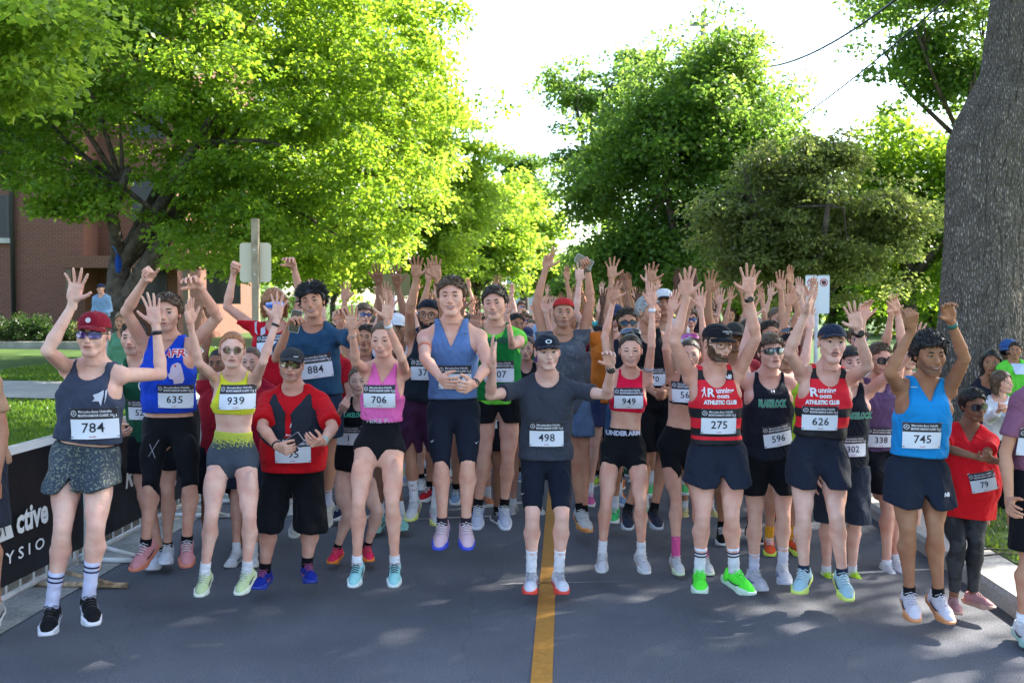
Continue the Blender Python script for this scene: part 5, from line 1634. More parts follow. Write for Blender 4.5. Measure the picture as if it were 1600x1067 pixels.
        if nk == 'v':
            fr = np.clip((tt - (1.0 - nd * 1.35)) / (nd * 1.35 + .08), 0, 1.3)
            cut = np.abs(xr) - top_g.get('vw', .038) * H * fr
            cut = np.where(yf < .02, cut, .05)
            G = np.maximum(G, -cut)
        else:
            w_ = top_g.get('nw', .040) * H * (.86 if k in ('tank', 'crop') else 1.1)
            cut = np.sqrt((xr / w_) ** 2 + (np.minimum(tt - 1.06, 0) * Lt / (nd * Lt + .06 * Lt)) ** 2) - 1
            cut = np.where(yf < .03, cut * w_, .05)
            G = np.maximum(G, -cut)
        G = np.maximum(G, (tt - 1.12 + top_g.get('collar', 0)) * Lt)
        G = np.maximum(G, -(np.sqrt((X - ntop[0]) ** 2 + (Y - ntop[1] - .01) ** 2 + (Z - ntop[2]) ** 2 * .2) - nr * 1.12))
        res = garment(top_g.get('name', 'shirt'), G, top_g['mat'](org) if callable(top_g['mat']) else top_g['mat'])
        if res: made['top'] = res
    if bot_g:
        k = bot_g['kind']; off = bot_g.get('off', .006)
        waist = bot_g.get('waist', .14 if k == 'tight' else .07); ln = bot_g.get('len', .35)
        if top_g and 'hemy' in top_g and top_g['kind'] != 'crop': waist = tpy(top_g['hemy']) + .07
        if 'waisty' in bot_g: waist = tpy(bot_g['waisty'])
        if 'hy' in bot_g: ln = float((hip[2] - W(hipx, bot_g['hy'], D)[2]) / (hip[2] - legs[0][1][2]))
        if k == 'loose':
            G = smin(TL - .012, g.new(), 0) if False else (TL - .010)
            LL = g.new()
            for (hj, K, Ak, s) in legs:
                e = hj + (K - hj) * (ln + .12)
                fl = bot_g.get('flare', .024) * .75
                rc(g, LL, hj + u * .02 + r * s * .006, e + r * s * fl * .5, .050 * H * lm + .008, .045 * H * lm + .010 + fl, .02)
            G = smin(G, LL, .025)
        else:
            G = TL - off
        # keep the hands out of it
        G = G + wrinkle(bot_g.get('wr', .0012 if k == 'tight' else .004), 22, 16)
        if k == 'loose':
            dn = np.clip((waist - tt) * Lt / .25, 0, 1)
            G = G + dn * .006 * (np.sin(X * 58 + 3 * np.sin(Z * 9 + ph[0]) + ph[1]) * .6 + np.sin(X * 33 - 2.5 * np.sin(Z * 6 + ph[2]) + ph[3] + Y * 12))
        G = np.maximum(G, (tt - waist) * Lt)
        if ln > 1:
            cutA = None
            for (hj, K, Ak, s) in legs:
                ax = unit(Ak - K); pr = (X - K[0]) * ax[0] + (Y - K[1]) * ax[1] + (Z - K[2]) * ax[2] - (ln - 1) * shl
                ds = (xr * s)
                G = np.where(ds > 0, np.maximum(G, pr), G)
        else:
            for (hj, K, Ak, s) in legs:
                ax = unit(K - hj)
                pr = ((X - hj[0]) * ax[0] + (Y - hj[1]) * ax[1] + (Z - hj[2]) * ax[2] - ln * thl - .06 * np.clip(1 - np.abs(xr) / .055, 0, 1)) if k == 'tight' else (hip[2] - ln * (hip[2] - K[2])) + .085 * np.clip(1 - np.abs(xr) / .040, 0, 1) - Z + 0 * X + 0 * Y
                if bot_g.get('split'): pr = pr + .35 * bot_g['split'] * np.clip((xr * s) - .075 * H, 0, 1)
                G = np.where((xr * s) > 0, np.maximum(G, pr), G)
        G = np.maximum(G, -(body * 0 + 1)) if False else G
        res = garment(bot_g.get('name', 'shorts'), G, bot_g['mat'](org) if callable(bot_g['mat']) else bot_g['mat'])
        if res: made['bot'] = res
    if extra and extra.get('vest'):
        vs = extra['vest']
        TLn = torso_field(.034, loose=.012, hang=True); G = np.where(tt > .86, TA - .026, smin(T - .030, TLn, .02))
        w = np.interp(tt, [.2, .70, .80, .92, 1.1], [.30 * H, .15 * H, .090 * H, .078 * H, .07 * H]).astype(np.float32)
        G = np.maximum(G, np.abs(xr) - w)
        gap = .010 * H + .22 * H * np.clip(tt - .74, 0, 1) + .12 * H * np.clip(.30 - tt, 0, 1)
        G = np.where(yf < .0, np.maximum(G, gap - np.abs(xr)), G)
        G = np.maximum(G, (.17 - tt) * Lt + .6 * np.abs(xr)); G = np.maximum(G, (tt - .99) * Lt)
        garment('running_vest', G + wrinkle(.003), cloth(vs, .6))
    if extra and extra.get('over') is not None:
        G = smin(T - .024, torso_field(.027, loose=.02, hang=True), .02)
        w = np.interp(tt, [.54, .60, .70, .80, .92, 1.1], [.30 * H, .115 * H, .092 * H, .080 * H, .072 * H, .066 * H]).astype(np.float32)
        G = np.maximum(G, np.abs(xr) - w); G = np.maximum(G, (tpy(extra['over'][1]) - tt) * Lt)
        cut = np.sqrt((xr / (.044 * H)) ** 2 + (np.minimum(tt - 1.06, 0) / .17) ** 2) - 1
        G = np.maximum(G, -np.where(yf < .03, cut * .04 * H, .05)); G = np.maximum(G, (tt - 1.12) * Lt)
        G = np.maximum(G, -(np.sqrt((X - ntop[0]) ** 2 + (Y - ntop[1] - .01) ** 2 + (Z - ntop[2]) ** 2 * .2) - nr * 1.2))
        res = garment('singlet', G + wrinkle(.003), cloth(extra['over'][0]))
        if res: made['top'] = res
    # ---- socks and shoes
    if shoe is not None and not torso_only:
        SM = shoe_mesh()
        for i, (hj, K, Ak, s) in enumerate(legs):
            fy, fp = feet[i]
            sc = H / 1.77 * (1.10 if not fem else 1.02)
            M4 = Matrix.Translation(Vector(Ak - org)) @ Euler((R(fp), 0, R(-fy) if True else 0), 'XYZ').to_matrix().to_4x4() @ Matrix.Scale(sc, 4)
            # Euler XYZ: pitch first (toe down for positive), then yaw
            M4 = Matrix.Translation(Vector(Ak - org)) @ Matrix.Rotation(R(-fy), 4, 'Z') @ Matrix.Rotation(R(fp * .62), 4, 'X') @ Matrix.Scale(sc, 4)
            so = link('shoe', SM['upper'], root); so.matrix_local = M4; obj_mat(so, cloth(shoe['col'], .6, .4))
            for nm, c in (('sole', shoe.get('sole', (.7, .7, .7))), ('lace', shoe.get('lace', (.7, .7, .7))), ('stripe', shoe.get('stripe', (.03, .03, .03)))):
                q = link({'sole': 'midsole', 'lace': 'laces', 'stripe': 'side_stripe'}[nm], SM[nm], so); obj_mat(q, plain(c, .5))
            if sock:
                sh_ = unit(K - Ak); ht = sock.get('h', .08)
                rad0 = .0178 * H * lm + .004; b = MB(); pts = []; rr = []
                nseg = 10
                for kx in range(nseg + 1):
                    tq = kx / nseg; pts.append(Ak - org - sh_ * .02 + sh_ * (ht + .02) * tq); rr.append(rad0 * (1.0 + .05 * math.sin(tq * 20)) + max(0, tq * ht - .1) * .06)
                b.tube(pts, rr, 14)
                so2 = b.build('sock', cloth(sock['col'], .8), root, smooth=True)
                for zz in sock.get('stripes', ()):
                    b = MB(); c = Ak - org + sh_ * zz
                    b.tube([c, c + sh_ * .009], rad0 * 1.09 + .002, 14); b.build('stripe', plain(sock['scol'], .8), so2, smooth=True)
    # ---- watches and wrist bands
    for wspec, a in ((watchL, arms[0]), (watchR, arms[1])):
        if not wspec: continue
        (P, E, Wr, hd, n, pose, s) = a
        ax = unit(E - Wr); rad = .0158 * H * mus + .004
        c = Wr + ax * wspec.get('up', .012) - org
        b = MB(); b.tube([c - ax * wspec.get('w', .010), c + ax * wspec.get('w', .010)], rad, 14)
        wo = b.build('watch' if wspec.get('face') else 'wristband', plain(wspec['col'], .4), root, smooth=True)
        if wspec.get('face'):
            nn_ = n * (1 if wspec.get('in') else -1); nn_ = unit(nn_ - ax * (nn_ @ ax)); b = MB()
            fc = c + np.array([0, -1, 0]) * (rad + .001) if wspec.get('cam') else c + nn_ * (rad + .001)
            dd = np.array([0, -1.0, 0]) if wspec.get('cam') else nn_
            b.tube([fc - dd * .004, fc + dd * .008], .018, 14); b.build('watch_face', plain((.02, .02, .025), .15), wo, smooth=False)
    if extra and extra.get('band') is not None:
        bi, bt_, bc = extra['band']
        (P, E, Wr, hd, n, pose, s) = arms[bi]
        ax = unit(E - P); c = P + (E - P) * bt_ - org
        b = MB(); b.tube([c - ax * .012, c + ax * .012], .0262 * H * mus + .002, 16)
        b.build('armband', plain(bc, .6), root, smooth=True)
    # ---- printed patches on the clothes
    if ('top' in made) or ('bot' in made):
        def surf_patch(px, py, w, hgt, which, rot=0.0):
            o, Vg, Qg = made[which]
            bt = BVHTree.FromPolygons([Vector(v) for v in Vg], [tuple(q) for q in Qg.tolist()])
            c0 = W(px, py, D - .1)
            cr_, sr_ = math.cos(R(rot)), math.sin(R(rot))
            ux = np.array([cr_, 0, sr_]); uz = np.array([-sr_, 0, cr_])
            rows, ys, uv = [], [], []
            for i in np.linspace(-.5, .5, 9):
                for j in np.linspace(-.5, .5, 6):
                    p = c0 + ux * i * w + uz * j * hgt
                    dr = unit(p - CAMP)
                    p0 = CAMP + dr * max(1.0, (D - .9) / dr[1])
                    hit = bt.ray_cast(Vector(p0), Vector(dr), 2.0)
                    if hit[0] is not None:
                        uv.append((i * w, j * hgt)); ys.append(hit[0].y)
            if len(ys) < 12: return None
            uv = np.array(uv); ys = np.array(ys)
            med = np.median(ys); kk = np.abs(ys - med) < .10; uv, ys = uv[kk], ys[kk]
            Am = np.stack([np.ones(len(uv)), uv[:, 0], uv[:, 1], uv[:, 0] ** 2, uv[:, 1] ** 2, uv[:, 0] * uv[:, 1]], 1)
            co, *_ = np.linalg.lstsq(Am, ys, rcond=None)
            res = ys - Am @ co
            lift_ = -min(res.min(), 0) * .9 + .003
            yc = med
            ccx = W(px, py, yc)
            def mp(V2, up=0.0):
                V2 = np.asarray(V2, float)
                yv = co[0] + co[1] * V2[:, 0] + co[2] * V2[:, 1] + co[3] * V2[:, 0] ** 2 + co[4] * V2[:, 1] ** 2 + co[5] * V2[:, 0] * V2[:, 1]
                P3 = ccx + V2[:, :1] * ux + V2[:, 1:2] * uz
                P3[:, 1] = yv - lift_ - up - (.0035 * np.sin(V2[:, 0] * 34 + px) * np.sin(V2[:, 1] * 30 + py * .7) + .0035 if which != 'bot' else 0)
                return P3 - org
            return mp, o
        def sheet(mp, w, hgt, u0=-.5, u1=.5, v0=-.5, v1=.5, up=0, nx=10, nz=6, r_=0):
            us = np.linspace(u0, u1, nx) * w; vs = np.linspace(v0, v1, nz) * hgt
            pts = [(a, b_) for a in us for b_ in vs]
            Fq = [(i * nz + j, (i + 1) * nz + j, (i + 1) * nz + j + 1, i * nz + j + 1) for i in range(nx - 1) for j in range(nz - 1)]
            return mp(pts, up), Fq
        def writing(mp, s, size, cx, cz, col, name, parent, bold=.02, wide=1.0, up=.0016, space=1.0, arc=0.0, shear=0.0, fitw=None):
            V2, F2 = text_geo(s, bold, space, shear)
            if fitw: wide = fitw / ((V2[:, 0].max() - V2[:, 0].min()) * size)
            V2 = V2 * size; V2 = V2 * np.array([wide, 1]) + np.array([cx, cz])
            if arc: V2 = V2 + np.stack([V2[:, 0] * 0, arc * (V2[:, 0] - cx) ** 2], 1)
            me = bpy.data.meshes.new(name); me.from_pydata([tuple(p) for p in mp(V2, up)], [], F2); me.materials.append(plain(col, .5)); me.update()
            o = link(name, me, parent); return o
        def polys(mp, plist, col, name, parent, up=.0016):
            b = MB()
            for pl_ in plist: b.add(mp(pl_, up), [tuple(range(len(pl_)))])
            return b.build(name, plain(col, .5), parent)
        if bib:
            w, hgt = bib.get('w', .235) , bib.get('w', .235) * .72
            got = surf_patch(bib['x'], bib['y'], w, hgt, bib.get('on', 'top'), bib.get('rot', 0))
            if got:
                mp, o_ = got
                V3, F3 = sheet(mp, w, hgt, up=.003)
                bo = link('race_bib', np_mesh('race_bib', V3, [np.array(F3)], [plain((.66, .67, .72), .55)]), root)
                V3, F3 = sheet(mp, w, hgt, v0=.14, v1=.5, up=.0042)
                link('bib_header', np_mesh('bib_header', V3, [np.array(F3)], [plain((.022, .018, .022), .5)]), bo)
                writing(mp, bib['n'], hgt * .30, bib.get('nx', 0) * w, -hgt * .13, (.015, .017, .03), 'bib_number', bo, bold=.012, up=.0046, space=1.05)
                writing(mp, 'Mercedes-Benz Oakville', hgt * .078, .05 * w, hgt * .39, (.65, .64, .68), 'bib_title', bo, bold=.02, up=.0056, wide=.86)
                writing(mp, 'BRONTE HARBOUR CLASSIC 10', hgt * .078, .05 * w, hgt * .26, (.65, .64, .68), 'bib_title', bo, bold=.035, up=.0056, wide=.62)
                writing(mp, 'Sandlia', hgt * .05, .0, -hgt * .42, (.45, .05, .09), 'bib_small_print', bo, bold=.01, up=.0046)
                cx, cz, rr_ = -.41 * w, hgt * .33, hgt * .095
                ngon = [(cx + rr_ * math.cos(a), cz + rr_ * math.sin(a)) for a in np.linspace(0, 2 * math.pi, 17)[:-1]]
                ngi = [(cx + rr_ * .8 * math.cos(a), cz + rr_ * .8 * math.sin(a)) for a in np.linspace(0, 2 * math.pi, 17)[:-1]]
                pl_ = [[ngon[i], ngon[(i + 1) % 16], ngi[(i + 1) % 16], ngi[i]] for i in range(16)]
                for a in (90, 210, 330):
                    c_, s_ = math.cos(R(a)), math.sin(R(a)); pl_.append([(cx - s_ * rr_ * .12, cz + c_ * rr_ * .12), (cx + s_ * rr_ * .12, cz - c_ * rr_ * .12), (cx + c_ * rr_ * .85, cz + s_ * rr_ * .85)])
                polys(mp, pl_, (.65, .64, .68), 'star_emblem', bo, .0056)
                polys(mp, [[(w * .36 + dx_, hgt * dz_) , (w * .36 + dx_ + .006, hgt * dz_), (w * .36 + dx_ + .003, hgt * dz_ + .02)] for dx_, dz_ in ((.012, .18), (.022, .2))], (.65, .64, .68), 'runner_print', bo, .0056)
                b = MB()
                for sx in (-.48, .48):
                    for sz in (-.46, .47):
                        c = mp([(sx * w, sz * hgt)], .006)[0]; b2 = MB(); b2.tube([c + np.array([-.008, 0, .002]), c + np.array([.008, -.003, .006])], .0026, 5); b2.build('safety_pin', plain((.5, .5, .5), .25, metal=1), bo)
        for mks in marks:
            got = surf_patch(mks['x'], mks['y'], mks.get('w', .2), mks.get('h', .06), mks.get('on', 'top'), mks.get('rot', 0))
            if not got: continue
            mp, o_ = got
            if 'text' in mks:
                writing(mp, mks['text'], mks['size'], 0, 0, mks['col'], 'lettering', o_, bold=mks.get('bold', .03), wide=mks.get('wide', 1), up=mks.get('up', .004), fitw=mks.get('fitw'), space=mks.get('space', 1.0), arc=mks.get('arc', 0), shear=mks.get('shear', 0))
                if mks.get('outline'):
                    writing(mp, mks['text'], mks['size'], 0, 0, mks['outline'], 'lettering_outline', o_, bold=mks.get('bold', .03) + .05, wide=mks.get('wide', 1), up=mks.get('up', .004) - .001, fitw=mks.get('fitw'), space=mks.get('space', 1.0), arc=mks.get('arc', 0), shear=mks.get('shear', 0))
            if 'polys' in mks:
                polys(mp, mks['polys'], mks['col'], mks.get('name', 'printed_emblem'), o_, mks.get('up', .004))
    info = dict(root=root, arms=arms, legs=legs, headc=headc, org=org, hip=hip, neck=neck, mus=mus, H=H, g=g, D=D, u=u, r=r, f=f)
    FIGS.append(info)
    return info

# materials with patterns
def stripes_mat(c1, c2, bands, org_=None):
    """horizontal bands by height above the feet: list of z values where colour swaps, starting with c1 at the bottom"""
    m = mat('striped_jersey', c1, rough=.7, bump=.5, bscale=9, bdist=.02)
    nt = m.node_tree; b = nt.nodes['Principled BSDF']
    tc = nt.nodes.new('ShaderNodeTexCoord'); sp = nt.nodes.new('ShaderNodeSeparateXYZ'); nt.links.new(tc.outputs['Object'], sp.inputs[0])
    mr = nt.nodes.new('ShaderNodeMapRange'); lo, hi = bands[0], bands[-1]
    mr.inputs['From Min'].default_value = lo; mr.inputs['From Max'].default_value = hi; nt.links.new(sp.outputs[2], mr.inputs['Value'])
    cr = nt.nodes.new('ShaderNodeValToRGB'); cr.color_ramp.interpolation = 'CONSTANT'
    els = cr.color_ramp.elements
    while len(els) > 1: els.remove(els[0])
    els[0].position = 0; els[0].color = (*c1, 1)
    for i, z in enumerate(bands[1:-1]):
        e = els.new((z - lo) / (hi - lo)); e.color = (*(c2 if i % 2 == 0 else c1), 1)
    nt.links.new(mr.outputs[0], cr.inputs[0]); nt.links.new(cr.outputs[0], b.inputs['Base Color'])
    return m
def speckle_mat(base, dot, scale=55, thr=.30, zfade=None, d=.5):
    m = mat('speckled_cloth', base, rough=.7, bump=.5, bscale=9, bdist=.02)
    nt = m.node_tree; b = nt.nodes['Principled BSDF']
    tc = nt.nodes.new('ShaderNodeTexCoord'); n = nt.nodes.new('ShaderNodeTexNoise'); n.inputs['Scale'].default_value = scale; n.inputs['Detail'].default_value = 2; n.inputs['Roughness'].default_value = .8
    nt.links.new(tc.outputs['Object'], n.inputs['Vector'])
    val = n.outputs['Fac']
    if zfade:
        sp = nt.nodes.new('ShaderNodeSeparateXYZ'); nt.links.new(tc.outputs['Object'], sp.inputs[0])
        mz = nt.nodes.new('ShaderNodeMapRange'); mz.inputs['From Min'].default_value = zfade[0]; mz.inputs['From Max'].default_value = zfade[1]; mz.inputs['To Min'].default_value = -.32; mz.inputs['To Max'].default_value = .30
        nt.links.new(sp.outputs[2], mz.inputs['Value'])
        a = nt.nodes.new('ShaderNodeMath'); a.operation = 'ADD'; nt.links.new(val, a.inputs[0]); nt.links.new(mz.outputs[0], a.inputs[1]); val = a.outputs[0]
    mr = nt.nodes.new('ShaderNodeMapRange'); mr.inputs['From Min'].default_value = d + .06; mr.inputs['From Max'].default_value = d + .10
    nt.links.new(val, mr.inputs['Value'])
    mx = nt.nodes.new('ShaderNodeMix'); mx.data_type = 'RGBA'; mx.inputs['A'].default_value = (*base, 1); mx.inputs['B'].default_value = (*dot, 1)
    nt.links.new(mr.outputs[0], mx.inputs['Factor']); nt.links.new(mx.outputs['Result'], b.inputs['Base Color'])
    return m
NAVY = (.008, .011, .021); BLACK = (.006, .006, .008); CHAR = (.028, .030, .040); RED = (.66, .006, .02); WHT = (.68, .68, .72)
def stripes_px(pys, px, D, o): return stripes_mat(BLACK, RED, [float(W(px, q, D)[2] - o[2]) for q in pys])
RBR = 'runners raising their hands behind the start line'
# ---- runner 498, centre
person('young man in charcoal t-shirt and navy cap standing astride the yellow line, bib 498', 6.7, 1.775, 855, 520, tone='pale', face='m0', expr='pout', hair=('short', 'dark'),
       hipx=853, kn=[(832, 808), (878, 808)], an=[(830, 893), (873, 893)], feet=((6, 8), (-8, 8)),
       armL=((766, 618), (770, 570), (768, 535), 'open', 'in', -1, -1), armR=((948, 617), (955, 575), (948, 543), 'relax', 'cam', -1, -1),
       cap=dict(col=(.010, .014, .026), logo=('ring', (.6, .62, .65))),
       top_g=dict(hemy=716, kind='tee', mat=cloth((.040, .044, .060)), name='tshirt', hem=-.16, sleeve=.62, loose=.03, nd=.07, off=.010, wr=.004),
       bot_g=dict(hy=784, kind='tight', mat=cloth(NAVY, .6, .2), len=.72), shoe=dict(col=(.62, .62, .68), sole=(.72, .07, .05), lace=(.3, .3, .33), stripe=(.65, .12, .10)),
       sock=dict(col=WHT, h=.15), watchR=dict(col=BLACK, face=1, cam=1), bib=dict(n='498', x=854, y=678, w=.225), marks=[dict(x=816, y=771, w=.03, h=.03, on='bot', polys=[[(-.012, .004), (-.002, -.008), (.016, .012), (-.001, -.002)]], col=WHT)])
person('man in slate blue vest jumping with hands at his waist, bib 707', 6.65, 1.88, 706, 432, tone='fair', face='m1', expr='smile', hair=('sweep', 'brown'),
       hipx=708, kn=[(690, 722), (731, 722)], an=[(691, 815), (728, 815)], feet=((6, 32), (-6, 32)),
       armL=((664, 560), (688, 590), (702, 602), 'claw', 'body', -1, -1, -1), armR=((762, 570), (741, 600), (722, 608), 'claw', 'body', -1, -1, -1), extra=dict(band=(0, .55, (.55, .12, .06))),
       top_g=dict(hemy=622, kind='tank', mat=cloth((.095, .165, .34)), name='vest', hem=-.08, neck='v', nd=.17, strap=.072, loose=.008, off=.007),
       bot_g=dict(hy=702, kind='tight', mat=cloth(NAVY, .6, .2), len=.62), shoe=dict(col=(.62, .42, .47), sole=(.05, .08, .50), lace=(.65, .6, .62), stripe=(.6, .45, .5)),
       sock=dict(col=(.03, .02, .03), h=.035), watchR=dict(col=BLACK, face=1, cam=1), bib=dict(n='707', x=711, y=589, w=.215),
       marks=[dict(x=729, y=520, w=.05, h=.03, polys=[[(-.020, .002), (-.010, -.012), (.024, .016), (-.009, -.004)]], col=BLACK), dict(x=675, y=689, w=.03, h=.03, on='bot', polys=[[(-.012, .004), (-.002, -.008), (.016, .012), (-.001, -.002)]], col=WHT), dict(x=745, y=691, w=.03, h=.03, on='bot', polys=[[(-.012, .004), (-.002, -.008), (.016, .012), (-.001, -.002)]], col=WHT)])
person('young woman in pink vest and black shorts jumping with both hands up, bib 706', 6.33, 1.70, 601, 500, sex='f', tone='fair', face='f0', expr='smile', hair=('pony', 'brown'),
       hipx=592, kn=[(560, 787), (613, 785)], an=[(558, 878), (617, 878)], feet=((3, 28), (-3, 28)),
       armL=((556, 566), (551, 520), (547, 480), 'open', 'cam', -1, -1), armR=((628, 560), (605, 505), (607, 462), 'wide', 'cam', -1, -1),
       top_g=dict(hemy=657, kind='tank', mat=cloth((.72, .13, .38)), name='vest', hem=.10, neck='v', nd=.13, strap=.058, loose=.012, off=.007, curve=.4),
       bot_g=dict(hy=706, kind='tight', mat=cloth(BLACK, .6, .2), len=.24, waist=.13), shoe=dict(col=(.28, .56, .56), sole=(.6, .66, .64), lace=(.02, .02, .02), stripe=(.02, .02, .02)),
       sock=dict(col=WHT, h=.045), watchL=dict(col=(.45, .35, .3), w=.006), watchR=dict(col=(.6, .6, .62), w=.010, up=.02), bib=dict(n='706', x=593, y=619, w=.20),
       marks=[dict(x=598, y=657, w=.26, h=.035, on='bot', text='NIKE PRO', size=.026, col=(.45, .45, .5), fitw=.20, bold=.0, up=.010)])
person('woman in yellow crop top and gradient shorts jumping, sunglasses, bib 939', 6.2, 1.66, 366, 516, sex='f', tone='pale', face='f1', expr='neutral', hair=('pony', 'ginger'), hyaw=10,
       nx=367, hipx=361, kn=[(330, 808), (390, 808)], an=[(320, 893), (386, 890)], feet=((-2, 26), (8, 28)),
       armL=((311, 568), (298, 510), (295, 470), 'flat', 'side', -1, -1), armR=((411, 565), (432, 502), (438, 455), 'wide', 'cam', -1, -1),
       glasses=dict(kind='round', lens=(.05, .015, .015), frame=(.35, .25, .2)), shw=.95,
       top_g=dict(hemy=645, kind='crop', mat=cloth((.68, .66, .04)), name='crop_top', hem=.42, neck='round', nd=.03, nw=.05, strap=.060, loose=0, off=.007),
       bot_g=dict(waisty=672, hy=732, kind='tight', mat=lambda o: speckle_mat((.035, .045, .065), (.40, .42, .04), 90, zfade=(W(361, 718, 6.1)[2] - o[2], W(361, 678, 6.1)[2] - o[2])), len=.27, waist=.17), shoe=dict(col=(.52, .60, .32), sole=(.68, .70, .58), lace=(.6, .62, .55), stripe=(.03, .03, .03)),
       sock=dict(col=WHT, h=.06), watchR=dict(col=BLACK, w=.007), bib=dict(n='939', x=371, y=620, w=.205))
person('man in red t-shirt, black vest and grey cap holding a phone, bib 95', 6.75, 1.70, 458, 541, build='h', tone='fair', face='m3', expr='neutral', hair=('short', 'dark'), beard=('stubble', 'dark'),
       hipx=458, kn=[(420, 820), (484, 822)], an=[(414, 889), (480, 880)], feet=((5, 4), (-22, 4)),
       armL=((410, 668), (433, 697), (455, 706), 'grip', 'body', -1, -1, -1), armR=((520, 668), (505, 690), (485, 692), 'claw', 'body', -1, -1, -1),
       cap=dict(col=(.035, .036, .040), logo=('bar', (.5, .5, .5))), glasses=dict(kind='sport', lens=(.06, .04, .02), frame=(.02, .02, .02)),
       top_g=dict(hemy=733, kind='tee', mat=cloth((.52, .006, .012)), name='tshirt', hem=-.24, sleeve=.85, loose=.02, nd=.04, off=.012, flare=.018, wr=.004), extra=dict(vest=(.02, .024, .034)),
       bot_g=dict(hy=817, kind='loose', mat=cloth(BLACK), len=.85, waist=.05, flare=.008), shoe=dict(col=(.012, .03, .30), sole=(.03, .06, .35), lace=(.4, .1, .2), stripe=(.5, .15, .15)),
       sock=dict(col=BLACK, h=.05), watchL=dict(col=BLACK, w=.007), watchR=dict(col=(.2, .5, .45), face=1, cam=1), bib=dict(n='95', x=458, y=703, w=.23, nx=.03),
       marks=[dict(x=462, y=664, w=.10, h=.02, text='ASSIC', size=.024, col=WHT, bold=.05, wide=.8), dict(x=462, y=679, w=.12, h=.02, text='Mercedes-Benz Oakville', size=.011, col=WHT, bold=.02, wide=.8)])
person('man in charcoal vest, maroon cap and speckled shorts at the far left, bib 784', 5.5, 1.78, 152, 486, tone='pale', face='m0', expr='neutral', hair=('short', 'brown'), hyaw=12,
       nx=146, hipx=130, hipy=716, kn=[(98, 825), (150, 823)], an=[(81, 945), (139, 929)], feet=((-14, 14), (-30, 20)), yaw=-4,
       armL=((74, 548), (113, 478), (123, 428), 'wide', 'cam', -1, -1), armR=((252, 585), (243, 500), (234, 452), 'open', 'cam', 1, -1),
       cap=dict(kind='camp', col=(.20, .006, .018), logo=('disc', (.5, .5, .55))), glasses=dict(kind='sport', lens=(.05, .03, .25), frame=(.02, .02, .02)),
       top_g=dict(hemy=688, kind='tank', mat=cloth((.040, .048, .078)), name='vest', hem=-.06, neck='round', nd=.10, nw=.055, strap=.076, loose=.026, off=.009, wr=.005),
       bot_g=dict(waisty=692, hy=762, kind='loose', mat=speckle_mat((.020, .030, .045), (.16, .18, .13), 75, d=.50), len=.46, flare=.034, split=1.0, wr=.007), shoe=dict(col=BLACK, sole=(.62, .62, .66), lace=(.02, .02, .02), stripe=(.5, .5, .55)),
       sock=dict(col=(.50, .50, .66), h=.19, stripes=(.135, .16), scol=(.01, .012, .05)), watchR=dict(col=BLACK, w=.011, up=.02), bib=dict(n='784', x=147, y=661, w=.235),
       marks=[dict(x=157, y=622, w=.10, h=.12, polys=[[(-.03, .02), (.0, .03), (.02, .045), (.022, .02), (.01, -.04), (.0, -.015), (-.035, -.015), (-.02, .0)], [(.028, .04), (.036, .05), (.032, -.01), (.026, -.03)]], col=(.45, .45, .52))])
person('man in royal blue vest and black tights jumping with arms bent overhead, bib 635', 6.6, 1.85, 264, 458, tone='fair', face='m2', expr='neutral', hair=('sweep', 'brown'), beard=('stubble', 'brown'), hroll=-3,
       nx=262, hipx=262, kn=[(236, 752), (297, 752)], an=[(228, 847), (292, 843)], feet=((10, 34), (-16, 30)),
       armL=((197, 487), (225, 440), (243, 415), 'point', 'cam', -1, -1), armR=((340, 495), (313, 450), (290, 428), 'relax', 'cam', -1, -1),
       top_g=dict(hemy=643, kind='tank', mat=cloth((.010, .050, .45)), name='vest', hem=.04, neck='v', nd=.08, strap=.075, loose=.022, off=.009, wr=.005),
       bot_g=dict(waisty=649, hy=740, kind='tight', mat=cloth(BLACK, .5, .2), len=.62, waist=.16), shoe=dict(col=(.60, .25, .26), sole=(.62, .20, .12), lace=(.6, .55, .58), stripe=(.1, .03, .04)),
       sock=dict(col=BLACK, h=.03), bib=dict(n='635', x=274, y=619, w=.21, rot=-2),
       marks=[dict(x=281, y=551, w=.12, h=.05, text='AFRO', size=.045, col=(.45, .02, .05), outline=WHT, bold=.03, space=1.05), dict(x=275, y=583, w=.1, h=.14, name='head_emblem', polys=[[(-.02, .055), (.01, .07), (.03, .06), (.042, .02), (.05, -.04), (.04, -.065), (-.01, -.07), (-.012, -.04), (-.035, -.035), (-.045, -.01), (-.03, .01), (-.03, .03)]], col=(.55, .42, .50)),
              dict(x=273, y=572, w=.05, h=.05, name='head_emblem_band', polys=[[(-.015, -.006), (.012, -.006), (.012, .008), (-.015, .008)]], col=(.5, .03, .06), up=.006),
              dict(x=240, y=700, w=.07, h=.14, on='bot', name='side_lines', polys=[[(-.02, -.05), (.03, .05), (.026, .052), (-.024, -.05)], [(.02, -.06), (-.02, .03), (-.024, .028), (.016, -.062)]], col=(.2, .2, .22))])
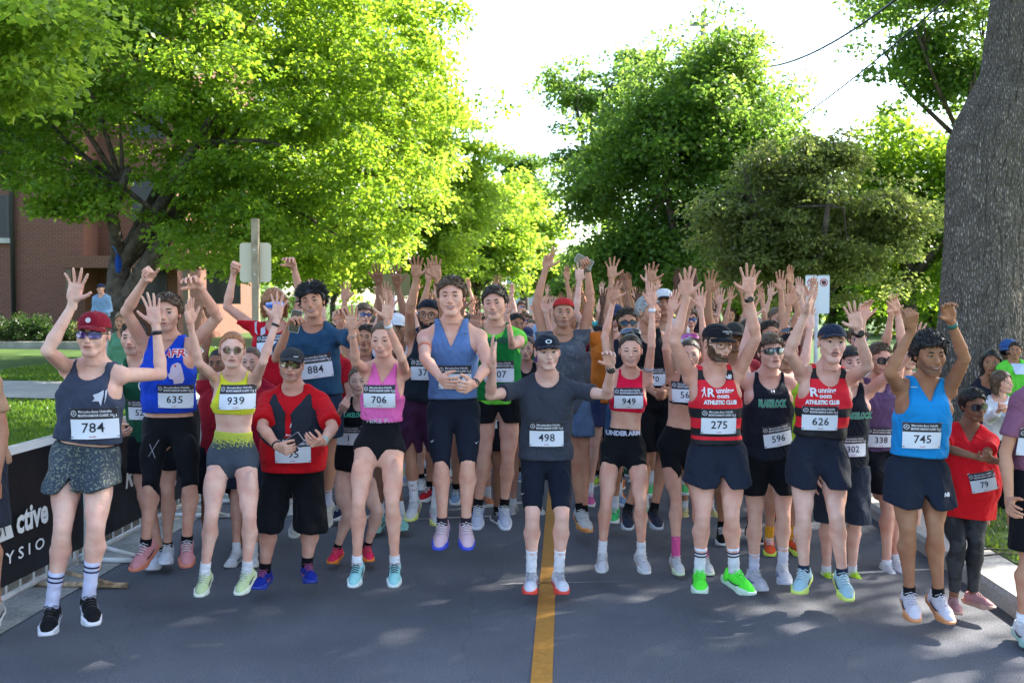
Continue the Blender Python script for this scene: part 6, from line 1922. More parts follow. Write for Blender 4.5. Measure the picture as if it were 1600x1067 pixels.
person('man in red t-shirt behind, white visor and blue mirrored sunglasses, both arms up', 8.2, 1.80, 431, 452, tone='fair', face='m1', expr='smile', hair=('shaggy', 'ginger'), hyaw=12,
       hipx=425, armL=((353, 478), (365, 428), (373, 402), 'fist', 'cam', -1, -1), armR=((470, 462), (459, 418), (448, 398), 'relax', 'cam', -1, -1),
       glasses=dict(kind='visor', lens=(.02, .12, .60), frame=(.6, .6, .62)), cap=None,
       top_g=dict(kind='tee', mat=cloth((.55, .008, .020)), name='tshirt', hem=-.2, sleeve=.55, loose=.03, nd=.05, off=.012),
       bot_g=dict(kind='loose', mat=cloth(BLACK), len=.7), shoe=dict(col=(.6, .6, .6)), sock=dict(col=BLACK, h=.06), bib=dict(n='384', x=424, y=538, w=.23, rot=6), hres=.013,
       marks=[dict(x=409, y=513, w=.12, h=.15, name='crest_print', polys=[[(-.05, .05), (-.03, .06), (-.035, .0), (-.02, -.05), (-.045, -.03)], [(.0, .0), (.03, .02), (.04, -.04), (.01, -.06)]], col=(.45, .42, .5))])
person('jumping young man with flying black hair and dark teal t-shirt, bib 884', 7.2, 1.78, 490, 444, tone='tan', face='m2', expr='smile', hair=('flying', 'black'), hroll=-4,
       hipx=492, kn=[(463, 735), (512, 730)], an=[(465, 800), (511, 785)], feet=((0, 40), (0, 45)),
       armL=((432, 560), (450, 512), (464, 488), 'grip', 'side', -1, -1), armR=((557, 530), (543, 495), (528, 478), 'relax', 'cam', -1, -1),
       top_g=dict(hemy=616, kind='tee', mat=cloth((.020, .060, .115)), name='tshirt', hem=-.10, sleeve=.75, loose=.04, nd=.05, off=.012, flare=.02, wr=.006),
       bot_g=dict(kind='loose', mat=cloth((.02, .035, .07)), len=.6), shoe=dict(col=(.50, .47, .42), sole=(.5, .5, .45), stripe=(.4, .4, .4)), sock=dict(col=(.5, .5, .6), h=.10), bib=dict(n='884', x=493, y=572, w=.235, rot=7))
person('young woman in black vest just behind the woman in pink, bright pink shoes', 7.5, 1.62, 562, 570, sex='f', tone='pale', face='f0', expr='smile', hair=('pony', 'brown'),
       hipx=545, kn=[(543, 805), (590, 800)], an=[(527, 855), (574, 852)], feet=((10, 8), (-14, 8)),
       armL=((520, 660), (533, 640), (543, 628), 'fist', 'body'), armR=((600, 650), (585, 640), (570, 632), 'fist', 'body'),
       top_g=dict(kind='tank', mat=cloth(BLACK), name='vest', hem=-.05, strap=.055, nd=.1, loose=.02), bot_g=dict(hy=729, kind='loose', mat=cloth(BLACK), len=.36, flare=.015),
       shoe=dict(col=(.80, .03, .10), sole=(.80, .22, .03), lace=(.7, .1, .15), stripe=(.5, .05, .05)), sock=dict(col=BLACK, h=.03), bib=dict(n='1', x=545, y=680, w=.2),
       marks=[dict(x=553, y=648, w=.10, h=.03, text='BLAKELOCK', size=.03, col=(.05, .35, .22), bold=.04, wide=.7)])
person('man with glasses, beard and backwards black cap reaching both open hands up, bib 377', 7.9, 1.82, 671, 466, tone='tan', face='m0', expr='neutral', hair=('short', 'black'), beard=('full', 'black'),
       hipx=655, kn=[(643, 735), (690, 740)], an=[(647, 780), (680, 790)], feet=((10, 30), (-10, 20)),
       armL=((640, 487), (650, 437), (651, 405), 'open', 'cam', -1, -1), armR=((693, 487), (684, 440), (678, 405), 'open', 'cam', -1, -1),
       cap=dict(col=(.012, .014, .024), back=True), glasses=dict(kind='clear', frame=(.02, .02, .02)),
       top_g=dict(hemy=626, kind='tank', mat=cloth((.012, .018, .026)), name='vest', hem=-.12, strap=.07, loose=.02), bot_g=dict(hy=701, kind='loose', mat=cloth((.045, .012, .035)), len=.8, flare=.006),
       shoe=dict(col=(.6, .6, .6), sole=(.7, .7, .2), stripe=(.6, .1, .3)), sock=dict(col=WHT, h=.16), bib=dict(n='377', x=665, y=577, w=.23), watchR=dict(col=(.1, .03, .03), w=.008), hres=.013,
       marks=[dict(x=668, y=556, w=.15, h=.04, text='PACER', size=.03, col=WHT, bold=.02)])
person('smiling young man in green singlet over lime t-shirt with one hand half raised, bib 207', 7.5, 1.83, 773, 447, tone='fair', face='m3', expr='smile', hair=('sweep', 'dark'),
       hipx=778, kn=[(755, 740), (793, 735)], an=[(747, 788), (788, 788)], feet=((4, 40), (-4, 42)),
       armL=((742, 560), (741, 520), (745, 490), 'flat', 'cam'), armR=((812, 535), (800, 540), (798, 510), 'flat', 'in', -1, -1),
       top_g=dict(hemy=630, kind='tee', mat=cloth((.16, .58, .05)), name='tshirt', hem=-.14, sleeve=.6, loose=.02, nd=.05), bot_g=dict(hy=659, kind='loose', mat=cloth(BLACK), len=.36, flare=.012),
       extra=dict(over=((.008, .17, .035), 622)), shoe=dict(col=(.50, .52, .64), sole=(.6, .62, .7), stripe=(.05, .08, .4)), sock=dict(col=BLACK, h=.05), bib=dict(n='207', x=780, y=580, w=.22), hres=.0125,
       marks=[dict(x=787, y=531, w=.15, h=.06, text='BLAKELOCK', size=.038, col=(.012, .03, .03), bold=.03, wide=.8, up=.006)])
person('tanned man in grey mottled t-shirt and backwards red cap holding a phone overhead', 8.3, 1.86, 880, 464, tone='tan', face='m3', expr='neutral', hair=('short', 'dark'), beard=('stubble', 'dark'),
       hipx=885, armL=((834, 458), (853, 418), (862, 388), 'two', 'cam', -1, -1), armR=((925, 462), (918, 420), (908, 398), 'grip', 'cam', -1, -1),
       cap=dict(col=(.42, .02, .02), back=True), top_g=dict(kind='tee', mat=speckle_mat((.065, .07, .09), (.11, .115, .135), 14, d=.46), name='tshirt', hem=-.15, sleeve=.55, loose=.025, nd=.06), bot_g=dict(kind='loose', mat=cloth((.10, .15, .25)), len=.62),
       shoe=dict(col=(.55, .55, .55), sole=(.7, .3, .1)), sock=dict(col=BLACK, h=.05), watchR=dict(col=(.1, .12, .1), w=.012), kn=[(905, 730), (915, 735)], an=[(907, 800), (912, 810)], feet=((-10, 25), (-10, 25)), hres=.0125)
person('woman in red crop top and black shorts reaching both hands high, bib 949', 7.0, 1.70, 984, 520, sex='f', tone='fair', face='f1', expr='smile', hair=('pony', 'dark'),
       hipx=975, kn=[(947, 783), (1001, 783)], an=[(941, 860), (1002, 862)], feet=((8, 26), (-8, 26)),
       armL=((942, 512), (958, 472), (962, 442), 'open', 'cam', -1, -1), armR=((1018, 540), (1019, 478), (1016, 444), 'flat', 'cam', -1, -1),
       glasses=dict(kind='wrap', lens=(.05, .06, .08), frame=(.5, .5, .52), up=True), wt=.92, extra=dict(band=(1, .35, (.35, .33, .36))),
       top_g=dict(hemy=642, kind='crop', mat=cloth((.66, .008, .045)), name='crop_top', hem=.40, strap=.060, nd=.02, nw=.045, loose=0, off=.007),
       bot_g=dict(waisty=668, hy=727, kind='tight', mat=cloth(BLACK, .6, .2), len=.28, waist=.15), shoe=dict(col=(.52, .50, .53), sole=(.55, .55, .55), stripe=(.5, .35, .25)),
       sock=dict(col=WHT, h=.075), watchR=dict(col=(.62, .62, .64), w=.012, up=.01), bib=dict(n='949', x=982, y=622, w=.20),
       marks=[dict(x=974, y=676, w=.25, h=.035, on='bot', text='UNDER ARM', size=.030, col=(.4, .4, .5), bold=.06, fitw=.24, up=.004)])
person('bearded man with spectacles and black cap in red and black hooped running vest, bib 275', 6.5, 1.84, 1118, 504, tone='fair', face='m1', expr='neutral', hair=('short', 'dark'), beard=('full', 'brown'), brow='dark', hyaw=14, hpitch=4,
       nx=1116, hipx=1122, kn=[(1098, 806), (1143, 806)], an=[(1093, 890), (1147, 890)], feet=((10, 6), (-26, 14)),
       armL=((1054, 533), (1073, 465), (1074, 425), 'open', 'cam', -1, -1), armR=((1181, 528), (1170, 465), (1170, 420), 'wide', 'cam', -1, -1),
       cap=dict(col=(.010, .010, .013), logo=('text', (.6, .6, .62)), text=('COFFEE RUN', 'CLUB')), glasses=dict(kind='clear', frame=(.03, .02, .02)),
       top_g=dict(hemy=693, kind='tank', mat=lambda o: stripes_px((720, 688, 682, 670, 654, 638, 594, 579, 480), 1118, 6.4, o), name='vest', hem=-.02, nd=.15, nw=.05, strap=.073, loose=.012, off=.008),
       bot_g=dict(hy=755, kind='loose', mat=cloth((.013, .016, .028)), len=.50, flare=.032, split=.9, wr=.005), shoe=dict(col=(.10, .80, .05), sole=(.55, .68, .55), lace=(.12, .85, .08), stripe=(.02, .1, .02)),
       sock=dict(col=WHT, h=.15, stripes=(.095, .115), scol=(.02, .02, .05)), watchR=dict(col=BLACK, face=1, cam=1), bib=dict(n='275', x=1123, y=658, w=.225),
       marks=[dict(x=1111, y=613, w=.06, h=.05, text='R', size=.052, col=WHT, bold=.03, up=.007), dict(x=1131, y=609, w=.12, h=.04, text='unning', size=.032, fitw=.112, col=WHT, bold=.03, up=.007), dict(x=1129, y=618, w=.1, h=.03, text='oom', size=.028, fitw=.078, col=WHT, bold=.04, up=.007), dict(x=1125, y=628, w=.22, h=.03, text='ATHLETIC CLUB', size=.024, fitw=.215, col=WHT, bold=.07, up=.007), dict(x=1137, y=588, w=.04, h=.03, text='NB', size=.024, col=WHT, bold=.06, shear=.3),
              dict(x=1100, y=612, w=.05, h=.07, name='runner_emblem', polys=[[(-.004, .03), (.004, .03), (.006, .022), (-.004, .02)], [(-.004, .02), (.006, .02), (.004, -.005), (-.006, -.005)], [(-.006, -.005), (.0, -.005), (-.012, -.035), (-.016, -.033)], [(0, -.005), (.005, -.005), (.012, -.028), (.006, -.028)], [(-.018, .01), (-.004, .018), (-.004, .012), (-.016, .002)]], col=WHT)])
person('red haired man shouting in red and black hooped running vest and navy cap, bib 626', 6.45, 1.84, 1296, 504, tone='pale', face='mo', expr='open', hair=('short', 'ginger'), hpitch=-4,
       nx=1292, hipx=1280, kn=[(1255, 808), (1307, 808)], an=[(1256, 888), (1316, 893)], feet=((30, 16), (4, 28)),
       armL=((1233, 550), (1258, 490), (1268, 455), 'flat', 'side', -1, -1), armR=((1356, 572), (1342, 518), (1330, 478), 'open', 'cam', -1, -1),
       cap=dict(col=(.016, .022, .042)),
       top_g=dict(hemy=682, kind='tank', mat=lambda o: stripes_px((720, 669, 652, 638, 592, 576, 480), 1290, 6.35, o), name='vest', hem=-.02, nd=.13, nw=.05, strap=.073, loose=.012, off=.008),
       bot_g=dict(hy=756, kind='loose', mat=cloth((.013, .016, .028)), len=.50, flare=.030, split=.8, wr=.005), shoe=dict(col=(.34, .52, .58), sole=(.60, .70, .15), lace=(.55, .65, .7), stripe=(.03, .05, .06)),
       sock=dict(col=(.02, .03, .06), h=.03), watchR=dict(col=BLACK, face=1, cam=1, w=.014), bib=dict(n='626', x=1281, y=653, w=.215),
       marks=[dict(x=1271, y=612, w=.06, h=.05, text='R', size=.052, col=WHT, bold=.03, up=.007), dict(x=1291, y=609, w=.12, h=.04, text='unning', size=.032, fitw=.112, col=WHT, bold=.03, up=.007), dict(x=1289, y=618, w=.1, h=.03, text='oom', size=.028, fitw=.078, col=WHT, bold=.04, up=.007), dict(x=1285, y=628, w=.22, h=.03, text='ATHLETIC CLUB', size=.024, fitw=.21, col=WHT, bold=.07, up=.007), dict(x=1301, y=590, w=.04, h=.03, text='NB', size=.024, col=WHT, bold=.06, shear=.3),
              dict(x=1260, y=611, w=.05, h=.07, name='runner_emblem', polys=[[(-.004, .03), (.004, .03), (.006, .022), (-.004, .02)], [(-.004, .02), (.006, .02), (.004, -.005), (-.006, -.005)], [(-.006, -.005), (.0, -.005), (-.012, -.035), (-.016, -.033)], [(0, -.005), (.005, -.005), (.012, -.028), (.006, -.028)]], col=WHT)])
person('teenage boy in black vest and wraparound sunglasses between the hooped vests, bib 596', 6.8, 1.76, 1201, 520, tone='pale', face='m2', expr='neutral', hair=('fringe', 'brown'),
       hipx=1200, kn=[(1180, 810), (1224, 808)], an=[(1178, 890), (1223, 880)], feet=((-8, 6), (8, 6)),
       armL=((1160, 560), (1172, 500), (1174, 470), 'open', 'cam', 1, -1), armR=((1255, 575), (1265, 520), (1262, 480), 'open', 'cam', 1, 1),
       glasses=dict(kind='wrap', lens=(.01, .05, .07), frame=(.02, .02, .02)),
       top_g=dict(hemy=717, kind='tank', mat=cloth((.011, .013, .022)), name='vest', hem=-.10, nd=.11, nw=.05, strap=.070, loose=.020, off=.009), bot_g=dict(hy=769, kind='loose', mat=cloth(BLACK), len=.52, flare=.018),
       shoe=dict(col=(.58, .58, .66), sole=(.55, .56, .66), stripe=(.04, .06, .3)), sock=dict(col=(.55, .55, .66), h=.12), bib=dict(n='596', x=1215, y=680, w=.20, rot=9),
       marks=[dict(x=1207, y=630, w=.18, h=.05, text='BLAKELOCK', size=.045, fitw=.19, col=(.02, .25, .16), bold=.04, wide=.75, outline=(.3, .4, .36)), dict(x=1207, y=611, w=.04, h=.02, text='H', size=.015, col=WHT, bold=.04, wide=1.6)])
person('young man in black vest half hidden behind the shouting man, bib 302', 7.15, 1.72, 1326, 540, tone='pale', face='m2', expr='neutral', hair=('fringe', 'black'),
       hipx=1320, kn=[(1293, 815), (1336, 815)], an=[(1291, 893), (1331, 893)], feet=((6, 4), (-14, 4)), armR=((1395, 580), (1430, 545), (1440, 510), 'open', 'cam', -1, -1), armL=None,
       top_g=dict(hemy=731, kind='tank', mat=cloth((.011, .013, .02)), name='vest', hem=-.12, nd=.11, strap=.07, loose=.02), bot_g=dict(hy=808, kind='loose', mat=cloth((.025, .032, .05)), len=.66, flare=.022),
       shoe=dict(col=(.50, .75, .02), sole=(.02, .02, .02), lace=(.45, .7, .05)), sock=dict(col=(.6, .6, .62), h=.05), bib=dict(n='302', x=1332, y=697, w=.20),
       marks=[dict(x=1340, y=649, w=.12, h=.05, text='BLAKELOCK', size=.04, col=(.02, .25, .16), bold=.04, wide=.7, outline=(.3, .4, .36))])
person('man in dusty purple vest and black sunglasses behind the second hooped vest, bib 338', 7.5, 1.76, 1371, 534, tone='fair', face='m0', expr='neutral', hair=('short', 'brown'), beard=('stubble', 'brown'),
       hipx=1378, kn=[(1388, 790), (1400, 790)], an=[(1385, 880), (1398, 870)], feet=((0, 10), (0, 10)), armL=((1338, 560), (1352, 480), (1358, 440), 'relax', 'cam', -1, -1), armR=((1412, 525), (1402, 480), (1392, 465), 'open', 'cam'),
       glasses=dict(kind='square'), top_g=dict(hemy=702, kind='tank', mat=cloth((.12, .065, .14)), name='vest', hem=-.05, nd=.1, strap=.07, loose=.02), bot_g=dict(hy=763, kind='loose', mat=cloth(BLACK), len=.5, flare=.014),
       shoe=dict(col=(.6, .6, .66), sole=(.5, .6, .2), stripe=(.02, .03, .05)), sock=dict(col=WHT, h=.03), bib=dict(n='338', x=1376, y=683, w=.20))
person('smiling man with curly black hair in bright blue vest and black shorts, bib 745', 6.0, 1.78, 1447, 520, tone='olive', face='m1', expr='smile', hair=('curly', 'black'), beard=('stubble', 'black'), brow='black',
       hipx=1437, kn=[(1418, 826), (1461, 828)], an=[(1421, 924), (1466, 926)], feet=((10, 26), (-2, 28)), nx=1446,
       armL=((1390, 582), (1428, 510), (1425, 478), 'fist', 'away', -1, -1), armR=((1507, 560), (1487, 505), (1476, 468), 'relax', 'cam', -1, -1),
       top_g=dict(hemy=712, kind='tank', mat=cloth((.010, .22, .52)), name='vest', hem=-.04, neck='v', nd=.12, strap=.070, loose=.02, off=.009, wr=.004),
       bot_g=dict(hy=785, kind='loose', mat=cloth((.012, .016, .028)), len=.50, flare=.034, split=.9, wr=.006), shoe=dict(col=(.60, .55, .60), sole=(.62, .25, .10), lace=(.6, .55, .58), stripe=(.03, .03, .05)),
       sock=dict(col=BLACK, h=.035), watchR=dict(col=(.02, .12, .10), w=.013, face=0), bib=dict(n='745', x=1440, y=680, w=.215),
       marks=[dict(x=1479, y=772, w=.04, h=.03, on='bot', text='NB', size=.020, col=WHT, bold=.05, shear=.3), dict(x=1427, y=604, w=.04, h=.012, text='mizuno', size=.008, col=(.5, .6, .7))])
person('short woman in red t-shirt and camouflage leggings with big dark sunglasses, holding hands', 6.25, 1.46, 1516, 606, sex='f', build='h', tone='brown', face='f1', expr='neutral', hair=('sweep', 'black'), wt=.92,
       hipx=1505, kn=[(1497, 850), (1525, 850)], an=[(1490, 933), (1520, 925)], feet=((14, 0), (-28, 0)), yaw=-14, hyaw=8,
       armL=((1478, 700), (1530, 715), (1548, 720), 'grip', 'body', -1, -1), armR=((1540, 715), (1562, 722), (1578, 712), 'grip', 'body', -1, -1),
       glasses=dict(kind='square', lens=(.01, .008, .008)), top_g=dict(hemy=802, kind='tee', mat=cloth((.72, .012, .02)), name='tshirt', hem=-.18, sleeve=.6, loose=.05, neck='v', nd=.12, flare=.012),
       bot_g=dict(kind='tight', mat=speckle_mat((.016, .017, .020), (.035, .037, .042), 9, d=.44), len=1.85, waist=.1, name='leggings'), shoe=dict(col=(.45, .22, .22), sole=(.42, .26, .20), lace=(.5, .3, .3), stripe=(.42, .2, .2)), sock=None, bib=dict(n='79', x=1535, y=752, w=.16, rot=10))
person('man in mauve t-shirt at the right edge turned towards the woman in red', 5.75, 1.80, 1632, 520, tone='tan', face='m0', hair=('short', 'dark'), yaw=25, hipx=1630, kn=[(1607, 872), (1660, 872)], an=[(1598, 970), (1660, 970)], feet=((8, 5), (-10, 5)),
       armL=((1568, 715), (1577, 780), (1578, 800), 'relax', 'in', -1, -1), armR=None, top_g=dict(hemy=735, kind='tee', mat=cloth((.22, .085, .14)), name='tshirt', hem=-.1, sleeve=.7, loose=.02), bot_g=dict(hy=850, kind='loose', mat=cloth(BLACK), len=.8, flare=.006),
       shoe=dict(col=(.6, .6, .62), sole=(.3, .5, .45)), sock=dict(col=WHT, h=.05), bib=dict(n='61', x=1622, y=690, w=.22))
person('woman in black crop top half hidden beside the bearded man, one pink sock', 7.3, 1.66, 1076, 528, sex='f', tone='fair', face='f0', expr='neutral', hair=('pony', 'dark'),
       hipx=1062, kn=[(1057, 783), (1090, 790)], an=[(1056, 868), (1100, 868)], feet=((-4, 24), (-8, 20)),
       armL=((1040, 545), (1050, 480), (1056, 445), 'flat', 'cam', -1, -1), armR=((1100, 530), (1095, 480), (1094, 450), 'open', 'cam', 1, 1),
       glasses=dict(kind='wrap', lens=(.35, .05, .25), frame=(.3, .1, .02), up=True), top_g=dict(hemy=631, kind='crop', mat=cloth(BLACK), name='crop_top', hem=.40, strap=.05, nd=.05, loose=0, off=.007),
       bot_g=dict(waisty=667, hy=730, kind='tight', mat=cloth(BLACK, .6, .2), len=.28, waist=.17), shoe=dict(col=(.60, .60, .60), sole=(.65, .75, .5), stripe=(.5, .2, .25)), sock=dict(col=(.60, .08, .24), h=.13), bib=dict(n='562', x=1072, y=612, w=.2))
person('grey haired lean man in black vest looking sideways, arms folded low', 8.0, 1.80, 1012, 462, tone='tan', face='m0', hair=('short', 'grey'), hyaw=35,
       hipx=1025, kn=[(1010, 738), (1037, 738)], an=[(979, 800), (1021, 800)], feet=((5, 22), (-5, 22)), armL=((1010, 610), (1030, 620), (1045, 612), 'fist', 'body'), armR=((1062, 590), (1045, 612), (1030, 620), 'fist', 'body'),
       top_g=dict(kind='tank', mat=cloth(BLACK), name='vest', hem=-.1, strap=.07, loose=.02), bot_g=dict(hy=702, kind='loose', mat=cloth(BLACK), len=.7), shoe=dict(col=(.03, .035, .06), sole=(.5, .52, .56), lace=(.02, .02, .02), stripe=(.6, .15, .05)), sock=dict(col=BLACK, h=.05), bib=dict(n='570', x=1020, y=588, w=.2), hres=.013)
person('bearded man in mirrored blue sunglasses behind the woman in the red crop top', 8.4, 1.76, 978, 480, tone='tan', face='m3', hair=('short', 'dark'), beard=('full', 'dark'), hipx=985,
       glasses=dict(kind='sport', lens=(.03, .08, .16), frame=(.02, .02, .02)), armL=((952, 458), (956, 435), (957, 405), 'wide', 'cam', -1, -1), armR=None,
       top_g=dict(kind='tank', mat=cloth((.02, .02, .03)), name='vest', hem=-.1, strap=.07, loose=.02), bot_g=dict(kind='loose', mat=cloth((.05, .1, .2)), len=.6), shoe=dict(col=(.05, .5, .15)), sock=dict(col=WHT, h=.1), hres=.014)
person('man in dark green vest behind the barrier side, body hidden by runner 784', 7.3, 1.78, 212, 500, tone='fair', face='m1', hair=('short', 'dark'), beard=('stubble', 'dark'), hipx=240, nx=215,
       kn=[(225, 790), (262, 770)], an=[(250, 858), (262, 850)], feet=((6, 12), (-12, 12)), armL=((182, 620), (188, 660), (192, 685), 'grip', 'in', -1, -1), armR=((256, 640), (262, 680), (262, 700), 'relax', 'in'),
       top_g=dict(kind='tank', mat=cloth((.010, .070, .035)), name='vest', hem=-.05, strap=.07, loose=.02), bot_g=dict(kind='loose', mat=cloth(BLACK), len=.6), shoe=dict(col=(.6, .62, .7), sole=(.62, .62, .7), stripe=(.5, .5, .6)), sock=dict(col=BLACK, h=.02), bib=dict(n='521', x=222, y=640, w=.2),
       marks=[dict(x=227, y=602, w=.1, h=.1, name='round_crest', polys=[[(.045 * math.cos(a), .045 * math.sin(a)), (.045 * math.cos(a + .4), .045 * math.sin(a + .4)), (.038 * math.cos(a + .4), .038 * math.sin(a + .4)), (.038 * math.cos(a), .038 * math.sin(a))] for a in np.arange(0, 6.2, .4)], col=WHT)], hres=.013)
person('runner in white arm sleeves and white cap with palms towards the trees', 8.6, 1.82, 620, 488, tone='brown', face='m0', hair=('buzz', 'black'), hipx=618, brow='black',
       armL=((597, 480), (592, 445), (590, 418), 'open', 'away', -1, -1), armR=((632, 490), (620, 445), (618, 420), 'open', 'away', -1, -1), cap=dict(col=(.62, .62, .64)),
       top_g=dict(kind='tee', mat=cloth((.60, .60, .66)), name='shirt', hem=-.1, sleeve=1.85, loose=.01, off=.007), bot_g=dict(kind='loose', mat=cloth(BLACK), len=.6), shoe=dict(col=(.25, .55, .5), sole=(.3, .6, .55)), sock=dict(col=WHT, h=.1), kn=[(590, 760), (600, 770)], an=[(592, 835), (632, 835)], hres=.014)
person('man in white cap and white t-shirt standing tall behind the grey haired man', 9.2, 1.86, 1036, 450, tone='tan', face='m2', hair=('short', 'black'), cap=dict(col=(.60, .60, .62), brim=(.03, .03, .05)), hipx=1040,
       top_g=dict(kind='tee', mat=cloth((.55, .56, .62)), name='tshirt', hem=-.1, sleeve=.6, loose=.02), bot_g=dict(kind='loose', mat=cloth((.3, .15, .35)), len=.6), shoe=dict(col=(.1, .5, .15)), sock=dict(col=WHT, h=.1), armL=((1022, 475), (1018, 445), (1018, 415), 'wide', 'cam', -1, -1), armR=None, hres=.014)
person('man in dark cap and orange tinted sunglasses behind the bearded spectacled man', 8.3, 1.78, 1146, 502, tone='olive', face='m3', hair=('short', 'black'), beard=('stubble', 'black'), cap=dict(col=(.03, .03, .028)), glasses=dict(kind='sport', lens=(.12, .06, .02)),
       hipx=1150, armL=((1105, 500), (1108, 445), (1112, 415), 'open', 'cam', -1, -1), armR=None, top_g=dict(kind='tee', mat=cloth((.25, .02, .03)), name='tshirt', hem=-.1, sleeve=.6, loose=.02), bot_g=dict(kind='loose', mat=cloth(BLACK), len=.6), shoe=dict(col=BLACK), sock=dict(col=BLACK, h=.05), kn=[(1125, 770), (1175, 770)], an=[(1128, 845), (1175, 840)], hres=.014)
person('man in red t-shirt with maroon long sleeves stretched above the crowd', 9.0, 1.82, 1200, 500, tone='tan', face='m0', hair=('short', 'dark'), hipx=1200,
       armL=((1170, 478), (1174, 440), (1178, 412), 'open', 'cam', -1, -1), armR=((1222, 475), (1220, 446), (1220, 422), 'open', 'cam', 1, -1),
       top_g=dict(kind='tee', mat=cloth((.10, .008, .02)), name='shirt', hem=-.1, sleeve=1.85, loose=.01, off=.008), bot_g=dict(kind='loose', mat=cloth(BLACK), len=.6), shoe=dict(col=(.7, .1, .05), sole=(.6, .75, .1)), sock=dict(col=BLACK, h=.1), hres=.014)
person('man with black visor sunglasses and lime vest behind the teenage boy', 7.9, 1.74, 1228, 520, tone='tan', face='m2', expr='smile', hair=('short', 'black'), glasses=dict(kind='wrap', up=True), hipx=1238, 
       armL=((1228, 500), (1240, 460), (1235, 430), 'open', 'cam', 1, -1), armR=((1262, 480), (1272, 450), (1276, 425), 'flat', 'side'), top_g=dict(kind='tee', mat=cloth((.42, .60, .04)), name='tshirt', hem=-.1, sleeve=.5, loose=.02), bot_g=dict(kind='loose', mat=cloth((.35, .15, .3)), len=.6), shoe=dict(col=(.75, .10, .03), sole=(.6, .75, .1)), sock=dict(col=(.7, .3, .02), h=.1), kn=[(1205, 760), (1245, 760)], an=[(1202, 840), (1240, 840)], hres=.014)
person('young man in blue mirrored sunglasses and white t-shirt left of the blue vest', 8.2, 1.74, 1412, 530, tone='fair', face='m2', hair=('short', 'brown'), glasses=dict(kind='square', lens=(.02, .08, .3)), hipx=1412, hyaw=25,
       armL=((1385, 520), (1392, 495), (1396, 465), 'relax', 'cam'), armR=None, top_g=dict(kind='tee', mat=cloth((.55, .57, .64)), name='tshirt', hem=-.1, sleeve=.6, loose=.02), bot_g=dict(kind='loose', mat=cloth((.1, .11, .13)), len=.6), shoe=dict(col=(.35, .55, .6)), sock=dict(col=WHT, h=.1), hres=.014)
# spectators
person('woman with long straight black hair watching beside the thick trunk', 8.9, 1.66, 1546, 545, sex='f', tone='olive', face='f0', hair=('long', 'black'), hyaw=-25, hipx=1552, top_g=dict(kind='tee', mat=cloth((.02, .02, .03)), name='tshirt', hem=-.1, sleeve=.6, loose=.02), bot_g=dict(kind='tight', mat=cloth(BLACK), len=1.85, name='leggings'), shoe=dict(col=(.4, .35, .5)), sock=None, hres=.014)
person('laughing girl in a white hooded top behind the woman in red', 8.1, 1.35, 1562, 578, sex='f', tone='fair', face='f1', expr='smile', hair=('bob', 'brown'), hyaw=30, hipx=1566, top_g=dict(kind='tee', mat=cloth((.58, .56, .58)), name='hoodie', hem=.2, sleeve=1.8, loose=.03, off=.014, nd=.03), bot_g=dict(kind='loose', mat=cloth((.015, .016, .024)), len=.9, waist=.3), shoe=dict(col=(.6, .6, .6)), sock=None, hres=.012,
       armL=((1545, 655), (1562, 640), (1572, 636), 'fist', 'body'), armR=((1590, 655), (1576, 642), (1566, 638), 'fist', 'body'))
inf = person('small boy in a bright green t-shirt carried above the spectators', 8.7, 1.05, 1584, 533, tone='olive', face='f0', hair=('short', 'dark'), hyaw=-30, hipx=1590, top_g=dict(kind='tee', mat=cloth((.12, .55, .05)), name='tshirt', hem=-.1, sleeve=.6, loose=.02), bot_g=dict(kind='loose', mat=cloth((.05, .06, .1)), len=.8), shoe=dict(col=(.5, .5, .5)), sock=None, hres=.011,
       marks=[dict(x=1590, y=577, w=.1, h=.1, polys=[[(-.04, -.04), (.05, -.04), (.05, .05), (-.04, .05)]], col=(.5, .55, .65))])
person('spectator in blue cap carrying the small boy', 9.0, 1.78, 1572, 528, tone='olive', face='m0', hair=('short', 'black'), cap=dict(col=(.03, .08, .22), logo=('bar', (.6, .6, .6))), glasses=dict(kind='wrap'), hyaw=-20, top_g=dict(kind='tee', mat=cloth((.05, .05, .08)), name='tshirt', sleeve=.6), bot_g=dict(kind='loose', mat=cloth(BLACK), len=.9), shoe=dict(col=(.3, .3, .3)), sock=None, hres=.014)
person('man in tan t-shirt behind the first barrier, cut by the left edge of the view', 5.9, 1.75, -42, 500, tone='tan', face='m0', hair=('short', 'brown'), yaw=-30, hipx=-36, top_g=dict(kind='tee', mat=cloth((.42, .24, .15)), name='tshirt', hem=-.06, sleeve=.6, loose=.02), bot_g=dict(kind='loose', mat=cloth((.03, .035, .05)), len=.9), shoe=dict(col=(.3, .3, .3)), sock=None, hres=.013)
kid = person('toddler in light blue top and navy cap sitting on shoulders by the maple', 14.0, .95, 159, 443, tone='fair', face='f0', hair=('short', 'brown'), hyaw=-20, cap=dict(col=(.01, .02, .06)), kn=[(152, 512), (170, 512)], an=[(150, 535), (172, 535)], armL=((147, 488), (156, 492), (160, 493), 'fist', 'body'), armR=((172, 488), (163, 492), (158, 493), 'fist', 'body'),
       top_g=dict(kind='tee', mat=cloth((.20, .32, .48)), name='top', sleeve=1.8, loose=.01, hem=-.05), bot_g=dict(kind='tight', mat=cloth((.05, .06, .1)), len=1.7, name='trousers'), shoe=dict(col=(.5, .5, .5)), sock=None, hres=.012)
person('spectator with a child on his shoulders standing on the lawn', 14.12, 1.75, 161, 490, tone='fair', face='m0', hair=('short', 'brown'), top_g=dict(kind='tee', mat=cloth((.5, .5, .5)), name='tshirt', sleeve=.7), bot_g=dict(kind='loose', mat=cloth((.03, .03, .04)), len=1.0), shoe=dict(col=(.3, .3, .3)), sock=None, hres=.016)
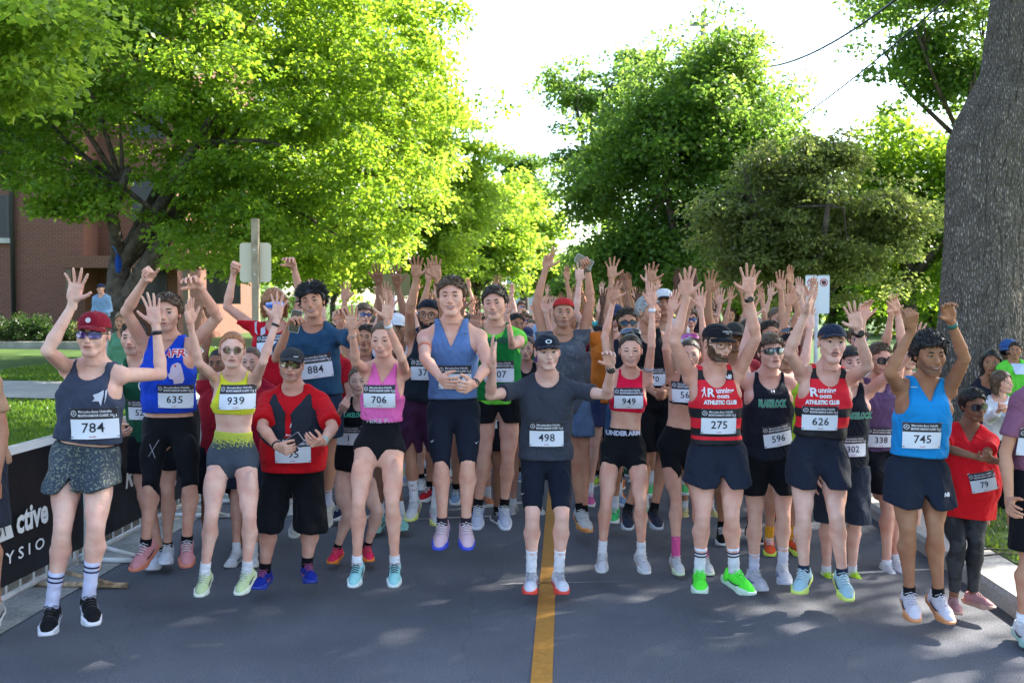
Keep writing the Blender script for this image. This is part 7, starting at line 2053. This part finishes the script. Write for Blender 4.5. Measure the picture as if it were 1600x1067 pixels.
person('spectator in green top holding a white jacket by the maple', 13.5, 1.70, 192, 487, sex='f', tone='tan', face='f1', hair=('bob', 'light'), top_g=dict(kind='tee', mat=cloth((.10, .25, .15)), name='top', sleeve=1.5), bot_g=dict(kind='tight', mat=cloth(BLACK), len=1.8, name='trousers'), shoe=dict(col=(.5, .5, .5)), sock=None, hres=.016)
# second row faces seen in gaps
person('woman with hair tied back between the yellow top and the red t-shirt', 7.6, 1.62, 394, 540, sex='f', tone='fair', face='f1', expr='smile', hair=('pony', 'brown'), top_g=dict(kind='tee', mat=cloth((.36, .01, .03)), name='tshirt', sleeve=.6, loose=.02, hem=-.1), bot_g=dict(kind='loose', mat=cloth((.02, .025, .04)), len=.8), shoe=dict(col=(.62, .62, .66), sole=(.6, .6, .6)), sock=dict(col=WHT, h=.06), kn=[(367, 790), (400, 790)], an=[(370, 870), (395, 870)], hres=.013)
person('dark legged runner in black behind the yellow top woman', 8.0, 1.74, 345, 545, tone='brown', face='m0', hair=('buzz', 'black'), brow='black', top_g=dict(kind='tee', mat=cloth((.30, .01, .02)), name='tshirt', sleeve=.6, loose=.02, hem=-.1), bot_g=dict(kind='loose', mat=cloth(BLACK), len=.8), shoe=dict(col=(.6, .6, .6), sole=(.7, .25, .1)), sock=None, hres=.014, armL=((320, 540), (330, 500), (322, 470), 'relax', 'cam'), armR=None)
# ================================================================ THE CROWD BEHIND
GRP = 'runners packed in the rows behind the front line'
def tpx(hx, D, x, z): return (hx + x * F / D, HOR - (z - CAM_H) * F / D)
def tmpl(D, hx, H, pose, **kw):
    def a(s, e, w, t, hand, pal='cam'):
        return (tpx(hx, D, s * e[0], e[1]), tpx(hx, D, s * w[0], w[1]), tpx(hx, D, s * t[0], t[1]), hand, pal, -1, -1)
    k = H / 1.77
    up = lambda s, dx=0, hand='open': a(s, ((.27 + dx) * k, 1.72 * k), ((.20 + dx) * k, 1.98 * k), ((.19 + dx * 1.2) * k, 2.15 * k), hand)
    half = lambda s: a(s, (.32 * k, 1.28 * k), (.30 * k, 1.55 * k), (.27 * k, 1.70 * k), 'relax')
    A = {'both': (up(-1), up(1)), 'wide': (up(-1, .12, 'wide'), up(1, .12, 'wide')), 'one': (up(-1, .02), None), 'other': (None, up(1, -.02, 'flat')), 'half': (half(-1), half(1)), 'down': (None, None), 'close': (up(-1, -.10, 'flat'), up(1, -.10, 'flat'))}[pose]
    top = HOR - (H - CAM_H) * F / D
    return person(kw.pop('label'), D, H, hx, top, armL=A[0], armR=A[1], group=GRP, hres=.015, **kw)
TOPC = [('white', (.60, .60, .62)), ('red', (.42, .01, .02)), ('royal blue', (.02, .06, .35)), ('black', (.012, .012, .015)), ('navy', (.012, .02, .06)), ('lime', (.40, .58, .05)), ('grey', (.12, .12, .13)), ('orange', (.62, .16, .02)), ('turquoise', (.04, .32, .34)), ('pink', (.58, .12, .28)), ('purple', (.10, .04, .18)), ('maroon', (.14, .01, .03)), ('pale blue', (.25, .36, .52)), ('dark green', (.01, .09, .04))]
TB = dict(kind='loose', len=.6)
def TT(kind, c): return dict(kind=kind, mat=cloth(c), name='shirt', hem=-.1, sleeve=.55, loose=.02, strap=.068)
templates = [
 (tmpl(9.4, 572, 1.76, 'both', label='second row runner in navy vest with both arms straight up, left of centre', tone='tan', face='m0', hair=('short', 'dark'), top_g=TT('tank', (.012, .02, .06)), bot_g=dict(mat=cloth(BLACK), **TB), shoe=dict(col=(.5, .5, .55)), sock=dict(col=WHT, h=.08)), 'short hair', 'both arms straight up'),
 (tmpl(9.8, 742, 1.72, 'wide', label='second row runner in pale blue t-shirt with spread arms, behind the green singlet', tone='fair', face='m1', hair=('short', 'brown'), cap=dict(col=(.03, .04, .09)), glasses=dict(kind='sport'), top_g=TT('tee', (.25, .36, .52)), bot_g=dict(mat=cloth((.03, .04, .1)), **TB), shoe=dict(col=(.6, .2, .1)), sock=dict(col=WHT, h=.08)), 'cap and dark glasses', 'both arms spread wide'),
 (tmpl(9.3, 822, 1.66, 'both', sex='f', label='second row woman in black vest with both arms up, left of the red cap', tone='fair', face='f0', hair=('pony', 'dark'), top_g=TT('tank', (.012, .012, .015)), bot_g=dict(kind='tight', mat=cloth(BLACK), len=.5), shoe=dict(col=(.5, .5, .5)), sock=dict(col=WHT, h=.06)), 'ponytail', 'both arms raised'),
 (tmpl(9.6, 935, 1.75, 'one', label='second row runner in grey t-shirt with one arm up, right of the red cap', tone='olive', face='m3', hair=('short', 'black'), beard=('full', 'black'), top_g=TT('tee', (.12, .12, .13)), bot_g=dict(mat=cloth(BLACK), **TB), shoe=dict(col=(.1, .4, .5)), sock=dict(col=BLACK, h=.06)), 'dark beard', 'one arm up'),
 (tmpl(9.2, 1092, 1.68, 'close', sex='f', label='second row woman in purple vest with hands together high, behind the bearded man', tone='tan', face='f1', hair=('bob', 'light'), top_g=TT('tank', (.10, .04, .18)), bot_g=dict(kind='tight', mat=cloth(BLACK), len=.5), shoe=dict(col=(.6, .5, .2)), sock=dict(col=WHT, h=.06)), 'loose hair', 'hands held close together overhead'),
 (tmpl(9.5, 1338, 1.74, 'half', label='second row runner in white t-shirt with bent arms, below the parking sign', tone='fair', face='m2', hair=('fringe', 'brown'), glasses=dict(kind='sport', lens=(.05, .1, .3)), top_g=TT('tee', (.60, .60, .62)), bot_g=dict(mat=cloth((.05, .05, .06)), **TB), shoe=dict(col=(.5, .6, .6)), sock=dict(col=WHT, h=.06)), 'fringe and blue glasses', 'both forearms raised'),
 (tmpl(9.9, 1222, 1.80, 'other', label='second row runner in maroon shirt with one flat hand up, left of the parking sign', tone='pale', face='m0', hair=('buzz', 'brown'), top_g=TT('tee', (.14, .01, .03)), bot_g=dict(mat=cloth(BLACK), **TB), shoe=dict(col=(.5, .5, .5)), sock=dict(col=BLACK, h=.06)), 'cropped hair', 'one flat hand high'),
]
def copy_tree(o, parent=None):
    c = o.copy(); COL.objects.link(c)
    for k in ('category',):
        pass
    c.parent = parent
    if parent is not None: c.matrix_parent_inverse = o.matrix_parent_inverse.copy()
    for ch in list(o.children): copy_tree(ch, c)
    return c
used_lab = set()
toneN = ['pale', 'fair', 'fair', 'tan', 'tan', 'olive', 'brown', 'dark']
rc_ = np.random.RandomState(21)
rowsD = [9.0, 9.9, 10.7, 11.5, 12.4, 13.4, 14.5, 15.8, 17.2, 18.8, 20.6, 22.5, 25]
rown = ['second', 'third', 'fourth', 'fifth', 'sixth', 'seventh', 'eighth', 'ninth', 'tenth', 'eleventh', 'twelfth', 'thirteenth', 'last']
taken = [(f_['hip'][0], f_['hip'][1]) for f_ in FIGS]
ncopy = 0
for ri, D0 in enumerate(rowsD):
    x = road_x(-2.75 if ri > 1 else -2.2, D0) + rc_.uniform(0, .4)
    while x < road_x(3.2 if D0 < 13 else 2.7, D0):
        D = D0 + rc_.uniform(-.25, .25); X = x + rc_.uniform(-.1, .1)
        x += rc_.uniform(.42, .56)
        if any((X - a) ** 2 * 1.2 + (D - b_) ** 2 < .22 for a, b_ in taken): continue
        pxx = 800 + X / D * F
        if 1225 < pxx < 1330 and D < 13: continue
        if pxx < 780 and D > 9.6 and rc_.rand() < .10: continue
        if X > road_x(2.7, D) and D > 12: continue
        taken.append((X, D))
        ti = rc_.choice(len(templates), p=[.2, .16, .14, .13, .12, .13, .12] if X / D * F > 20 else [.06, .04, .04, .34, .04, .40, .08]); T0, head, pose = templates[ti]
        cn, cc = TOPC[rc_.randint(len(TOPC))]
        tries = 0
        while (cn, head, pose, ri) in used_lab and tries < 40:
            cn, cc = TOPC[rc_.randint(len(TOPC))]; tries += 1
        if (cn, head, pose, ri) in used_lab: continue
        used_lab.add((cn, head, pose, ri))
        o = copy_tree(T0['root'])
        sc = rc_.uniform(.94, 1.06)
        o.location = (X, D, max(0.0 if X < road_x(2.8, D) else .12, rc_.uniform(-.25, .22)))
        o.scale = (sc * (1 if rc_.rand() < .6 else -1), sc, sc) if False else (sc, sc, sc)
        o.rotation_euler = (rc_.uniform(-.03, .03), rc_.uniform(-.06, .06), rc_.uniform(-.5, .5))
        o['label'] = '%s row runner in %s shirt, %s, %s' % (rown[ri], cn, head, pose)
        o['group'] = GRP; o['category'] = 'person'
        tn = toneN[rc_.randint(len(toneN))]
        for ch in o.children:
            nm = ch.name.split('.')[0]
            if nm == 'body':
                ch.material_slots[0].link = 'OBJECT'; ch.material_slots[0].material = skin(tn)
            elif nm == 'shirt':
                obj_mat(ch, cloth(cc))
            elif nm == 'hair' and head in ('ponytail', 'loose hair', 'short hair'):
                obj_mat(ch, HM[['black', 'dark', 'brown', 'light', 'blond', 'grey'][rc_.randint(6)]])
            elif nm == 'shoe':
                obj_mat(ch, cloth(TOPC[rc_.randint(len(TOPC))][1], .6, .4))
        ncopy += 1
print('crowd copies', ncopy)
# phones held in hands: things of their own
M_phone = plain((.012, .012, .015), .2); M_phedge = plain((.35, .36, .4), .3, metal=.6)
def phone(px, py, D, rot, tilt, label):
    p = W(px, py, D)
    root = empty('phone', p, label=label, cat='phone')
    root.rotation_euler = (R(tilt), R(rot), 0)
    b = MB(); rrect(b, -.037, .037, -.077, .077, 0, .008, .009); b.build('phone_case', M_phedge, root)
    b = MB(); rrect(b, -.034, .034, -.074, .074, -.0012, .001, .008); b.build('screen', mat('phone_screen', (.01, .011, .014), rough=.06, spec=.9), root)
    return root
def hand_of(i, k):
    f_ = [q for q in FIGS if i in q['root']['label']][0]; P, E, Wr, hd, n, pose, s = f_['arms'][k]
    return Wr + hd * .085 + n * .035
def at_hand(i, k, rot, tilt, label, dx=0, dz=0):
    p = hand_of(i, k); r_ = phone(800, 500, 5, rot, tilt, label); r_.location = (p[0] + dx, p[1] - .01, p[2] + dz)
at_hand('bib 95', 0, 55, 10, 'dark phone held in both hands by the man in the black running vest', .02, .03)
at_hand('bib 884', 0, 12, 0, 'black phone held up beside the head of the man with flying hair', 0, .02)
at_hand('backwards red cap', 1, -62, 0, 'black phone held overhead by the man in the backwards red cap', -.02, .03)

# small blue bag caught in the fork of the maple
p = W(184, 412, 21.4); root = empty('bag', p, label='small dark blue bag hanging in the fork of the maple', cat='bag')
b = MB(); b.tube([(0, 0, -.2), (.01, 0, -.14), (.02, 0, .0), (.01, 0, .12), (0, 0, .2)], [.03, .06, .075, .055, .02], 12); b.build('pouch', cloth((.012, .05, .25)), root, smooth=True)
b = MB(); b.tube([(0, 0, .18), (-.05, 0, .3), (-.12, .05, .38)], .012, 6); b.build('strap', cloth((.05, .15, .35)), root, smooth=True)
# twigs and grit lying on the kerb and road edge
k = 0
for (xx, yy, an, ln) in ((road_x(2.95, 7.1), 7.1, .2, .42), (road_x(3.0, 7.3), 7.3, -.1, .3)):
    b = MB(); b.tube([(0, 0, 0), (ln * .5 * math.cos(an), ln * .5 * math.sin(an), .012), (ln * math.cos(an), ln * math.sin(an), .004)], [.008, .007, .004], 6)
    b.build('stick', M_bark, None, smooth=True, loc=(xx, yy, .135), label=['longer dry stick lying on the right kerb', 'shorter dry stick lying behind the longer one on the right kerb'][k], cat='stick'); k += 1
